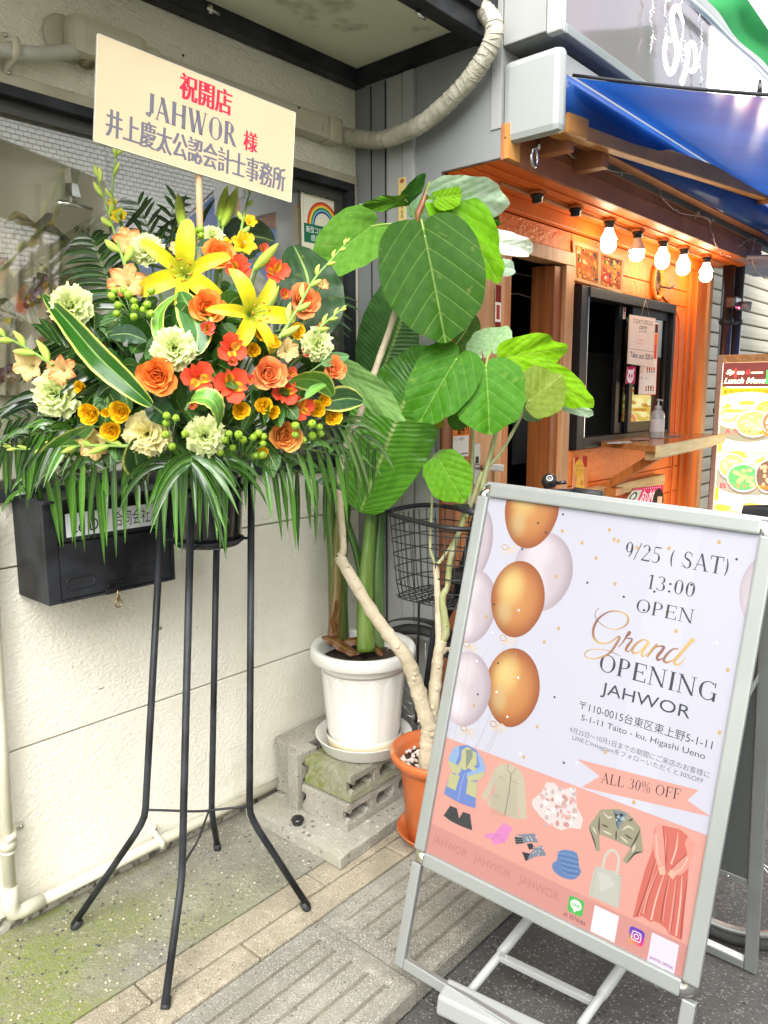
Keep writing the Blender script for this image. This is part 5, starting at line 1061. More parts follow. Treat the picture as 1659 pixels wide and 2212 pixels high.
pg(C_,[(420,352),(380,410),(303,515),(350,650),(372,768),(413,770),(410,600),(430,450)],sl_); pg(C_,[(420,352),(560,345),(610,345),(700,390),(820,530),(760,640),(720,735),(560,660),(415,600),(425,480)],sl_); pg(C_,[(820,530),(850,775),(760,810),(685,902),(643,860),(720,740),(760,620)],sl_); pg(C_,[(565,360),(620,375),(685,390),(640,480),(600,560),(570,480)],rgb(120,140,152))
for q in ([(305,530),(350,650),(375,740)],[(410,420),(405,520),(410,600)],[(550,350),(580,450),(590,540)],[(580,560),(575,660)],[(820,550),(780,640),(720,740)],[(840,780),(770,790),(690,880)],[(700,470),(750,440)],[(430,500),(500,530)],[(660,600),(740,650)]): pl(C_,q,[.001,.004,.001],sd_,4)
for q in ([(450,380),(500,430),(540,420)],[(340,520),(380,600)],[(640,560),(700,520),(760,560)],[(620,620),(700,690)],[(770,700),(740,780)],[(440,560),(540,610)]): pl(C_,q,[.001,.005,.001],sh_,4)
for i in range(12): q=px2(C_,(U(580,660),U(390,480))); s.disc(q[0],q[1],.004,.003,[rgb(30,35,45),rgb(170,195,205)][i%2],6)
pg(C_,[(370,912),(450,940),(600,985),(635,1030),(625,1150),(600,1348),(450,1280),(303,1215),(330,1050)],rgb(196,196,184)); pl(C_,[(440,940),(460,850),(490,790),(530,762),(570,775),(605,850),(580,1000)],.006,rgb(206,204,190),6); pg(C_,[(390,980),(520,1020),(560,1120),(420,1180)],rgb(205,206,196))
for k in range(10): pl(C_,[(372-k*6,930+k*30),(390-k*6,940+k*30)],.001,rgb(150,148,136),2); pl(C_,[(600,1010+k*32),(632-k*2,1030+k*30)],.001,rgb(150,148,136),2)
d1,d2,d3,d4=rgb(214,112,98),rgb(232,158,142),rgb(178,78,72),rgb(240,190,172)
pg(C_,[(990,510),(1040,508),(1220,550),(1300,620),(1360,700),(1310,900),(1300,1010),(1280,1250),(1250,1400),(1235,1670),(1170,1630),(1100,1600),(1080,1550),(1020,1500),(960,1470),(920,1480),(840,1420),(745,1440),(800,1200),(870,950),(940,760),(960,560)],d1)
for k,q in enumerate(([(1020,700),(900,1100),(790,1420)],[(1000,950),(900,1200),(850,1400)],[(1060,1000),(980,1250),(930,1460)],[(1110,1010),(1060,1250),(1030,1480)],[(1180,1050),(1150,1300),(1110,1590)],[(1240,1020),(1220,1300),(1180,1620)],[(1290,1050),(1260,1300),(1230,1640)],[(1080,600),(1070,800),(1060,950)],[(1200,580),(1180,750),(1130,900)])): pl(C_,q,[.001,.0035,.004],[d3,d2,d4][k%3],6); pl(C_,[(x+14,y) for x,y in q],[.0008,.002,.002],[d2,d3,d1][k%3],6)
pg(C_,[(990,510),(950,640),(955,760),(1000,930),(1070,920),(1060,700),(1040,510)],d2,3); pl(C_,[(1045,520),(1065,700),(1075,920)],.002,d3); pl(C_,[(980,600),(990,800),(1020,910)],.003,d4); pg(C_,[(1300,620),(1360,720),(1320,900),(1240,1000),(1180,1005),(1120,960),(1200,880),(1290,800),(1270,700)],d2,3); pl(C_,[(1290,800),(1200,880),(1130,950)],.002,d3); pl(C_,[(1300,830),(1250,930),(1180,980)],.003,d4); pg(C_,[(1000,930),(1070,920),(1075,1005),(1015,1005)],rgb(244,184,160)); pg(C_,[(1130,950),(1190,990),(1150,1055),(1095,1000)],rgb(244,184,160))
JC=rgb(198,126,120); tx('JAHWOR',.046,.908,.148,.932,JC); tx('JAHWOR',.168,.907,.271,.932,JC); tx('JAHWOR',.292,.906,.394,.931,JC)
def rrect(u0,v0,u1,v1,r,c):
    pts=[]
    for cx,cy,a0 in ((u1-r,v0+r,-90),(u1-r,v1-r,0),(u0+r,v1-r,90),(u0+r,v0+r,180)):
        for k in range(5): a=radians(a0+k*22.5); pts.append(pu(cx+r*cos(a),cy+r*sin(a)))
    if callable(c): h=s.lay(); s.mb.add([s.pt(*p,h) for p in pts],[tuple(range(len(pts)))],[c(*p) for p in pts])
    else: s.poly(pts,c)
rrect(.417,.899,.453,.935,.006,rgb(80,190,90)); a=pu(.435,.915); s.disc(a[0],a[1],.0135/sw,.0115/shh,rgb(235,245,235),20); s.poly([pu(.429,.924),pu(.441,.924),pu(.433,.932)],rgb(235,245,235)); tx('LINE',.4255,.912,.4445,.919,rgb(80,180,90),bold=.02); tx('id: 357ihdta',.411,.939,.463,.949,rgb(90,50,50))
rct(.476,.896,.531,.954,rgb(236,234,240))
def ig(u,v): k=(u-pu(.557,0)[0])/(.033/sw); j=(v-pu(0,.905)[1])/(.033/shh); return rgb(*[(90,60,190),(235,60,120),(245,170,60)][0 if j<.3 else (1 if k>.3 else 2)])
rrect(.557,.903,.590,.937,.008,ig)
def ring(u,v,r,w_,c,sq=0):
    pts=[]
    for k in range(25):
        a=2*pi*k/24; x,y=cos(a),sin(a)
        if sq: m_=max(abs(x),abs(y))**.75; x/=m_; y/=m_
        pts.append(pu(u+r*x,v+r*y))
    s.line(pts,w_,c)
WH=rgb(248,244,246); ring(.5735,.920,.0095,.0018,WH,1); ring(.5735,.920,.0048,.0018,WH); a=pu(.5795,.9135); s.disc(a[0],a[1],.0012/sw,.0012/shh,WH,8)
rct(.603,.897,.659,.958,rgb(232,226,240)); tx('JAHWOR_OFFICIAL',.606,.944,.656,.953,rgb(160,80,160),bold=.02)
s.mb.c=[tuple(x*.40 for x in c) for c in s.mb.c]
s.mb.build('poster',PT,fr)
# thin clear sheet sheen comes from the print gloss; legs and base
LEG=ALU
BWH=mat('pale_grey_tube',(.29,.30,.29),.4)
sbox(-.0,PH+.0005,.028,1.262,-.012,.006,LEG,'front_leg',.003); sbox(PW-.028,PH+.0005,PW,1.315,-.012,.006,LEG,'front_leg',.003)
sbox(.0285,1.235,PW-.0285,1.262,-.012,.006,LEG,'front_foot_bar',.003)
# rear panel
T0=S3(0,0,-.02); ft=V((2.03,.46,-.052)); RB=V((ft.x-.035,ft.y+PW,ft.z+.035))
RV=(S3(PW,.0,-.02)-ft).normalized(); RLn=(S3(PW,.0,-.02)-ft).length; RN=Ws.cross(RV); RN=RN if RN.x>0 else -RN
def R3(u,z,h=0): return ft-Ws*(PW-u)+RV*z+RN*h
def rbox(u0,z0,u1,z1,h0,h1,m,name,bev=.003):
    b=MB(); b.obox(R3((u0+u1)/2,(z0+z1)/2,(h0+h1)/2),Ws,RV,RN,(u1-u0)/2,(z1-z0)/2,(h1-h0)/2,bev=bev); return b.build(name,m,fr)
rbox(0,0,.028,RLn,-.006,.012,ALU2,'rear_leg'); rbox(PW-.032,0,PW,RLn,-.006,.012,ALU2,'rear_leg'); rbox(.0285,.0,PW-.0325,.028,-.006,.012,ALU2,'rear_foot_bar')
b=MB(); b.obox(R3(PW/2,.031,.003),Ws,RV,RN,PW/2-.035,.0015,.009); b.build('foot_bar_top',WPLAS,fr)
rbox(.03,.32,PW-.034,RLn-.02,.0,.004,mat('dark_grey_back_panel',(.075,.082,.08),.5),'rear_panel',0); rbox(.03,.30,PW-.034,.3195,-.002,.008,ALU2,'rear_panel_edge')
for u in (PW-.08,PW-.12): b=MB(); b.ball(R3(u,.31,-.004),.004,8,6); b.build('rivet',STEEL,fr)
b=MB(); b.obox(S3(PW/2,-.002,-.012),Ws,-Vs,Ns,PW/2-.02,.004,.016,bev=.002); b.build('hinge_rail',ALU,fr)
# flat strap tying front and rear
b=MB(); p,q=S3(PW-.02,.40,-.012),R3(PW-.03,.95,0); b.prism([p,q,q+V((0,0,-.02)),p+V((0,0,-.02))],V((0,.001,0))); b.build('restraint_strap',mat('clear_strap',(.25,.27,.26),.4),fr)
# water weight base: tubes and sleeves
yA=on(*D_(500,935),2,.04).y; yB=on(*D_(930,1130),2,.02).y
bs=thing('stand_base_frame','white tubular base frame slotted under the poster stand','base frame',(1.6,.87,0))
for px0,px1 in (((632,785),(372,1105)),((1030,990),(855,1240))):
    p=on(*D_(*px0),2,.055); q=on(*D_(*px1),2,.03); d=(p-q).normalized(); 
    b=MB(); b.tube([q,p+d*.25],.0105,12); b.build('tube',BWH,bs); b=MB(); m_=on(*D_(*( (497,940) if px0[0]<800 else (935,1120))),2,.04); m_=q.lerp(p,.52 if px0[0]<800 else .5); b.tube([m_,p+d*.25],.0135,12); b.build('sleeve',BWH,bs)
p,q=on(*D_(525,950),2,.045),on(*D_(895,1130),2,.03); d=(q-p).normalized(); sd=V((0,0,1)).cross(d).normalized(); b=MB(); b.obox((p+q)/2,d,sd,d.cross(sd),(q-p).length/2+.012,.010,.008,bev=.003); b.build('cross_bar',BWH,bs)
for w_ in (.04,.96): b=MB(); b.ball(p.lerp(q,w_)+V((0,0,.009)),.004,8,5); b.build('rivet',BWH,bs)
p,q=on(*D_(262,1110),2,.035),on(*D_(560,1255),2,.02); d=(q-p).normalized(); sd=V((0,0,1)).cross(d).normalized(); b=MB(); b.obox((p+q)/2+d*.1,d,sd,d.cross(sd),(q-p).length/2+.1,.034,.026,bev=.008); b.build('front_weight',BWH,bs)
# ---------------------------------------------------------------- pad and blocks
pd=MB(); bm=None
c0,c1,c2,c3=V((1.56,1.568,.001)),V((2.195,1.60,.001)),V((2.195,2.045,.001)),V((1.548,2.03,.001))
def slabmesh(cn,h,bev=.006,rough=.0015,sub=14):
    b=MB(); 
    def top(u,v): p=cn[0].lerp(cn[1],u).lerp(cn[3].lerp(cn[2],u),v); e=1 if (u in(0,1) or v in(0,1)) else 0; return p+V((U(-rough,rough)*e,U(-rough,rough)*e,h-e*bev*U(.3,1)))
    b.grid(top,sub,sub,smooth=False,uv=False); m=sub+1; n0=len(b.v)
    edge=[i for i in range(m)]+[i*m+m-1 for i in range(1,m)]+[m*m-1-i for i in range(1,m)]+[i*m for i in range(m-2,0,-1)]
    low=[V((b.v[i].x,b.v[i].y,cn[0].z)) for i in edge]; o=len(b.v); k=len(edge)
    b.add(low,[]); 
    for i in range(k): b.f.append((edge[i],edge[(i+1)%k],o+(i+1)%k,o+i)); b.sm.append(False)
    return b
slabmesh((c0,c1,c2,c3),.04).top('concrete_pad',PADM,'flat pale concrete slab under the stacked blocks and white pot','slab')
def block(o,ux,uy,uz,L,W_,H_,m,label,hole=True,grp=None):
    "hollow block: ux length, uy width, uz thickness; three holes run through along uy"
    t=thing('concrete_block',label,'concrete block',o+ux*L/2+uy*W_/2,grp); b=MB(); e=.028; n=3; 
    def P(a,b_,c): return o+ux*a+uy*b_+uz*c
    web=.03; hw_=(L-web*(n+1))/n
    def bx(a0,a1,b0,b1,h0,h1,bev=.004): b.obox(P((a0+a1)/2,(b0+b1)/2,(h0+h1)/2),ux,uy,uz,(a1-a0)/2,(b1-b0)/2,(h1-h0)/2,bev=bev)
    bx(0,L,0,W_,0,e); bx(0,L,0,W_,H_-e,H_)
    for i in range(n+1):
        a=i*(hw_+web)
        if i==0: bx(0,web*.6,.02,W_-.02,e-.002,H_-e+.002,.002); 
        else: bx(a,a+web,0.001,W_-.001,e-.002,H_-e+.002,.002)
    for i in range(n):   # rounded corners inside the holes
        a=web+i*(hw_+web)-(.012 if i==0 else 0)
        for (aa,hh_) in ((a,e),(a+hw_,e),(a,H_-e),(a+hw_,H_-e)):
            b.obox(P(aa,W_/2,hh_),(ux+uz).normalized(),uy,(uz-ux).normalized(),.009,W_/2-.002,.009,bev=0)
    b.build('block_body',m,t); return t
X_,Y_,Z_=V((1,0,0)),V((0,1,0)),V((0,0,1))
ux=V((.995,.03,0)).normalized(); uy=V((-.03,.995,0)).normalized()
block(V((1.672,1.648,.041)),ux,uy,Z_,.40,.215,.098,BLOCKM,'lower grey hollow concrete block lying on the pad')
block(V((1.684,1.643,.142)),ux,uy,Z_,.40,.218,.098,BLOCKMOSS,'upper hollow concrete block with mossy top, under the white saucer')
block(V((1.655,1.875,.041)),Z_,V((0,1,0)),X_,.205,.05,.10,BLOCKM,'thin broken piece of concrete block standing behind the stacked pair')
block(V((1.70,1.93,.041)),X_,V((0,1,0)),Z_,.38,.12,.205,BLOCKM,'rear concrete block beside the wall, behind the stacked pair')
c=V((1.599,1.814,.0405)); t=thing('rubber_plug','small black rubber plug lying on the concrete pad','plug',c); b=MB(); b.lathe([(.001,0),(.017,0),(.018,.006),(.012,.010),(.022,.013),(.0235,.017),(.020,.023),(.012,.0265),(.001,.027)],c,24); b.build('plug_body',BLKP,t)
# ---------------------------------------------------------------- bicycle
bk=thing('bicycle','black bicycle with wire basket parked behind the poster stand','bicycle',(2.1,1.1,ZR))
RUB=mat('tyre_rubber',(.03,.032,.03),.7,bump=.3,bs=200); RIM=mat('alloy_rim',(.5,.5,.48),.3,.8)
def wheel(cy,cz,r=.33,x=2.1):
    cc=V((x,cy,cz)); b=MB(); N=56; rot=lambda a,rr,dx=0: cc+V((dx,rr*cos(a),rr*sin(a)))
    b.tube([rot(2*pi*k/N,r-.018) for k in range(N)],.0185,10,closed=True); w_=b.build('tyre',RUB,bk)
    b=MB(); b.tube([rot(2*pi*k/N,r-.045) for k in range(N)],.011,8,closed=True); b.build('rim',RIM,bk)
    b=MB(); b.tube([cc+V((-.045,0,0)),cc+V((.045,0,0))],.014,12); b.build('hub',STEEL,bk)
    me=None
    for k in range(28):
        a=2*pi*k/28; s_=1 if k%2 else -1; a2=a+(.35 if k%4<2 else -.35); p=rot(a,r-.055); q=cc+V((.035*s_,.016*cos(a2),.016*sin(a2))); b=MB(); b.tube([q,p],.001,4); b.build('spoke',STEEL,bk)
wheel(1.66,.30,.355); wheel(.60,.30,.355)
b=MB(); b.grid(lambda u,v:V((2.1+.026*(2*v-1),1.66+(.375+.006*cos((2*v-1)*1.5))*cos(radians(20+110*u)+0),.30+(.375+.006*cos((2*v-1)*1.5))*sin(radians(20+110*u)))),28,4); 
b.v=[V((p.x,1.66-(p.y-1.66),p.z)) for p in b.v]; b.build('front_mudguard',BLKP,bk)
b=MB(); b.tube([(2.08,1.66,.30),(2.075,1.60,.66),(2.08,1.52,.80)],.010,8); b.tube([(2.12,1.66,.30),(2.125,1.60,.66),(2.12,1.52,.80)],.010,8); b.build('fork',BLKM,bk)
b=MB(); b.tube([(2.1,1.52,.80),(2.1,1.44,1.08)],.016,10); b.build('steerer',BLKM,bk)
b=MB(); b.tube([(2.1,1.49,.78),(2.1,.98,.42)],.018,10); b.build('down_tube',BLKM,bk)
b=MB(); b.tube([(2.1,.98,.40),(2.1,.84,.98)],.016,10); b.build('seat_tube',BLKM,bk)
for s_ in (-1,1): b=MB(); b.tube([(2.1+.02*s_,.98,.40),(2.1+.05*s_,.60,.30)],.010,8); b.build('chain_stay',BLKM,bk)
b=MB(); b.tube([(1.84,1.24,1.14),(1.87,1.36,1.15),(1.98,1.42,1.13),(2.1,1.43,1.12),(2.22,1.42,1.13),(2.33,1.36,1.15),(2.36,1.22,1.16)],.011,8)
b.v=[p+V((.0,-.0,.0)) for p in b.v]; hb_=b.build('handlebar',BLKM,bk)
b=MB(); b.tube([(1.84,1.24,1.14),(1.835,1.14,1.135)],.016,10); b.build('grip',BLKR,bk); b=MB(); b.tube([(2.36,1.22,1.16),(2.365,1.12,1.155)],.016,10); b.build('grip',BLKR,bk)
b=MB(); b.ball((1.845,1.22,1.128),.009,8,6); b.build('brake_lever',BLKM,bk)
c=on(1187,1040,0,2.24); b=MB(); b.lathe([(.024,-.004),(.027,0),(.026,.01),(.02,.02),(.010,.026),(.001,.027)],c,20,ax=(CAM-c+V((0,0,1.2))).normalized()); bl_=b.build('bell',BLKP,bk)
axb=(CAM-c+V((0,0,1.2))).normalized(); b=MB(); b.lathe([(.008,.0275),(.0095,.029),(.011,.0275)],c,18,ax=axb,capb=False); b.build('bell_ring_mark',WPLAS,bl_); b=MB(); b.tube([c+V((.01,-.02,-.006)),c+V((.02,-.05,.0))],[.005,.007],8); b.build('bell_lever',BLKP,bl_)
b=MB(); b.tube([c,c+V((0,.03,-.05))],.008,8); b.build('bell_clamp',BLKP,bk)
# saddle
c=on(1605,1105,0,2.24); b=MB(); b.grid(lambda u,v:c+V(((v-.5)*(.04+.17*u**1.5),-.27*u-.0,.012*sin(u*3)+.028*sin(v*pi)-.01)),12,8); b.grid(lambda u,v:c+V(((v-.5)*(.04+.17*u**1.5),-.27*u,.012*sin(u*3)-.03*sin(v*pi)-.012)),12,8); b.build('saddle',BLKP,bk)
# basket
BC=[V((1.94,1.60,0)),V((2.20,1.60,0)),V((2.20,1.38,0)),V((1.94,1.38,0))]
def bask(t,z,sc=1):
    cx,cy=2.075,1.555; hx,hy=.145*sc,.175*sc; a=2*pi*t; x,y=cos(a),sin(a); m_=(abs(x)**4+abs(y)**4)**.25; return V((cx+hx*x/m_,cy+hy*y/m_,z))
ZT,ZBt=1.075,.79
WIRE=mat('black_wire',(.015,.016,.016),.45)
b=MB(); b.tube([bask(k/48,ZT+.03*(-cos(2*pi*k/48+1.6))*.5) for k in range(48)],.0085,8,closed=True); bs_=b.build('basket_rim',WIRE,bk)
for i,(z,sc) in enumerate(((1.035,.98),(.99,.96),(.94,.935),(.89,.91),(.84,.88),(ZBt,.84))): b=MB(); b.tube([bask(k/44,z,sc) for k in range(44)],.0022,5,closed=True); b.build('basket_hoop',WIRE,bk)
for k in range(34): b=MB(); b.tube([bask(k/34,ZT,1),bask(k/34,.84,.88),bask(k/34,ZBt,.82)],.0019,4); b.build('basket_wire',WIRE,bk)
for k in range(9):
    f_=(k+1)/10*2-1; b=MB(); b.tube([V((2.075+.12*f_,1.555-.14,ZBt)),V((2.075+.12*f_,1.555+.14,ZBt))],.0018,4); b.build('basket_wire',WIRE,bk); b=MB(); b.tube([V((2.075-.12,1.555+.14*f_,ZBt)),V((2.075+.12,1.555+.14*f_,ZBt))],.0018,4); b.build('basket_wire',WIRE,bk)
for s_ in(-1,1): b=MB(); b.tube([(2.1+.05*s_,1.66,.30),(2.1+.06*s_,1.64,.76),(2.1+.05*s_,1.58,.785)],.0045,6); b.build('basket_stay',WIRE,bk)
b=MB(); b.box((2.06,1.46,.84),(2.14,1.52,.90),bev=.01); b.build('lamp_bracket',BLKP,bk)
b=MB(); b.lathe([(.001,.03),(.03,.03),(.035,.0),(.03,-.04),(.001,-.05)],(2.04,1.50,.62),14,ax=V((-.3,.9,0)).normalized()); b.build('headlamp',BLKP,bk)
# ---------------------------------------------------------------- foliage materials
def leaf_mat(name,kind='ficus',rough=.38,trans=.3,bump=.5,back=(1.25,1.3,1.25),spec=.5,coat=0):
    m=mat(name,(1,1,1),rough,vc=True,trans=trans,spec=spec,coat=coat); t=m.node_tree; L=t.links; b=t.nodes['Principled BSDF']
    at_=[n for n in t.nodes if n.type=='ATTRIBUTE'][0]; tr=[n for n in t.nodes if n.type=='BSDF_TRANSLUCENT'][0]
    uv=nd(t,'ShaderNodeUVMap'); sp=nd(t,'ShaderNodeSeparateXYZ'); L.new(uv.outputs[0],sp.inputs[0])
    def mt(op,a,b_=None,c=None):
        x=nd(t,'ShaderNodeMath',operation=op)
        for i,v in enumerate((a,b_,c)):
            if v is None: continue
            if isinstance(v,(int,float)): x.inputs[i].default_value=v
            else: L.new(v,x.inputs[i])
        return x.outputs[0]
    X,Y=sp.outputs[0],sp.outputs[1]
    def mr(x,lo,hi,a=0,bb=1):
        r=nd(t,'ShaderNodeMapRange'); r.inputs[1].default_value=lo; r.inputs[2].default_value=hi; r.inputs[3].default_value=a; r.inputs[4].default_value=bb; L.new(x,r.inputs[0]); return r.outputs[0]
    if kind=='ficus':
        ax=mt('ABSOLUTE',X); mid=mr(ax,.006,.016,1,0)
        q=mt('SUBTRACT',mt('MULTIPLY',Y,5.0),mt('MULTIPLY',mt('POWER',ax,1.1),4.6)); fq=mt('FRACT',q); d=mt('ABSOLUTE',mt('SUBTRACT',fq,.5)); lat=mr(d,.012,.045,1,0)
        puff=mr(d,0,.5); vein=mt('MAXIMUM',mid,mt('MULTIPLY',lat,.75)); h=mt('ADD',mt('MULTIPLY',mt('POWER',puff,.6),1.0),mt('MULTIPLY',mr(ax,0,.05),.5))
    else:
        ax=mt('ABSOLUTE',mt('SUBTRACT',mt('MULTIPLY',X,2.0),1.0)); mid=mr(ax,.03,.055,1,0)
        k=(34 if kind=='banana' else 9); q=mt('SUBTRACT',mt('MULTIPLY',Y,k),mt('MULTIPLY',ax,k*.10 if kind=='banana' else k*.3)); 
        nz=nd(t,'ShaderNodeTexNoise'); nz.inputs['Scale'].default_value=6; L.new(uv.outputs[0],nz.inputs['Vector']); q=mt('ADD',q,mt('MULTIPLY',nz.outputs[0],.9))
        d=mt('ABSOLUTE',mt('SUBTRACT',mt('FRACT',q),.5)); lat=mr(d,.02,.10,1,0) if kind!='plain' else mt('MULTIPLY',X,0.0); d=d if kind!='plain' else mr(ax,0,1,0,.5); vein=mt('MAXIMUM',mt('MULTIPLY',mid,1.7),mt('MULTIPLY',lat,.22 if kind=='banana' else .3)); h=mt('POWER',mr(d,0,.5),.7)
    x=nd(t,'ShaderNodeMix',data_type='RGBA'); x.inputs[7].default_value=(.38,.50,.14,1) if kind!='banana' else (.42,.55,.16,1); L.new(at_.outputs[0],x.inputs[6]); L.new(mt('MULTIPLY',vein,.30 if kind=='ficus' else .4),x.inputs[0])
    nn=nd(t,'ShaderNodeTexNoise'); nn.inputs['Scale'].default_value=9; nn.inputs['Detail'].default_value=4; L.new(uv.outputs[0],nn.inputs['Vector'])
    y=nd(t,'ShaderNodeMix',data_type='RGBA',blend_type='MULTIPLY'); y.inputs[7].default_value=(.66,.74,.5,1); L.new(x.outputs[2],y.inputs[6]); L.new(mr(nn.outputs[0],.4,.7),y.inputs[0])
    sn=nd(t,'ShaderNodeTexNoise'); sn.inputs['Scale'].default_value=23; sn.inputs['Detail'].default_value=3; gp=nd(t,'ShaderNodeNewGeometry'); L.new(gp.outputs['Position'],sn.inputs['Vector']); sx=nd(t,'ShaderNodeMix',data_type='RGBA'); sx.inputs[7].default_value=(.34,.36,.10,1); L.new(y.outputs[2],sx.inputs[6]); L.new(mr(sn.outputs[0],.64,.80,0,.3),sx.inputs[0]); y=sx
    g=nd(t,'ShaderNodeNewGeometry'); z=nd(t,'ShaderNodeMix',data_type='RGBA'); L.new(g.outputs['Backfacing'],z.inputs[0]); L.new(y.outputs[2],z.inputs[6])
    pb=nd(t,'ShaderNodeMix',data_type='RGBA'); pb.inputs[0].default_value=.35; pb.inputs[7].default_value=(.45,.58,.42,1); L.new(y.outputs[2],pb.inputs[6]); L.new(pb.outputs[2],z.inputs[7])
    L.new(z.outputs[2],b.inputs['Base Color']); L.new(z.outputs[2],tr.inputs[0])
    bp=nd(t,'ShaderNodeBump'); bp.inputs['Strength'].default_value=bump; bp.inputs['Distance'].default_value=.004; L.new(h,bp.inputs['Height']); L.new(bp.outputs[0],b.inputs['Normal'])
    return m
LF=leaf_mat('rubber_plant_leaf','ficus',.5,.26,.4,spec=.14)
LB=leaf_mat('paddle_leaf','banana',.28,.22,.8,spec=.5)
LD=leaf_mat('small_leaf','lance',.33,.2,.25,spec=.4)
LS=leaf_mat('smooth_leaf','plain',.28,.2,.15,spec=.5)
HT=[(0,1.0),(4,.965),(10,.94),(18,.92),(35,.865),(50,.785),(70,.655),(90,.55),(110,.445),(130,.30),(148,.225),(162,.18),(172,.10),(180,.03)]
def hr(a):
    a=abs(a)*180/pi
    for (a0,r0),(a1,r1) in zip(HT,HT[1:]):
        if a<=a1: t=(a-a0)/(a1-a0); return r0+(r1-r0)*t
    return .03
def imgside(A,B):
    m=(B-A).normalized(); v=((A+B)/2-CAM).normalized(); s=m.cross(v).normalized(); return m,s,s.cross(m).normalized()
def heart(mb,A,B,wd,col,roll=0,fold=.12,droop=.12,ruf=.03,nr=8,na=60,k=7,ph=0):
    "A petiole point, B tip, wd full width; roll turns the blade about its midrib"
    m,s,n=imgside(A,B)      # n points roughly to the camera
    if n.dot(CAM-A)<0: n=-n
    if s.cross(m).dot(n)<0: s=-s
    c_,s_=cos(roll),sin(roll); s2=s*c_+n*s_; n2=n*c_-s*s_
    L_=(B-A).length; fx=wd/(1.15*L_); vs=[A];uv=[(0,0)]
    def P(x,y): 
        z=-droop*y*y*L_+fold*abs(x)*L_-.35*fold*(x*x)*L_*2; rr=sqrt(x*x+y*y); z+=ruf*L_*sin(k*atan2(x,y)+ph)*rr*rr+ruf*.5*L_*sin(13*atan2(x,y)+ph*2)*rr**3
        return A+m*(y*L_+droop*0)+s2*(x*fx*L_)+n2*z
    for j in range(1,nr+1):
        rho=j/nr
        for i in range(na):
            a=-pi+2*pi*(i+.5)/na; r=hr(a)*rho*(1+(.010 if ph==0 else .026)*sin(7*a+ph)*rho+(.006 if ph==0 else .014)*sin(17*a+ph*3)*rho); x,y=r*sin(a),r*cos(a); vs.append(P(x,y)); uv.append((x*1.0,y))
    fs=[(0,1+i,1+(i+1)%na) for i in range(na)]+[(1+j*na+i,1+j*na+(i+1)%na,1+(j+1)*na+(i+1)%na,1+(j+1)*na+i) for j in range(nr-1) for i in range(na)]
    fs=[f[::-1] if len(f)==4 else f for f in fs]
    # drop the seam across the notch
    vm=(vs[1]-vs[0]).cross(vs[2]-vs[0])
    if vm.dot(n2)<0: fs=[f[::-1] for f in fs]
    fs=[f[::-1] for f in fs] if False else fs
    mb.add(vs,fs,col,True,uv); return mb
def strip(mb,P,W_,side,col,nu=4,fold=.15,edge=None,ruf=0,ph=0,cup=0):
    "long leaf along points P with half widths W_; side = hint vector; edge colour optional"
    m_=len(P); ns=[]
    vs=[];uv=[];cs=[]; edgecol=edge
    sd=V(side).normalized()
    for i,p in enumerate(P):
        d=(P[min(i+1,m_-1)]-P[max(i-1,0)]).normalized(); s=(sd-d*sd.dot(d)); s.normalize(); sd=s; n=d.cross(s)
        if isinstance(fold,(list,tuple)): fo=fold[0]+(fold[1]-fold[0])*i/(m_-1)
        else: fo=fold
        for j in range(2*nu+1):
            x=j/nu-1; w_=W_[i]; z=fo*abs(x)*w_+ruf*w_*sin(ph+i*1.7+(1 if x>0 else 2))*abs(x)**2 -cup*x*x*w_
            vs.append(p+s*(x*w_)+n*z); uv.append((j/(2*nu),i/(m_-1)))
            if edge: cs.append(edge if abs(x)>.88 else (col(x,i/(m_-1)) if callable(col) else col))
            elif callable(col): cs.append(col(x,i/(m_-1)))
    k=2*nu+1; fs=[(i*k+j,i*k+j+1,(i+1)*k+j+1,(i+1)*k+j) for i in range(m_-1) for j in range(2*nu)]
    im=(m_//2)*k+nu; f0=(m_//2-1)*k+nu
    if m_>2 and (vs[f0+1]-vs[f0]).cross(vs[f0+k]-vs[f0]).dot(CAM-vs[f0])<0: fs=[f[::-1] for f in fs]
    mb.add(vs,fs,cs if cs else col,True,uv); return mb
def spv(pts,n=6): return [V(q) for q in spl([tuple(p) for p in pts],n)]
def cpx(cr,q,dep): x,y=cr(*q); return at(x,y,dep)
C4=crop(1200,600,1.3825); C6=crop(1000,1900,1.382); CT8=crop(1400,1700,1.8433)
def zcol(px,py,x,y):
    d=ray(px,py); return CAM.z+d.z*((V((x,y))).dot(V((d.x,d.y)))/(d.x**2+d.y**2))
# ---------------------------------------------------------------- white pot with bird of paradise
S0=on(786,1596,2,.262); S0.z=.242
WP=mat('white_pot_plastic',(.66,.65,.61),.3,c2=(.61,.60,.55),ns=4)
zt_=zcol(775,1391,S0.x,S0.y); ztop=zt_-.0
t=thing('white_pot_saucer','round white saucer under the tall white pot, on the mossy concrete block','saucer',S0)
b=MB(); b.lathe([(.001,.0),(.145,.0),(.152,.006),(.172,.05),(.174,.052),(.170,.053),(.148,.010),(.001,.008)],S0,56); b.build('saucer_body',WP,t)
b=MB(); random.seed(4)
for i in range(60):
    a=U(-1.9,.6); r=U(.128,.15); b.ball(S0+V((r*cos(a),r*sin(a),.012+U(0,.012))),U(.004,.009),6,4,rgb(*[(225,215,200),(200,190,170),(150,135,110)][i%3]),.7)
b.build('saucer_gravel',mat('gravel',(1,1,1),.9,vc=True),t)['kind']='stuff'
ps=thing('bird_of_paradise','bird of paradise plant with broad paddle leaves in a fluted white pot','potted plant',S0+V((0,0,.009)))
z0=S0.z+.010; Hh=ztop-z0
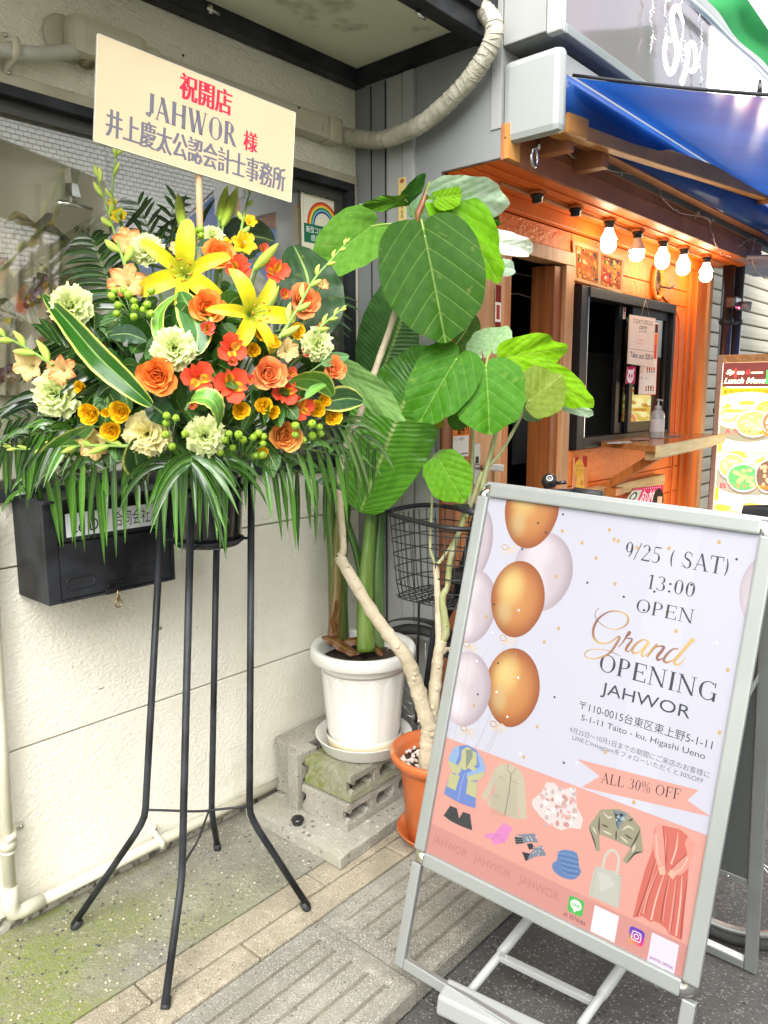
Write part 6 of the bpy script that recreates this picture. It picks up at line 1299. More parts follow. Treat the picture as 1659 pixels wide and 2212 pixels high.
prof=[(.001,0),(.118,0),(.122,.004),(.128,.05),(.150,Hh-.075),(.153,Hh-.06),(.156,Hh-.052),(.182,Hh-.045),(.186,Hh-.040),(.187,Hh-.012),(.183,Hh-.002),(.176,Hh),(.162,Hh-.004),(.155,Hh-.012),(.150,Hh-.08),(.001,Hh-.08)]
b=MB(); n=96; nf=14; vs=[];
prof2=prof
for i,(r,z) in enumerate(prof):
    fl=1 if .03<z<Hh-.07 and i<6 else 0
    for k in range(n):
        a=2*pi*k/n; vs.append(S0+V((0,0,.010))+V((r*cos(a),r*sin(a),z)))
b.lathe(prof,S0+V((0,0,.010)),n)
b.build('pot',WP,ps)
# raised flutes: arched panels around the body
b=MB()
for k in range(nf):
    a0=2*pi*k/nf+.1; dw=2*pi/nf*.44
    def fl(u,v):
        z=.012+(Hh-.095)*v; rb=.1225+(.150-.122)*z/(Hh-.075); w_=dw*(1 if v<.86 else sqrt(max(0,1-((v-.86)/.14)**2))); a=a0+w_*(2*u-1); f=(1-(2*u-1)**4)
        return S0+V((0,0,.010))+V(((rb+.0014*f+.0004)*cos(a),(rb+.0014*f+.0004)*sin(a),z))
    b.grid(fl,6,14,uv=False)
b.build('fluted_panels',WP,ps)
b=MB(); b.lathe([(.123,.0045),(.1285,.03),(.131,.05)],S0+V((0,0,.0105)),n,col=[rgb(190,172,120),rgb(214,204,170),rgb(236,234,224)],capb=False) 
b.v=[S0+ (p-S0)*1.0+V(((p.x-S0.x)*.033,(p.y-S0.y)*.033,0)) for p in b.v]; b.build('water_stain',mat('stain_band',(1,1,1),.5,vc=True),ps)
SOIL=mat('dark_soil',(.05,.03,.018),.95,c2=(.02,.012,.008),ns=60,bump=1,bs=60)
b=MB(); b.grid(lambda u,v:S0+V((.15*v*cos(2*pi*u),.15*v*sin(2*pi*u),.010+Hh-.055+U(-.006,.006)*(v<1))),40,8,uv=False); b.build('soil',SOIL,ps)
SHE=mat('leaf_stalk',(1,1,1),.35,vc=True,c2=(.6,.7,.5),ns=14,stretch=(3,3,.2))
def stalk(pts,deps,rs,c0,c1,name='leaf_stalk'):
    P=spv([cpx(C6,q,d) for q,d in zip(pts,deps)],6); m_=len(P); cl=[tuple(c0[j]+(c1[j]-c0[j])*i/(m_-1) for j in range(3)) for i in range(m_)]
    R_=[rs[0]+(rs[1]-rs[0])*i/(m_-1) for i in range(m_)]; b=MB(); b.tube(P,R_,12,cl,flat=1.25); b.build(name,SHE,ps); return P
dp=(S0-CAM).dot(cF)
br0=rgb(96,92,50); g1=rgb(84,122,52); g0=rgb(60,98,44)
stalk([(455,880),(450,600),(438,400),(415,180),(395,-40)],[dp+.01,dp,dp,dp,dp],(.031,.014),br0,g1)
stalk([(482,880),(478,600),(482,400),(500,200),(520,20)],[dp+.03]*5,(.022,.012),g0,g1)
stalk([(612,915),(605,700),(612,500),(632,250),(650,60),(640,-150)],[dp-.07]*6,(.030,.012),rgb(110,130,60),g1)
stalk([(668,905),(672,700),(676,450),(690,230),(700,60)],[dp-.02]*5,(.026,.012),rgb(86,104,62),g0)
stalk([(585,900),(590,600),(570,420),(520,260),(480,140),(440,0)],[dp+.02]*6,(.016,.009),g0,g1)
stalk([(430,860),(452,560),(455,300),(470,120)],[dp-.03]*4,(.02,.01),rgb(120,84,56),rgb(110,120,60),'brown_sheath')
for q in ([(370,840),(430,860),(520,915),(580,925)],[(480,870),(560,860),(640,885),(700,940)],[(640,590),(655,700),(690,740)],[(452,640),(440,780),(452,830)]):
    P=spv([cpx(C6,k,dp-.06) for k in q],5); m_=len(P); b=MB(); strip(b,P,[.016*sin(pi*(i+.6)/(m_+.4))+.002 for i in range(m_)],(0,0,1),rgb(112,68,38),2,.3,ruf=.4); b.build('dry_sheath',LD,ps)
GL=[rgb(52,92,30),rgb(44,84,34),rgb(38,74,34)]
def paddle(pts,dep,wd,col,side=None,ruf=.06,fold=.18,ph=0,name='paddle_leaf',cr=C4,par=None,tipw=.04,label=None):
    P=spv([cpx(cr,q,d) for q,d in zip(pts,dep)],9); m_=len(P); W_=[]
    for i in range(m_):
        t_=i/(m_-1); w_=(sin(pi*min(1,max(0,t_))**.82)**.62)*(1-.1*t_); W_.append(wd/2*max(.02,w_))
    A,B=P[0],P[-1]; mm,s,nn=imgside(A,B)
    if side: s=(s+nn*side).normalized()
    b=MB(); strip(b,P,W_,s,col,6,fold,ruf=ruf,ph=ph); return b.build(name,LB,par or ps,label)
px_m=lambda w_,d:w_/1.3825*.5486*d/FPX
paddle([(300,1960),(420,1660),(510,1430),(600,1230),(672,1052)],[dp-.12,dp-.16,dp-.18,dp-.16,dp-.12],px_m(520,dp)*.92,rgb(84,148,34),side=.15,ph=1)
paddle([(380,1290),(450,1120),(520,930),(580,760),(630,600)],[dp+.02,dp+.0,dp,dp+.02,dp+.05],px_m(440,dp),rgb(78,124,62),side=-.2,ph=2)
paddle([(600,1200),(740,1130),(850,1010),(925,880)],[dp+.05,dp,dp,dp],px_m(260,dp),rgb(74,112,46),side=.3,ph=3)
paddle([(250,1900),(330,1700),(300,1500),(330,1320)],[dp+.05,dp,dp+.05,dp+.08],px_m(330,dp),rgb(36,66,34),side=-.3,ph=4)
paddle([(650,1560),(760,1500),(840,1460),(900,1440)],[dp+.1]*4,px_m(120,dp),rgb(60,96,40),side=.2,ph=5)
# ---------------------------------------------------------------- terracotta coloured pot with rubber plant
TC=mat('terracotta_plastic',(.50,.13,.035),.42,c2=(.42,.10,.025),ns=4,c3=(.48,.22,.11),ns3=14,lo3=.58,hi3=.75)
F0=on(948,1632,2,.30); F0=V((F0.x,F0.y,0))
rp=thing('rubber_plant','broad leaved rubber plant with forked pale trunk in an orange brown pot','potted plant',V((F0.x,F0.y,.02)))
t=thing('orange_pot_saucer','orange brown saucer under the rubber plant pot','saucer',F0)
b=MB(); b.lathe([(.001,.004),(.105,.004),(.112,.008),(.138,.045),(.141,.047),(.137,.049),(.112,.014),(.001,.013)],F0,56); b.build('saucer_body',TC,t)
zr=zcol(948,1590,F0.x,F0.y) ; ZRm=.325
b=MB(); b.lathe([(.001,.016),(.100,.016),(.104,.02),(.128,ZRm-.06),(.131,ZRm-.052),(.146,ZRm-.045),(.160,ZRm-.026),(.164,ZRm-.010),(.160,ZRm-.001),(.152,ZRm),(.143,ZRm-.006),(.132,ZRm-.03),(.126,ZRm-.055),(.001,ZRm-.06)],F0,64); b.build('pot',TC,rp)
b=MB(); b.grid(lambda u,v:F0+V((.127*v*cos(2*pi*u),.127*v*sin(2*pi*u),ZRm-.052+U(-.004,.004)*(v<1))),40,6,uv=False); b.build('soil',SOIL,rp)
PEB=mat('white_pebble',(.66,.60,.55),.7,c2=(.56,.46,.40),ns=30)
pm=[]
for k in range(5):
    bm=bmesh.new(); bmesh.ops.create_icosphere(bm,subdivisions=1,radius=1)
    for v_ in bm.verts: v_.co*=U(.75,1.15)
    me=bpy.data.meshes.new('pebble'); bm.to_mesh(me); bm.free(); me.materials.append(PEB); pm.append(me)
for i in range(170):
    a,r=U(0,2*pi),.122*sqrt(U(0.02,1)); mw=M.Translation(V((r*cos(a),r*sin(a),ZRm-.05+U(.0,.012)-.02)))@M.Rotation(U(0,6),4,V((R(),R(),R())).normalized())@M.Diagonal((U(.007,.012),U(.006,.010),U(.005,.007),1)); part('pebble',pm[i%5],rp,mw)
BARK=mat('pale_bark',(.50,.43,.31),.8,c2=(.38,.32,.21),ns=14,bump=.5,bs=70,c3=(.30,.25,.17),ns3=40,lo3=.66,hi3=.72)
GST=mat('green_stem',(.24,.27,.10),.5,c2=(.34,.33,.18),ns=30,stretch=(1,1,.6))
df=(V((F0.x,F0.y,.5))-CAM).dot(cF)
def limb(cr,pts,deps,rs,m_,name,knots=0):
    P=[cpx(cr,q,d) for q,d in zip(pts,deps)]; n=6; Q=spv(P,n); R_=[]
    for i in range(len(Q)):
        f_=i/n; k=min(int(f_),len(rs)-2); r_=rs[k]+(rs[k+1]-rs[k])*(f_-k); R_.append(r_*(1+.05*sin(i*2.1)+(.10 if i%5==0 else 0)))
    b=MB(); b.tube(Q,R_,14,flat=1.0); 
    for k in range(knots):
        i=int(U(3,len(Q)-3)); b.ball(Q[i]+(CAM-Q[i]).normalized()*R_[i]*.8+cR*U(-.5,.5)*R_[i],R_[i]*.42,8,6)
    b.build(name,m_,rp); return Q
base=V((F0.x-.012,F0.y+.02,ZRm-.06))
T0=limb(C6,[(948,1600),(945,1480),(950,1400),(958,1330)],[df-.02]*4,[.030,.028,.027,.027],BARK,'trunk',1)
limb(C6,[(958,1345),(925,1240),(880,1090),(825,950),(740,840),(640,700),(520,500),(462,400)],[df-.02,df-.02,df-.03,df-.05,df-.06,df-.07,df-.08,df-.08],[.026,.025,.025,.023,.021,.020,.019,.017],BARK,'branch',4)
limb(C6,[(470,402),(486,360),(476,200),(464,30),(472,-70),(484,-165)],[df-.08]*6,[.013,.011,.011,.0105,.010,.010],BARK,'branch',2)
limb(C4,[(205,1640),(280,1480),(345,1300),(400,1140),(470,940),(540,700),(590,500),(612,395)],[df-.08]*8,[.011,.011,.0105,.0105,.010,.009,.008,.008],BARK,'branch',1)
limb(C6,[(955,1345),(975,1200),(992,1050),(1005,930),(1025,860)],[df,df,df+.01,df+.01,df+.01],[.022,.0205,.019,.018,.017],BARK,'branch',3)
limb(C6,[(1008,900),(1003,700),(996,560),(990,440)],[df+.01]*4,[.013,.011,.0105,.0105],BARK,'branch',1)
limb(C6,[(1022,870),(1045,800),(1025,640),(1052,560),(1072,400),(1130,230),(1190,90),(1240,-60)],[df+.01,df,df,df,df-.01,df-.01,df-.02,df-.02],[.014,.013,.011,.010,.0095,.0085,.008,.0075],GST,'branch',4)
limb(C6,[(1000,445),(1050,380),(1090,310),(1135,180),(1180,20),(1190,-100)],[df]*6,[.0065,.0055,.005,.005,.005,.0045],GST,'branch')
limb(C6,[(985,440),(962,370),(960,300),(968,130),(970,20)],[df]*5,[.006,.005,.0045,.004,.0035],GST,'branch')
limb(C4,[(880,1990),(905,1800),(915,1600),(915,1480),(930,1350)],[df-.02]*5,[.0065,.006,.005,.0045,.004],GST,'branch')
limb(C4,[(930,1990),(985,1740),(1040,1520),(1030,1350),(985,1190)],[df-.02]*5,[.009,.0085,.0075,.007,.006],GST,'branch',2)
limb(C4,[(985,1725),(1070,1630),(1150,1490),(1200,1390),(1222,1355)],[df-.02]*5,[.006,.0055,.005,.005,.006],GST,'branch',1)
b=MB(); P=[cpx(C4,q,df-.1) for q in ((612,400),(618,330),(645,270),(668,200),(680,160))]; b.tube(P,[.008,.0095,.011,.008,.002],10,[rgb(120,110,60),rgb(150,90,60),rgb(140,84,60),rgb(120,110,50),rgb(150,180,50)]); b.build('leaf_bud',SHE,rp)
b=MB(); P=[cpx(C4,q,df-.1) for q in ((980,1170),(972,1120),(964,1078))]; b.tube(P,[.006,.004,.001],8,[rgb(120,60,50)]*3); b.build('leaf_bud',SHE,rp)
b=MB(); P=[cpx(C6,q,df-.0) for q in ((1030,930),(1050,905),(1075,900),(1060,920))]; b.tube(P,[.006,.008,.006,.003],8); b.build('dry_bud',BARK,rp)
pxm=lambda w_,d:w_/1.3825*.5486*d/FPX
DG,MG,LG,LIME,MINT,OL=rgb(44,84,16),rgb(66,108,42),rgb(108,146,70),rgb(116,166,12),rgb(196,222,196),rgb(110,128,44)  # MINT: pale leaf underside, with light shining through put into the colour
FL_=[ # petiole, tip, width px, depth petiole, depth tip, colour, roll, flip, stem node
((655,462),(772,1028),530,df-.16,df-.24,rgb(42,84,4),.12,.04,(620,345)),
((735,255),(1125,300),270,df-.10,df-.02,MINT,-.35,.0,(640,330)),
((770,262),(1080,690),290,df-.08,df-.06,rgb(104,160,16),.5,.0,(640,330)),
((725,248),(862,222),135,df-.12,df-.12,LIME,.2,0,(640,330)),
((362,402),(75,615),300,df-.14,df-.30,rgb(96,146,50),-.25,0,(600,420)),
((545,252),(318,305),80,df-.10,df-.22,rgb(90,140,34),.7,0,(600,370)),
((545,255),(660,120),90,df-.10,df-.16,rgb(60,110,44),-.6,0,(600,370)),
((612,345),(800,255),150,df-.0,df+.05,rgb(110,150,110),.2,0,(612,390)),
((1010,478),(1275,530),120,df+.04,df+.10,rgb(236,246,236),.3,0,(640,400)),  # gloss and backlight painted in as a near-white leaf colour
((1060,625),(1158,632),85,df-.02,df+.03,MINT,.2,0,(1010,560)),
((930,330),(1078,385),80,df+.02,df+.05,DG,.2,0,(660,400)),
((1118,1112),(1456,1058),190,df-.08,df-.0,LIME,.15,0,(990,1165)),
((1015,1078),(985,938),240,df-.02,df+.06,rgb(150,182,140),.1,0,(985,1165)),
((822,1128),(615,1462),340,df-.16,df-.22,rgb(58,112,18),-.25,.03,(975,1168)),
((988,1188),(1012,1532),385,df-.17,df-.22,rgb(66,122,24),.1,.03,(985,1165)),
((1222,1352),(1405,1205),265,df-.10,df-.08,OL,.1,0,(1218,1370)),
((1262,1195),(1582,1378),175,df-.04,df-.06,LIME,.25,0,(1216,1350)),
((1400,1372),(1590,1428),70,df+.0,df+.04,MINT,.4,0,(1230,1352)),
((1215,1372),(1150,1440),210,df+.0,df+.05,rgb(130,168,124),.3,0,(1216,1370)),
((850,1375),(825,1518),130,df-.04,df-.04,rgb(70,116,36),.2,0,(915,1400)),
((232,1200),(548,1455),150,df-.26,df-.28,rgb(112,150,84),.25,0,(345,1300)),
((742,1692),(868,1905),235,df-.12,df-.14,rgb(88,142,24),.0,.02,(735,1720)),
((733,1695),(775,1612),95,df-.08,df-.06,rgb(120,150,90),.3,0,(735,1720)),
((702,1700),(652,1792),80,df-.08,df-.06,rgb(120,150,90),-.3,0,(735,1720)),
((740,1460),(712,1500),50,df-.05,df-.05,rgb(150,150,50),0,0,(760,1440)),
((940,1130),(860,1080),90,df+.04,df+.06,rgb(130,160,90),.2,0,(985,1165)),
((1130,1160),(1190,1215),90,df-.02,df+.0,rgb(96,140,50),.2,0,(985,1165)),
]
for i,(a,c,w_,da,dc,col,roll,fl_,node) in enumerate(FL_):
    A,B=cpx(C4,a,da),cpx(C4,c,dc); b=MB()
    heart(b,A,B,pxm(w_,(da+dc)/2),col,roll,.10,.10+.02*(i%3),.034+.012*(i%3),ph=i*1.3,k=5+i%4)
    b.build('leaf',LF,rp)
    N=cpx(C4,node,df-.05); mid=A.lerp(N,.5)+V((0,0,.012)); b=MB(); b.tube(spv([N,mid,A],5),[.0035]*11 if 0 else .0032,7); b.build('petiole',mat('petiole_green',(.3,.42,.1),.5) if i==0 else bpy.data.materials['petiole_green'],rp)
# ---------------------------------------------------------------- flowers
C3=crop(0,800,1.106); C1=crop(0,0,1.106)
def dep3(x,y):
    r2=((x-830)/860)**2+((y-720)/620)**2
    return 1.66+.27*min(1.6,r2)+.11*(x-830)/830
def P3(x,y,dd=0,cr=None): 
    X,Y_=(cr or C3)(x,y); xx=X/.5486*1.106; yy=(Y_/.5486-800)*1.106
    return at(X,Y_,dep3(xx,yy)+dd)
CORE=V((RC.x-.0,RC.y,1.36))
PET=mat('petal',(1,1,1),.55,vc=True,trans=.3,c2=(.86,.82,.8),ns=40,spec=.25)
PETS=mat('petal_waxy',(1,1,1),.4,vc=True,trans=.28,c2=(.88,.86,.82),ns=30,spec=.4)
STM=mat('flower_stem',(.10,.20,.05),.5,c2=(.16,.26,.07),ns=20)
def petal(L,W,ph0,ph1,cup=.3,nu=6,nv=7,prof='round',ruf=0,rk=3,col=(1,1,1),z0=0,r0=0,pw=1.0,serr=0,seed=0,groove=0,th=0,twist=0):
    "unit petal: starts at radius r0, height z0, bends from elevation ph0 to ph1 (radians)"
    b=MB(); p=V((r0,0,z0)); ps=[];
    for j in range(nv+1):
        t=j/nv; ph=ph0+(ph1-ph0)*t**pw; ps.append((p.copy(),V((-sin(ph),0,cos(ph))))); p=p+V((cos(ph),0,sin(ph)))*(L/nv)
    def wp(t):
        if prof=='round': return (sin(pi*min(1,t*.62+.10)))**.8*(1 if t<.8 else sqrt(max(0,1-((t-.8)/.2)**2*.75)))
        if prof=='lance': return (sin(pi*(t*.86+.09))**.9)*(1 if t<.9 else 1-(t-.9)*6)
        if prof=='fan': return .18+.82*t**.8
        if prof=='obov': return .22+.78*sin(pi*min(1,t*.68))**1.2 if t<.9 else (.22+.78*sin(pi*.612)**1.2)*(1-((t-.9)/.1)**2*.65)
    vs=[];cs=[];uv=[]
    ct,st=cos(th),sin(th)
    for j in range(nv+1):
        t=j/nv; q,n=ps[j]; w_=W*wp(t)
        for i in range(nu+1):
            x=2*i/nu-1; e=(1+serr*(((i*7+seed)%3)-1)) if j==nv else 1
            z=cup*w_*x*x+ruf*t*t*sin(x*rk*pi+seed*1.7+t*2)*W - groove*w_*max(0,1-abs(x)*3)
            a=q+V((0,x*w_,0))+n*z
            if j==nv and serr: a=a+(ps[j][0]-ps[j-1][0])*(e-1)*3
            if prof in('round','obov') and j>=nv-1: a=a-(ps[j][0]-ps[j-1][0])*(.35*x*x)
            vs.append(V((a.x*ct-a.y*st,a.x*st+a.y*ct,a.z))); cs.append(col(x,t) if callable(col) else col); uv.append((i/nu,t))
    k=nu+1; b.add(vs,[(j*k+i,j*k+i+1,(j+1)*k+i+1,(j+1)*k+i) for j in range(nv) for i in range(nu)],cs,True,uv); return b
def mx3(a,b_,t): return tuple(x+(y-x)*max(0,min(1,t)) for x,y in zip(a,b_))
def proto_parts(lst,m): return [(n,withmat(b.mesh(n),mm or m)) for n,b,mm in lst]
def rose_parts(c_in,c_out,n=19,seed=0,open_=1):
    L_=[]; random.seed(seed)
    for i in range(n):
        t=i/(n-1); th=i*2.399+U(-.15,.15); ou=c_out; ci=mx3(c_in,c_out,t)
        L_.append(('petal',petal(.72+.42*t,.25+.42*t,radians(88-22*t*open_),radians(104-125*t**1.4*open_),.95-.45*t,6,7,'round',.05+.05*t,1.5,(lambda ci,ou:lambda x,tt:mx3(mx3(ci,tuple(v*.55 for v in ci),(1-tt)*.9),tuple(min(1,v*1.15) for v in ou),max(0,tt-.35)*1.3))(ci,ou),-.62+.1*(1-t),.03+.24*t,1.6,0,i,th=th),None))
    for k in range(5): L_.append(('sepal',petal(.7,.13,radians(10),radians(-60),.2,2,4,'lance',col=rgb(90,130,60),z0=-.64,r0=.1,th=k*1.257),None))
    b=MB(); b.lathe([(.02,-.85),(.14,-.8),(.2,-.68),(.16,-.58),(.3,-.5),(.01,-.3)],(0,0,0),10,col=c_in); L_.append(('flower_heart',b,None))
    return proto_parts(L_,PET)
def carn_parts(c0,c1,seed=0):
    L_=[]; random.seed(seed)
    for n,ph,L,W,z in ((7,(16,-22),1.0,.52,-.12),(8,(36,4),.94,.50,-.1),(7,(54,26),.86,.46,-.06),(7,(70,48),.78,.40,0),(6,(84,72),.68,.34,0)):
        for k in range(n):
            L_.append(('petal',petal(L*U(.92,1.05),W*U(.9,1.1),radians(ph[0]+U(-6,6)),radians(ph[1]+U(-18,18)),.12,12,5,'fan',.14,U(1.1,2.2),lambda x,t:mx3(c0,c1,t*1.1),z-.25,.05,1.2,.04,k+seed,th=2*pi*k/n+U(-.2,.2)),None))
    b=MB(); b.lathe([(.05,-.9),(.17,-.85),(.2,-.4),(.24,-.22),(.02,-.1)],(0,0,0),10,col=rgb(140,180,100)); L_.append(('calyx',b,None)); return proto_parts(L_,PET)
def lily_parts():
    L_=[]; y0,y1=rgb(244,232,40),rgb(244,240,110)
    for k in range(6):
        inner=k%2
        L_.append(('petal',petal(1.62,.235 if inner else .165,radians(64),radians(-95+(k*23)%30),.3,6,14,'lance',.06,1.5,lambda x,t:mx3(mx3(rgb(196,214,70),y0,t*2.2),y1,(t-.5)*1.2 if abs(x)>.2 else 0),-.55,.04,1.25,0,k,.16,th=2*pi*k/6),PETS))
    for k in range(6):
        a=2*pi*k/6+.3; b=MB(); P=[V((0,0,-.4)),V((.1*cos(a),.1*sin(a),.0)),V((.24*cos(a),.24*sin(a),.3))]; b.tube(P,.014,5,rgb(214,224,120)); L_.append(('stamen',b,None))
        b=MB(); c=P[-1]; b.tube([c+V((-.07*sin(a),.07*cos(a),.0)),c+V((0,0,.02)),c+V((.07*sin(a),-.07*cos(a),0))],[.012,.03,.012],6,rgb(206,150,30)); L_.append(('anther',b,None))
    b=MB(); b.tube([V((0,0,-.5)),V((.02,0,.1)),V((.03,0,.42)),V((.03,0,.46))],[.03,.02,.018,.035],6,rgb(190,210,90)); L_.append(('pistil',b,None)); return proto_parts(L_,PETS)
def alst_parts(cc,seed=0,open_=1.0):
    L_=[]; random.seed(seed); Y=rgb(250,190,50)
    for k in range(6):
        a=2*pi*k/6
        if k%2==0: L_.append(('petal',petal(1.05,.40,radians(58),radians(8+60*(1-open_)),.25,6,8,'obov',.05,1.5,lambda x,t:mx3(mx3(rgb(226,214,150),cc,t*3),tuple(v*.8 for v in cc),(1-abs(x)*4)*.5),-.4,.04,1.2,0,k,.05,th=a),None))
        else:
            def c2(x,t,k=k):
                if k==3: base=mx3(cc,tuple(min(1,v*1.1) for v in cc),t)
                else: base=mx3(mx3(rgb(240,220,120),Y,t*3),cc,(t-.55)*4)
                return tuple(v*.45 for v in base) if (k!=3 and .25<t<.75 and abs(((x+1)*3.5)%1-.5)<.22) else base
            L_.append(('petal',petal(.98,.22,radians(66),radians(20+50*(1-open_)),.3,8,9,'lance',.04,1.5,c2,-.4,.04,1.1,0,k,th=a),None))
    for k in range(5):
        a=2*pi*k/5; b=MB(); b.tube([V((0,0,-.3)),V((.12*cos(a),.12*sin(a),.1)),V((.2*cos(a),.2*sin(a)+.05,.28))],[.012,.01,.022],5,[cc,cc,rgb(120,90,60)]); L_.append(('stamen',b,None))
    return proto_parts(L_,PET)
def glad_parts(c_in,c_out,seed=0,open_=1.0):
    L_=[]; random.seed(seed)
    for k in range(6):
        L_.append(('petal',petal(1.22,.40 if k%2 else .32,radians(72),radians(-14+50*(1-open_)+U(-14,14)),.3,10,9,'lance' if k%2 else 'obov',.2,2.4,lambda x,t:mx3(c_in,c_out,(t-.35)*1.5+abs(x)*.25),-.5,.04,1.1,.03,k+seed,th=2*pi*k/6+U(-.1,.1)),None))
    for k in range(3): b=MB(); b.tube([V((0,0,-.4)),V((.06,.05*k-.05,.1)),V((.12,.09*k-.09,.32))],[.012,.012,.022],5,rgb(236,226,200)); L_.append(('stamen',b,None))
    return proto_parts(L_,PET)
OR1,OR2=rgb(248,118,30),rgb(255,154,72); PE1,PE2=rgb(244,128,62),rgb(250,160,98); LO1,LO2=rgb(242,140,46),rgb(250,176,96); YE1,YE2=rgb(246,176,12),rgb(255,206,36)
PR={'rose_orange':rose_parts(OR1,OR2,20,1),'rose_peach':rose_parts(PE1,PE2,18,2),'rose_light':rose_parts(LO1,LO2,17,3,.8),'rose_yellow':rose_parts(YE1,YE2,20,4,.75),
'carn':carn_parts(rgb(196,218,104),rgb(236,246,186),5),'carn_y':carn_parts(rgb(232,222,110),rgb(246,240,180),6),'lily':lily_parts(),'alst':alst_parts(rgb(244,88,58),7),'alst_s':alst_parts(rgb(238,112,90),8,.25),
'glad':glad_parts(rgb(246,226,160),rgb(240,160,98),9),'glad_c':glad_parts(rgb(244,232,170),rgb(242,204,140),10,.8),'glad_y':glad_parts(rgb(240,210,20),rgb(250,222,60),11,.5)}
GRP={'rose':('orange and peach roses in the bouquet','rose'),'spray':('small yellow spray roses','spray rose'),'carn':('pale carnations in the bouquet','carnation'),'lily':('yellow lilies','lily'),'alst':('coral alstroemerias','alstroemeria'),'glad':('gladiolus florets','gladiolus flower')}
def place(kind,name,x,y,r,label,g,tilt=(0,0),spin=None,dd=0,cr=None):
    c=P3(x,y,dd,cr); dist=(c-CAM).dot(cF); Rm=r/1.106*.5486*dist/FPX
    tocam=(CAM-c).normalized(); X,Y_=(cr or C3)(x,y); ox,oy=(X-412)/400,(Y_-790)/330
    n=(tocam*1.0+cR*(ox*.55+tilt[0])-cU*(oy*.45)+cU*(.12+tilt[1])).normalized()
    q=n.to_track_quat('Z','Y'); sp=spin if spin is not None else U(0,6.28)
    t=thing(name,label,GRP[g][1],c,GRP[g][0]); t.rotation_mode='QUATERNION'; t.rotation_quaternion=q@Quaternion((0,0,1),sp); Rm*=1.1; t.scale=(Rm,)*3
    for nm,me in PR[kind]: part(nm,me,t)
    # stem towards the foam (local space)
    mi=t.rotation_quaternion.inverted(); tip=mi@((CORE+V((0,0,-.05)))-c)/Rm; b=MB(); st=V((0,0,-.6)); mid=st+V((0,0,-1.0)); P=[V(k) for k in spl([tuple(st),tuple(mid.lerp(tip,.15)),tuple(mid.lerp(tip,.6)),tuple(tip)],4)]; b.tube(P,.0026/Rm,6)
    part('stem',withmat(b.mesh('stem'),STM),t); return t
random.seed(21)
place('lily','lily_flower',798,300,165,'large open yellow lily near the top of the bouquet, facing front','lily',(-.1,-.25),.4,-.04)
place('lily','lily_flower',1118,478,148,'second open yellow lily, right of and below the first, facing right','lily',(.25,-.15),1.0,-.05)
for x,y,r,k,l in ((955,230,66,'rose_orange','orange rose just right of the upper lily'),(900,450,72,'rose_orange','tall orange rose at the bouquet centre between the two lilies'),(683,752,80,'rose_orange','large open orange rose left of centre, facing front'),(1168,742,72,'rose_peach','peach orange rose right of the coral alstroemerias'),(1325,425,70,'rose_peach','ragged peach rose beside the gladiolus spike at upper right'),(1238,1012,76,'rose_light','light orange rose lowest at the right of the bouquet'),(1455,722,50,'rose_peach','small peach rose farthest to the right')):
    place(k,'rose',x,y,r,l,'rose')
for x,y,r,l in ((392,915,52,'leftmost yellow spray rose of the group of three'),(524,905,52,'yellow spray rose upper right in the group of three at left'),(488,992,48,'lowest yellow spray rose of the left group'),(460,914,22,'tiny yellow bud between the left spray roses'),(1068,562,36,'small yellow rose below the second lily, left one'),(1140,566,40,'small yellow rose below the second lily, middle one'),(1190,606,34,'small yellow rose below the second lily, right one'),(1045,902,44,'single yellow rose under the coral flowers at centre'),(1148,882,42,'yellow rose of the pair right of centre, upper one'),(1188,910,34,'yellow rose of the pair right of centre, lower one'),(1376,898,42,'yellow rose in the right cluster, left one'),(1412,858,32,'small yellow rose topmost in the right cluster'),(1446,928,44,'yellow rose in the right cluster, lowest one'),(1142,1086,28,'tiny yellow rosebud at the bottom edge right of centre')):
    place('rose_yellow','spray_rose',x,y,r,l,'spray')
for x,y,r,k,l in ((302,445,84,'carn','pale green carnation at upper left behind the striped leaf'),(757,630,84,'carn','pale green carnation left of centre above the orange rose'),(237,830,92,'carn','large pale green carnation at the far left'),(1385,615,64,'carn','pale green carnation at the right edge near the window frame'),(893,1012,76,'carn','green carnation at bottom centre under a curled leaf'),(640,195,64,'carn','pale carnation behind the cream gladiolus left of the upper lily'),(925,142,44,'carn','small pale carnation at the top behind the orange rose'),(642,1004,88,'carn_y','pale yellow carnation at lower left of centre')):
    place(k,'carnation',x,y,r,l,'carn')
for x,y,r,k,l in ((865,762,86,'alst','coral alstroemeria left of the central pair, fully open'),(1008,792,92,'alst','coral alstroemeria at centre, largest of them'),(1008,635,76,'alst','coral alstroemeria directly below the tall orange rose'),(905,548,50,'alst_s','half closed salmon alstroemeria below the tall orange rose'),(1040,288,70,'alst','coral alstroemeria between the upper lily and the second lily'),(1200,298,70,'alst','coral alstroemeria at upper right beside the lily bud'),(1148,200,34,'alst_s','closed red alstroemeria bud at the top right'),(1240,822,70,'alst','coral alstroemeria right of centre below the peach rose'),(1312,890,64,'alst','lowest coral alstroemeria on the right'),(1268,740,40,'alst_s','half open coral alstroemeria behind the peach rose'),(1012,690,34,'alst_s','pink tipped alstroemeria bud over the central coral flower'),(1085,768,36,'alst_s','narrow coral alstroemeria squeezed right of the largest one')):
    place(k,'alstroemeria',x,y,r,l,'alst')
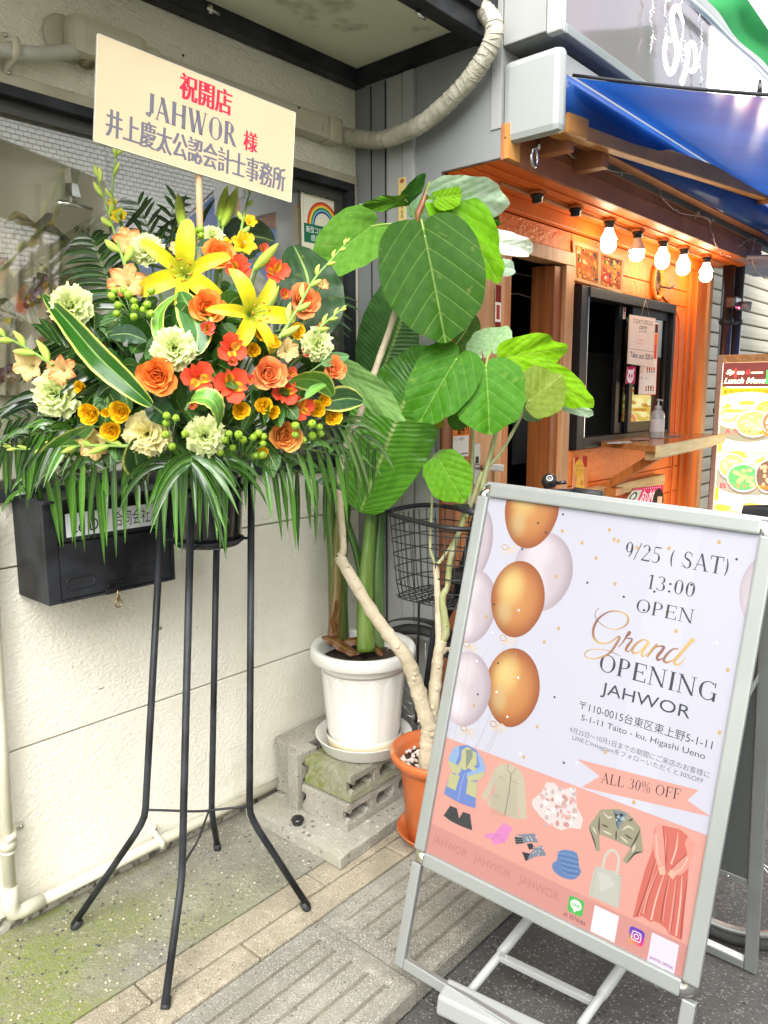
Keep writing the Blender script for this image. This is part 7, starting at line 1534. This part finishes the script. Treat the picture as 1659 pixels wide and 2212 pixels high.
for x,y,r,k,l in ((553,345,80,'glad','peach and cream gladiolus floret above the green berries'),(560,175,68,'glad','cream gladiolus floret at upper left on the tall spike'),(130,705,72,'glad_c','cream gladiolus floret at the far left edge'),(270,727,64,'glad','peach gladiolus floret above the large left carnation'),(415,1046,74,'glad_c','cream gladiolus floret at lower left on the horizontal spike'),(1250,642,56,'glad_c','cream gladiolus floret right of the second lily'),(520,62,40,'glad_y','bright yellow gladiolus floret at the upper left'),(1060,182,62,'glad_y','yellow gladiolus floret at the top behind the orange rose'),(1088,82,34,'glad_y','small yellow gladiolus floret on the upright spike at the top'),(492,5,26,'glad_y','tiny yellow gladiolus floret high on the left spike'),(1408,355,26,'glad','small peach gladiolus floret on the right leaning spike'),(1398,550,28,'glad','tiny peach gladiolus floret on the far right')):
    place(k,'gladiolus_floret',x,y,r,l,'glad')
for x,y,r,k,l,g,n_ in ((1290,560,40,'rose_yellow','small yellow rose half hidden below the ragged peach rose','spray','spray_rose'),(1105,640,34,'rose_yellow','yellow rosebud between the second lily and the peach orange rose','spray','spray_rose'),(770,200,36,'glad_c','cream floret tucked above the upper lily','glad','gladiolus_floret'),(350,800,30,'rose_yellow','yellow bud above the left group of spray roses','spray','spray_rose'),(1330,650,34,'alst_s','salmon alstroemeria bud near the right edge carnation','alst','alstroemeria'),(1240,400,40,'alst_s','coral bud between the second lily and the ragged peach rose','alst','alstroemeria'),(980,180,34,'glad_y','yellow floret peeping behind the top orange rose','glad','gladiolus_floret'),(840,880,30,'alst_s','coral bud below the large orange rose on the right','alst','alstroemeria')):
    place(k,n_,x,y,r,l,g,dd=.03)
# closed buds
BUD=mat('green_bud',(1,1,1),.42,vc=True,c2=(.85,.9,.75),ns=25,trans=.15)
def podmesh(A,B,r,c0,c1,ridge=.12,n=12,bend=0):
    b=MB(); d=(B-A); L_=d.length; d.normalize(); q=d.to_track_quat('Z','Y'); vs=[];cs=[];m_=10
    for i in range(m_+1):
        t=i/m_; rr=r*(sin(pi*(t*.93+.05))**.75)*(1-.25*t)
        for k in range(n):
            a=2*pi*k/n; rk=rr*(1+ridge*cos(3*a)); vs.append(A+q@V((rk*cos(a)+bend*L_*sin(pi*t),rk*sin(a),L_*t))); cs.append(mx3(c0,c1,t))
    fs=[(i*n+k,i*n+(k+1)%n,(i+1)*n+(k+1)%n,(i+1)*n+k) for i in range(m_) for k in range(n)]+[tuple(range(n))[::-1],tuple(m_*n+k for k in range(n))]
    b.add(vs,fs,cs,True); return b
def bud_thing(a,c,w_,label,cr=C1,dd=0):
    A,B=P3(*a,dd,cr),P3(*c,dd,cr); t=thing('lily_bud',label,'lily bud',A,'closed lily buds'); r=w_/2/1.106*.5486*(A-CAM).dot(cF)/FPX
    podmesh(A,B,r,rgb(150,180,60),rgb(206,214,90)).build('bud',BUD,t)
    b=MB(); b.tube([A,A.lerp(CORE,.25)+V((0,0,.01)),CORE],.003,6); b.build('stem',STM,t)
bud_thing((800,1010),(775,842),52,'single tall green lily bud at the top left of the stick')
bud_thing((955,960),(990,808),50,'left one of the two upright green lily buds right of the stick')
bud_thing((970,985),(1035,815),58,'right one of the two upright green lily buds, slightly leaning')
bud_thing((1105,1175),(1212,1060),52,'pale yellow lily bud leaning right beside the coral flower',dd=-.04)
bud_thing((1150,490),(1215,360),36,'small green lily bud above the second open lily',cr=C3,dd=-.03)
bud_thing((1155,450),(1150,375),24,'pale thin lily bud just behind the second open lily',cr=C3,dd=-.0)
# gladiolus spikes
def spike(pts,label,cr=C3,n=8,w0=34,w1=16,dd=-.02,sp=1):
    P=[P3(x,y,dd,cr) for x,y in pts]; Q=spv(P,8); t=thing('gladiolus_spike',label,'gladiolus spike',Q[0],'gladiolus bud spikes'); m_=len(Q)
    b=MB(); b.tube(Q,[.0042-.0026*i/(m_-1) for i in range(m_)],7); b.build('stalk',mat('spike_stalk',(.22,.36,.08),.5) if 'spike_stalk' not in bpy.data.materials else bpy.data.materials['spike_stalk'],t)
    dist=(Q[0]-CAM).dot(cF); k_=1/1.106*.5486*dist/FPX
    for i in range(n):
        f_=(i+.6)/n; j=min(m_-2,int(f_*(m_-1))); A=Q[j]; d=(Q[j+1]-Q[j]).normalized(); s_=d.cross((A-CAM).normalized()).normalized()*(1 if i%2 else -1); w_=(w0+(w1-w0)*f_)*k_; L_=w_*3.4
        dr=(d*1.0+s_*(.38-.2*f_)+(CAM-A).normalized()*.1).normalized(); podmesh(A,A+dr*L_,w_*.5,rgb(150,184,70),mx3(rgb(206,220,110),rgb(236,226,130),f_),.05,8,bend=.06*(1 if i%2 else -1)).build('bud',BUD,t)
    podmesh(Q[-1],Q[-1]+(Q[-1]-Q[-2]).normalized()*w1*k_*3,w1*k_*.5,rgb(160,190,80),rgb(206,214,110),.05,8).build('bud',BUD,t)
spike([(548,1165),(510,1050),(470,920),(425,770)],'thick gladiolus spike leaning left at the upper left of the bouquet',C1,7,46,28)
spike([(520,960),(488,850),(503,700),(508,675)],'thin upright gladiolus spike at the top left, highest of them',C1,5,26,18)
spike([(1045,1035),(1060,950),(1085,850),(1098,830)],'green gladiolus spike at the top between lily buds and board',C1,5,28,20)
spike([(1215,590),(1290,470),(1370,330),(1450,240),(1510,170)],'long pale gladiolus spike leaning out to the upper right',C3,10,38,18,-.08)
spike([(230,705),(130,640),(40,590),(-30,560)],'gladiolus spike pointing left at the left edge of the picture',C3,6,44,28)
spike([(560,1058),(420,1055),(260,1060),(110,1072),(40,1062)],'long horizontal gladiolus spike at the lower left',C3,9,38,16)
spike([(1370,560),(1430,510),(1490,460)],'short gladiolus spike at the right edge by the window frame',C3,5,26,14)
# hypericum
def hyper(x0,y0,x1,y1,n,label,cr=C3,dd=-.03,seed=0,r=17):
    random.seed(seed); cx,cy=(x0+x1)/2,(y0+y1)/2; c=P3(cx,cy,dd,cr); t=thing('hypericum_sprig',label,'berry sprig',c,'green berry sprigs'); k_=1/1.106*.5486*(c-CAM).dot(cF)/FPX
    low=P3(cx,cy+70,.06,cr); b=MB(); b.tube([low,CORE],.0025,5); b.build('stem',STM,t); pts=[]
    for i in range(n):
        for _ in range(30):
            x,y=U(x0,x1),U(y0,y1)
            if all((x-a)**2+(y-b_)**2>(r*1.5)**2 for a,b_ in pts): break
        pts.append((x,y)); p=P3(x,y,dd+U(-.02,.02),cr); rr=r*k_*U(.85,1.1); up=(p-low).normalized()
        b=MB(); b.ball(p,rr,14,9,None,1.12,ax=up); b.lathe([(.3*rr,rr*1.0),(.06*rr,rr*1.3),(.001,rr*1.45)],p,6,ax=up,capb=False); b.build('berry',bpy.data.materials.get('green_berry') or mat('green_berry',(.23,.40,.015),.28,c2=(.3,.46,.04),ns=30,coat=.3),t)
        b=MB(); b.tube([p-up*rr,low.lerp(p,.35),low],[.0012,.0014,.0018],5)
        b.build('twig',STM,t); b=MB()
        for k in range(4):
            a=k*1.57+U(0,.5); o=up.orthogonal().normalized(); s_=(Quaternion(up,a)@o); q0=p-up*rr*.9; strip(b,[q0,q0+s_*rr*.6+up*rr*.1,q0+s_*rr*1.15+up*rr*.0],[rr*.15,rr*.4,rr*.1],up.cross(s_),rgb(120,168,60),1,.2)
        b.build('sepal',LD,t)
hyper(480,378,680,500,13,'sprig of green berries below the peach gladiolus at upper left',seed=1)
hyper(790,975,880,1030,6,'small sprig of green berries at the very top by the stick',C1,seed=2)
hyper(705,920,775,1080,5,'green berries beside the pale yellow carnation',seed=3); hyper(800,975,830,1005,1,'single green berry left of the bottom centre carnation',seed=8)
hyper(950,990,1150,1125,12,'wide sprig of green berries at the bottom right of centre',seed=4)
hyper(1285,950,1405,1035,7,'green berries below the right cluster of yellow roses',seed=5)
hyper(700,640,860,690,2,'two berries hidden near the central carnation',seed=6) if 0 else None
# striped and dark accent leaves
def accent(pts,w_,label,edge=True,col=rgb(34,84,16),dd=0,side=0,fold=.25,cr=C3,name='striped_leaf',ruf=.05,deps=None,grp='striped leaves in the bouquet'):
    c_=col; col=(lambda x,t_:mx3(c_,tuple(min(1,v*2.0+.02) for v in c_),(.5+.5*sin(abs(x)*19+2*sin(t_*5)))*.35+(.3 if abs(x)<.12 else 0)))
    P=[P3(x,y,dd+(deps[i] if deps else 0),cr) for i,(x,y) in enumerate(pts)]; Q=spv(P,8); m_=len(Q); k_=1/1.106*.5486*(Q[0]-CAM).dot(cF)/FPX
    W_=[max(.0008,w_/2*k_*(sin(pi*(i/(m_-1)*.93+.05))**.8)) for i in range(m_)]; mm,s,nn=imgside(Q[0],Q[-1]); s=(s+nn*side).normalized()
    t=thing(name,label,'leaf',Q[0],grp); b=MB(); strip(b,Q,W_,s,col,9,fold,edge=rgb(206,212,110) if edge else None,ruf=ruf); b.build('blade',LS,t)
    b=MB(); b.tube([Q[0],Q[0].lerp(CORE,.5),CORE],.0022,5); b.build('leaf_stalk',STM,t)
accent([(660,880),(560,790),(430,670),(300,520),(190,400)],118,'long striped leaf with cream edge pointing to the upper left',dd=-.03,side=.3,fold=.35)
accent([(850,660),(860,560),(830,470),(785,385)],150,'broad glossy leaf standing up left of the tall orange rose',dd=.02,side=-.1,col=rgb(58,104,48))
accent([(720,650),(690,560),(700,470),(775,395)],60,'narrow cream edged leaf folded beside the upright broad leaf',dd=.0,side=.5,col=rgb(96,140,50))
accent([(815,900),(850,850),(920,860),(950,920),(945,985)],110,'cream edged leaf curling over the bottom centre carnation',dd=-.07,side=.5,deps=(0,-.03,-.05,-.05,-.03),col=rgb(92,140,56))
accent([(400,970),(300,1030),(210,1110),(125,1232)],110,'cream edged leaf drooping to the lower left',dd=-.02,side=.4,col=rgb(74,120,48))
accent([(598,1020),(590,1090),(600,1150),(625,1215)],125,'dark leaf hanging down at bottom left of centre',dd=-.02,side=.1,col=rgb(46,82,38))
accent([(1265,770),(1330,765),(1400,780),(1450,840)],110,'bright green cream edged leaf at the right',dd=-.02,side=-.4,col=rgb(80,130,40))
accent([(1400,880),(1450,860),(1520,850),(1580,862)],115,'dark cream edged leaf at the far right by the roses',dd=-.0,side=.1,col=rgb(44,76,34))
accent([(1330,850),(1370,810),(1420,790)],40,'small curled green leaf right of the coral flowers',dd=-.04,side=.5,col=rgb(100,150,60),edge=False)
accent([(760,900),(800,860),(860,840)],60,'small leaf above the bottom carnation',dd=0,side=.2,edge=False) if 0 else None
G2='broad dark backing leaves'
accent([(1240,640),(1330,500),(1340,330),(1280,185)],330,'huge dark leaf behind the bouquet beneath the rainbow poster',False,rgb(40,66,36),.10,0,.12,name='backing_leaf',grp=G2)
accent([(900,1120),(1000,1060),(1100,1030),(1195,1050)],190,'dark rounded leaf behind the orange rose at the top',False,rgb(40,62,34),.14,0,.1,C1,'backing_leaf',grp=G2)
accent([(1400,700),(1440,680),(1520,665)],60,'small grey green leaf by the right edge carnation',False,rgb(96,140,90),.0,0,.1,name='backing_leaf',grp=G2)
accent([(480,575),(560,570),(640,600)],80,'dark pointed leaf below the green berries',False,rgb(38,70,44),.02,.2,.2,name='backing_leaf',grp=G2)
accent([(640,870),(690,900),(750,960)],120,'dark leaf under the large open orange rose',False,rgb(34,66,36),.0,.1,.2,name='backing_leaf',grp=G2)
accent([(990,380),(1030,400),(1060,460)],90,'round grey green leaf behind the second lily',False,rgb(58,92,66),.03,.1,.2,name='backing_leaf',grp=G2)
accent([(860,190),(900,200),(915,250)],80,'grey green leaf behind the upper lily',False,rgb(58,92,76),.03,.1,.2,name='backing_leaf',grp=G2)
# filler sprigs
random.seed(77); FLW_=[(tuple(o.location),o['label']) for o in bpy.data.objects if o.get('group') in [v[0] for v in GRP.values()]]; used_=[]
for i in range(46):
    a=U(0,2*pi); rr=sqrt(U(0,1)); x,y=860+520*rr*cos(a),720+380*rr*sin(a); c=P3(x,y,U(.05,.13)); nb_=min((f for f in FLW_ if f not in used_),key=lambda f:(V(f[0])-c).length); used_.append(nb_); t=thing('leafy_sprig','dark green leaves behind the '+' '.join(nb_[1].replace(',','').split()[:11]),'leafy sprig',c,'dark filler sprigs'); 
    for k in range(6):
        d=(cR*U(-1,1)+cU*U(-.9,1)+(CAM-c).normalized()*U(.0,.7)).normalized(); L_=U(.05,.095); s=d.cross((CAM-c).normalized()+V((U(-.4,.4),U(-.4,.4),U(-.4,.4)))).normalized(); P=[c+d*L_*.0,c+d*L_*.35+V((0,0,.004)),c+d*L_*.7,c+d*L_-V((0,0,.012))]; Q=spv(P,3); m_=len(Q); b=MB(); w_=L_*U(.2,.34)
        strip(b,Q,[max(.0006,w_*sin(pi*(j/(m_-1)*.95+.04))**.8) for j in range(m_)],s,mx3(rgb(24,56,18),rgb(66,116,42),U(0,1)),3,.2); b.build('leaf',LD,t)
    b=MB(); b.tube([c,CORE],.002,5); b.build('stem',STM,t)
b=MB(); b.lathe([(.001,1.252),(.088,1.252),(.10,1.31),(.11,1.36),(.08,1.44),(.001,1.46)],(RC.x,RC.y,0),20); b.top('floral_foam',mat('floral_foam',(.03,.07,.03),.9),'dark green block of floral foam hidden inside the bouquet','foam')
# palm fronds
PALM=leaf_mat('palm_leaflet','plain',.2,.15,.1,spec=.8,coat=.3)
def frond(pts,deps,n,L0,L1,label,spread=55,droop=.5,w_=.0062,col=(rgb(40,80,28),rgb(84,130,50)),cr=C3,seed=0,one=0,up=None,curl=1.0,dn=V((0,0,-1))):
    random.seed(seed); P=[P3(x,y,d,cr) for (x,y),d in zip(pts,deps)]; Q=spv(P,10); m_=len(Q); t=thing('palm_frond',label,'palm frond',Q[0],'palm fronds of the bouquet')
    b=MB(); b.tube(Q,[.0028-.0018*i/(m_-1) for i in range(m_)],6); b.build('rachis',STM,t)
    for i in range(n):
        f_=(i+.5)/n; j=f_*(m_-1); jj=min(m_-2,int(j)); A=Q[jj].lerp(Q[jj+1],j-jj); d=(Q[jj+1]-Q[jj]).normalized(); vw=(A-CAM).normalized(); s0=d.cross(up or vw).normalized()
        for sg in ((1,-1) if not one else (one,)):
            sp=radians(spread*(1-.45*f_)+U(-7,7)); dr=(d*cos(sp)+s0*sg*sin(sp)-vw*U(0,.25)).normalized(); L_=(L0+(L1-L0)*abs(2*f_-1)**1.5)*U(.78,1.05)*(.86 if L0>.155 else 1)
            pp=[]; g_=droop*U(.85,1.15)
            for k in range(8):
                u=k/7; pp.append(A+dr*(L_*(u-.25*g_*u*u))+dn*(L_*g_*u**1.9*curl))
            W_=[w_*1.22*U(.95,1.1)*x for x in (.45,.85,1,1,.9,.7,.42,.05)]
            s=dr.cross(vw).normalized(); b=MB(); strip(b,pp,W_,(s+vw*U(-.5,.5)).normalized(),mx3(col[0],col[1],U(0,1)),1,.35); b.build('leaflet',PALM,t)
DK=(rgb(18,42,18),rgb(44,80,34)); MD=(rgb(24,60,14),rgb(84,138,44))
frond([(830,1070),(835,1105),(832,1135)],(.05,-.02,-.05),7,.18,.17,'palm frond fanning straight down over the black bucket',88,.78,.0060,MD,seed=1)
frond([(840,1085),(760,1110),(690,1160)],(.05,.0,-.02),7,.18,.17,'palm frond drooping left of the bucket front',70,.75,.0058,MD,seed=2)
frond([(860,1085),(930,1110),(990,1160)],(.05,.0,-.02),6,.17,.16,'palm frond drooping right of the bucket front',70,.75,.0055,MD,seed=3)
frond([(640,1080),(520,1130),(400,1180),(300,1230)],(.06,.0,.0,.02),9,.18,.12,'palm frond hanging over the mailbox',74,.68,.0060,MD,seed=4)
frond([(480,1080),(340,1120),(220,1180),(120,1270)],(.06,.0,.0,.02),9,.17,.13,'palm frond at lower left drooping past the mailbox edge',70,.62,.0058,MD,seed=5)
frond([(1050,1090),(1180,1130),(1300,1170),(1430,1240)],(.06,.0,.0,.02),10,.175,.12,'palm frond drooping at lower right before the cream wall',72,.66,.0058,MD,seed=6)
frond([(1180,1050),(1330,1070),(1470,1100),(1590,1160)],(.06,.0,.0,.0),10,.16,.11,'palm frond reaching right toward the paddle leaves',66,.6,.0056,MD,seed=7)
frond([(1300,980),(1430,960),(1540,990),(1640,1080)],(.08,.04,.0,.0),10,.14,.10,'fine palm frond farthest to the right of the bouquet',52,.6,.0046,(rgb(50,80,40),rgb(90,120,60)),seed=8)
frond([(420,1010),(280,990),(140,1010),(20,1070)],(.08,.02,.0,.02),14,.16,.12,'palm frond spreading to the left edge below the carnation',52,.55,.0058,MD,seed=9)
frond([(420,960),(260,930),(100,930),(-40,970)],(.10,.06,.04,.02),11,.15,.12,'dark palm frond behind the left carnation, reaching off the picture',50,.5,.0055,DK,seed=10)
frond([(640,800),(470,700),(330,640),(220,600)],(.14,.08,.06,.05),12,.15,.12,'dark palm frond behind the striped leaf at the left',58,.25,.0080,DK,seed=11)
frond([(620,560),(520,430),(450,280),(400,150)],(.14,.10,.10,.10),13,.15,.10,'dark palm frond behind the berries at upper left',55,.25,.0070,DK,seed=12)
frond([(720,1180),(680,1080),(640,980),(600,880)],(.14,.13,.13,.14),10,.14,.10,'thin dark palm frond fanning above the top left flowers',42,.12,.0040,DK,C1,seed=13)
frond([(790,1150),(760,1050),(745,950),(770,860)],(.14,.13,.13,.13),8,.11,.09,'dark curved palm frond left of the stick at the top',35,.15,.0045,DK,C1,seed=14)
frond([(1200,560),(1330,520),(1400,480),(1480,400)],(.12,.1,.1,.1),10,.12,.08,'short dark palm frond at the right behind the peach rose',50,.3,.0045,DK,seed=15)
frond([(560,760),(430,760),(300,800),(200,870)],(.14,.10,.08,.06),11,.15,.12,'dark palm frond behind the peach gladiolus at the left',58,.35,.0078,DK,seed=16)
for k,(p,lab) in enumerate((([(865,1080),(880,960),(935,865)],'broad dark blade crossing right of the stick at the top'),([(740,1120),(760,980),(812,845)],'broad dark blade curving up left of the stick'),([(540,1000),(600,930),(665,860)],'thin dark blade at the top left of the bouquet'),([(620,1010),(590,960),(580,930)],'short dark blade at the top left of the bouquet'))):
    accent(p,22,lab,False,rgb(26,50,24),.08,0,.2,C1,'grass_blade',grp='single dark blades')
# ---------------------------------------------------------------- things seen in the window
pb_=thing('perfume_bottle_display','large perfume bottle display with silver stopper marked 9A2 behind the glass','display',on(185,580,1,YW+.09))
YD=YW+.085; CW=crop(0,600,2.458)
def wpt(x,y,Y): return on(*CW(x,y),1,Y)
def slab(pts,Y,th_,m,name,par,): b=MB(); b.prism([wpt(x,y,Y) for x,y in pts],V((0,th_,0))); return b.build(name,m,par)
slab([(545,510),(892,560),(850,870),(700,850),(500,690)],YD,.02,mat('frosted_taupe_glass',(.40,.36,.27),.35,c2=(.34,.3,.22),ns=5),'bottle_body',pb_)
SILV=mat('polished_silver',(.75,.74,.70),.08,1)
b=MB(); A,B=wpt(550,485,YD+.01),wpt(885,560,YD+.01); b.tube([A,A.lerp(B,.5),B],[.008,.010,.008],14,flat=1.3); b.build('shoulder',SILV,pb_)
b=MB(); A,B=wpt(700,475,YD+.01),wpt(705,445,YD+.01); b.tube([A,B],.014,14); A,B=wpt(705,440,YD+.01),wpt(690,178,YD+.01); b.tube([A,A.lerp(B,.5),B],[.026,.018,.027],6,smooth=False); b.build('stopper',SILV,pb_)
s=Sheet(wpt(720,700,YD-.001),wpt(875,735,YD-.001),wpt(865,810,YD-.001),wpt(715,780,YD-.001),NY); s.text('9A2',0,0,1,1,rgb(35,30,25),bold=.02,shear=.2); s.mb.build('lettering',PRINT,pb_)
dm=thing('draped_garment','taupe garment with purple grape and gold leaf print, hung inside the window','garment',on(120,800,1,YW+.12))
def gar(u,v):
    x=-80+900*u; y=700+1650*v; p=wpt(x,y,YW+.115); return p+V((0,.012*sin(u*17+v*3)+.006*sin(u*41),0))
b=MB(); b.grid(gar,60,20,uv=False); b.build('cloth',mat('taupe_cloth',(.66,.60,.48),.85,c2=(.56,.50,.39),ns=5),dm)
b=MB(); b.prism([wpt(x,y,YW+.09) for x,y in ((320,715),(470,580),(530,600),(640,760),(705,850),(665,960),(620,800),(480,760))],V((0,.012,0))); b.build('collar',mat('dark_collar',(.10,.095,.10),.8),dm)
b=MB(); b.tube([wpt(*q,YW+.10) for q in ((40,690),(150,600),(230,640),(310,690),(180,690),(110,820))],[.006,.02,.022,.02,.015,.004],8,flat=.4); b.build('scarf_knot',mat('gold_organza',(.45,.36,.14),.5,trans=.3),dm)
random.seed(9); PRT=mat('fabric_print',(1,1,1),.8,vc=True); b=MB()
for (x0,y0,x1,y1,n) in ((420,1200,280,1500,46),(520,1560,380,2100,90),(100,2080,20,2200,22),(-20,1000,40,1060,8)):
    for i in range(n):
        t_=U(0,1); x,y=x0+(x1-x0)*t_+U(-45,60),y0+(y1-y0)*t_+U(-30,30); c=wpt(x,y,YW+.098-i*.00002); r=U(.006,.011); col=[rgb(110,70,84),rgb(150,110,140),rgb(170,130,60),rgb(90,56,60)][i%4]; b.add([c+V((r*cos(k*pi/4)*(1+.25*(k%2)),0,r*sin(k*pi/4))) for k in range(8)],[tuple(range(8))],col)
b.build('grape_print',PRT,dm)
def pleaf(pts,tipc):
    b=MB(); P=[wpt(x,y,YW+.096) for x,y in pts]; b.add(P,[tuple(range(len(P)))],rgb(96,92,52)); b.build('leaf_print',PRT,dm); c=sum(P,V((0,0,0)))/len(P); b=MB()
    for p in P[::1]: b.tube([c+V((0,-.001,0)),p.lerp(c,.2)+V((0,-.001,0))],.0012,4,rgb(196,180,110))
    b.build('leaf_veins',PRT,dm)
pleaf([(565,1190),(640,1120),(740,1110),(820,1180),(830,1240),(760,1310),(680,1330),(600,1260)],0); pleaf([(-40,1420),(60,1405),(130,1470),(160,1590),(160,1680),(90,1640),(20,1600),(-40,1560)],0); pleaf([(370,1060),(450,1110),(480,1180),(430,1150)],0)
# rainbow poster on the glass
R6=crop(1150,650,4.4229)
YP=YW+.026
s=Sheet(*[on(*R6(*q),1,YP) for q in ((148,255),(930,490),(925,2065),(165,1620))],NY); 
zt1=on(*R6(148,255),1,YP); zt2=on(*R6(930,490),1,YP); x0,x1=zt1.x,zt2.x; zT=(zt1.z+zt2.z)/2; zB=on(*R6(925,2065),1,YP).z
s=Sheet((x0,YP,zT),(x1,YP,zT),(x1,YP,zB),(x0,YP,zB),NY); s.clip=True
def ru(x,y): p=on(*R6(x,y),1,YP); return ((p.x-x0)/(x1-x0),(zT-p.z)/(zT-zB))
GRN=rgb(40,110,80); a,c=ru(215,460),ru(870,565); s.text('感染防止徹底宣言',a[0],.062,c[0],.128,GRN,bold=.015)
a,c=ru(195,520),ru(885,700); c2_=ru(205,1030); s.line([(a[0],a[1]),(c[0],a[1]),(c[0],c2_[1])],.0012,rgb(200,130,110)); s.line([(a[0],a[1]),(a[0],c2_[1])],.0012,rgb(200,130,110))
u0,u1=ru(262,1010)[0],ru(810,1010)[0]; vb=ru(300,1020)[1]; vt=ru(500,640)[1]; cu=(u0+u1)/2; 
for k,cc in enumerate(((205,60,40),(225,120,50),(240,215,90),(50,130,80),(120,180,210),(45,50,110),(226,222,200))):
    f_=1-k*.078 if k<6 else 1-.46; pts=[(cu+(u1-u0)/2*f_*cos(pi*i/20),vb-(vb-vt)*f_*sin(pi*i/20)) for i in range(21)]; s.poly(pts,rgb(*cc))
a,c=ru(205,1030),ru(900,1380); vb2=ru(220,1335)[1]; s.rect(a[0],vb,c[0],vb2,GRN); hgt=vb2-vb
s.text('新型コロナウイルス',.1,vb+hgt*.12,.9,vb+hgt*.46,rgb(235,240,235),bold=.01); s.text('感染拡大防止',.2,vb+hgt*.55,.8,vb+hgt*.88,rgb(235,240,235),bold=.01); a=ru(370,1510); s.text('(Le Du)',a[0],a[1]-.03,a[0]+.3,a[1],rgb(70,70,70)); s.rect(.25,vb2+.10,1,vb2+.125,GRN)
sheet_thing('rainbow_poster','white infection prevention poster with a rainbow inside the shop window','poster',s,back=rgb(226,222,200))
# thin donation strip on the corner trim
a=on(860,385,0,XC-.02); c=on(876,478,0,XC-.02); s=Sheet((XC-.019,a.y,a.z),(XC-.019,c.y,a.z),(XC-.019,c.y,c.z),(XC-.019,a.y,c.z),V((-1,0,0))); s.rect(0,0,1,1,rgb(214,190,120)); s.disc(.5,.08,.3,.05,rgb(170,90,60),12)
for k,ch in enumerate('神社奉賛会員'): s.text(ch,.3,.3+.105*k,.7,.385+.105*k,rgb(60,50,35))
sheet_thing('shrine_sticker','narrow yellow vertical sticker on the grey corner trim behind the leaves','sticker',s)
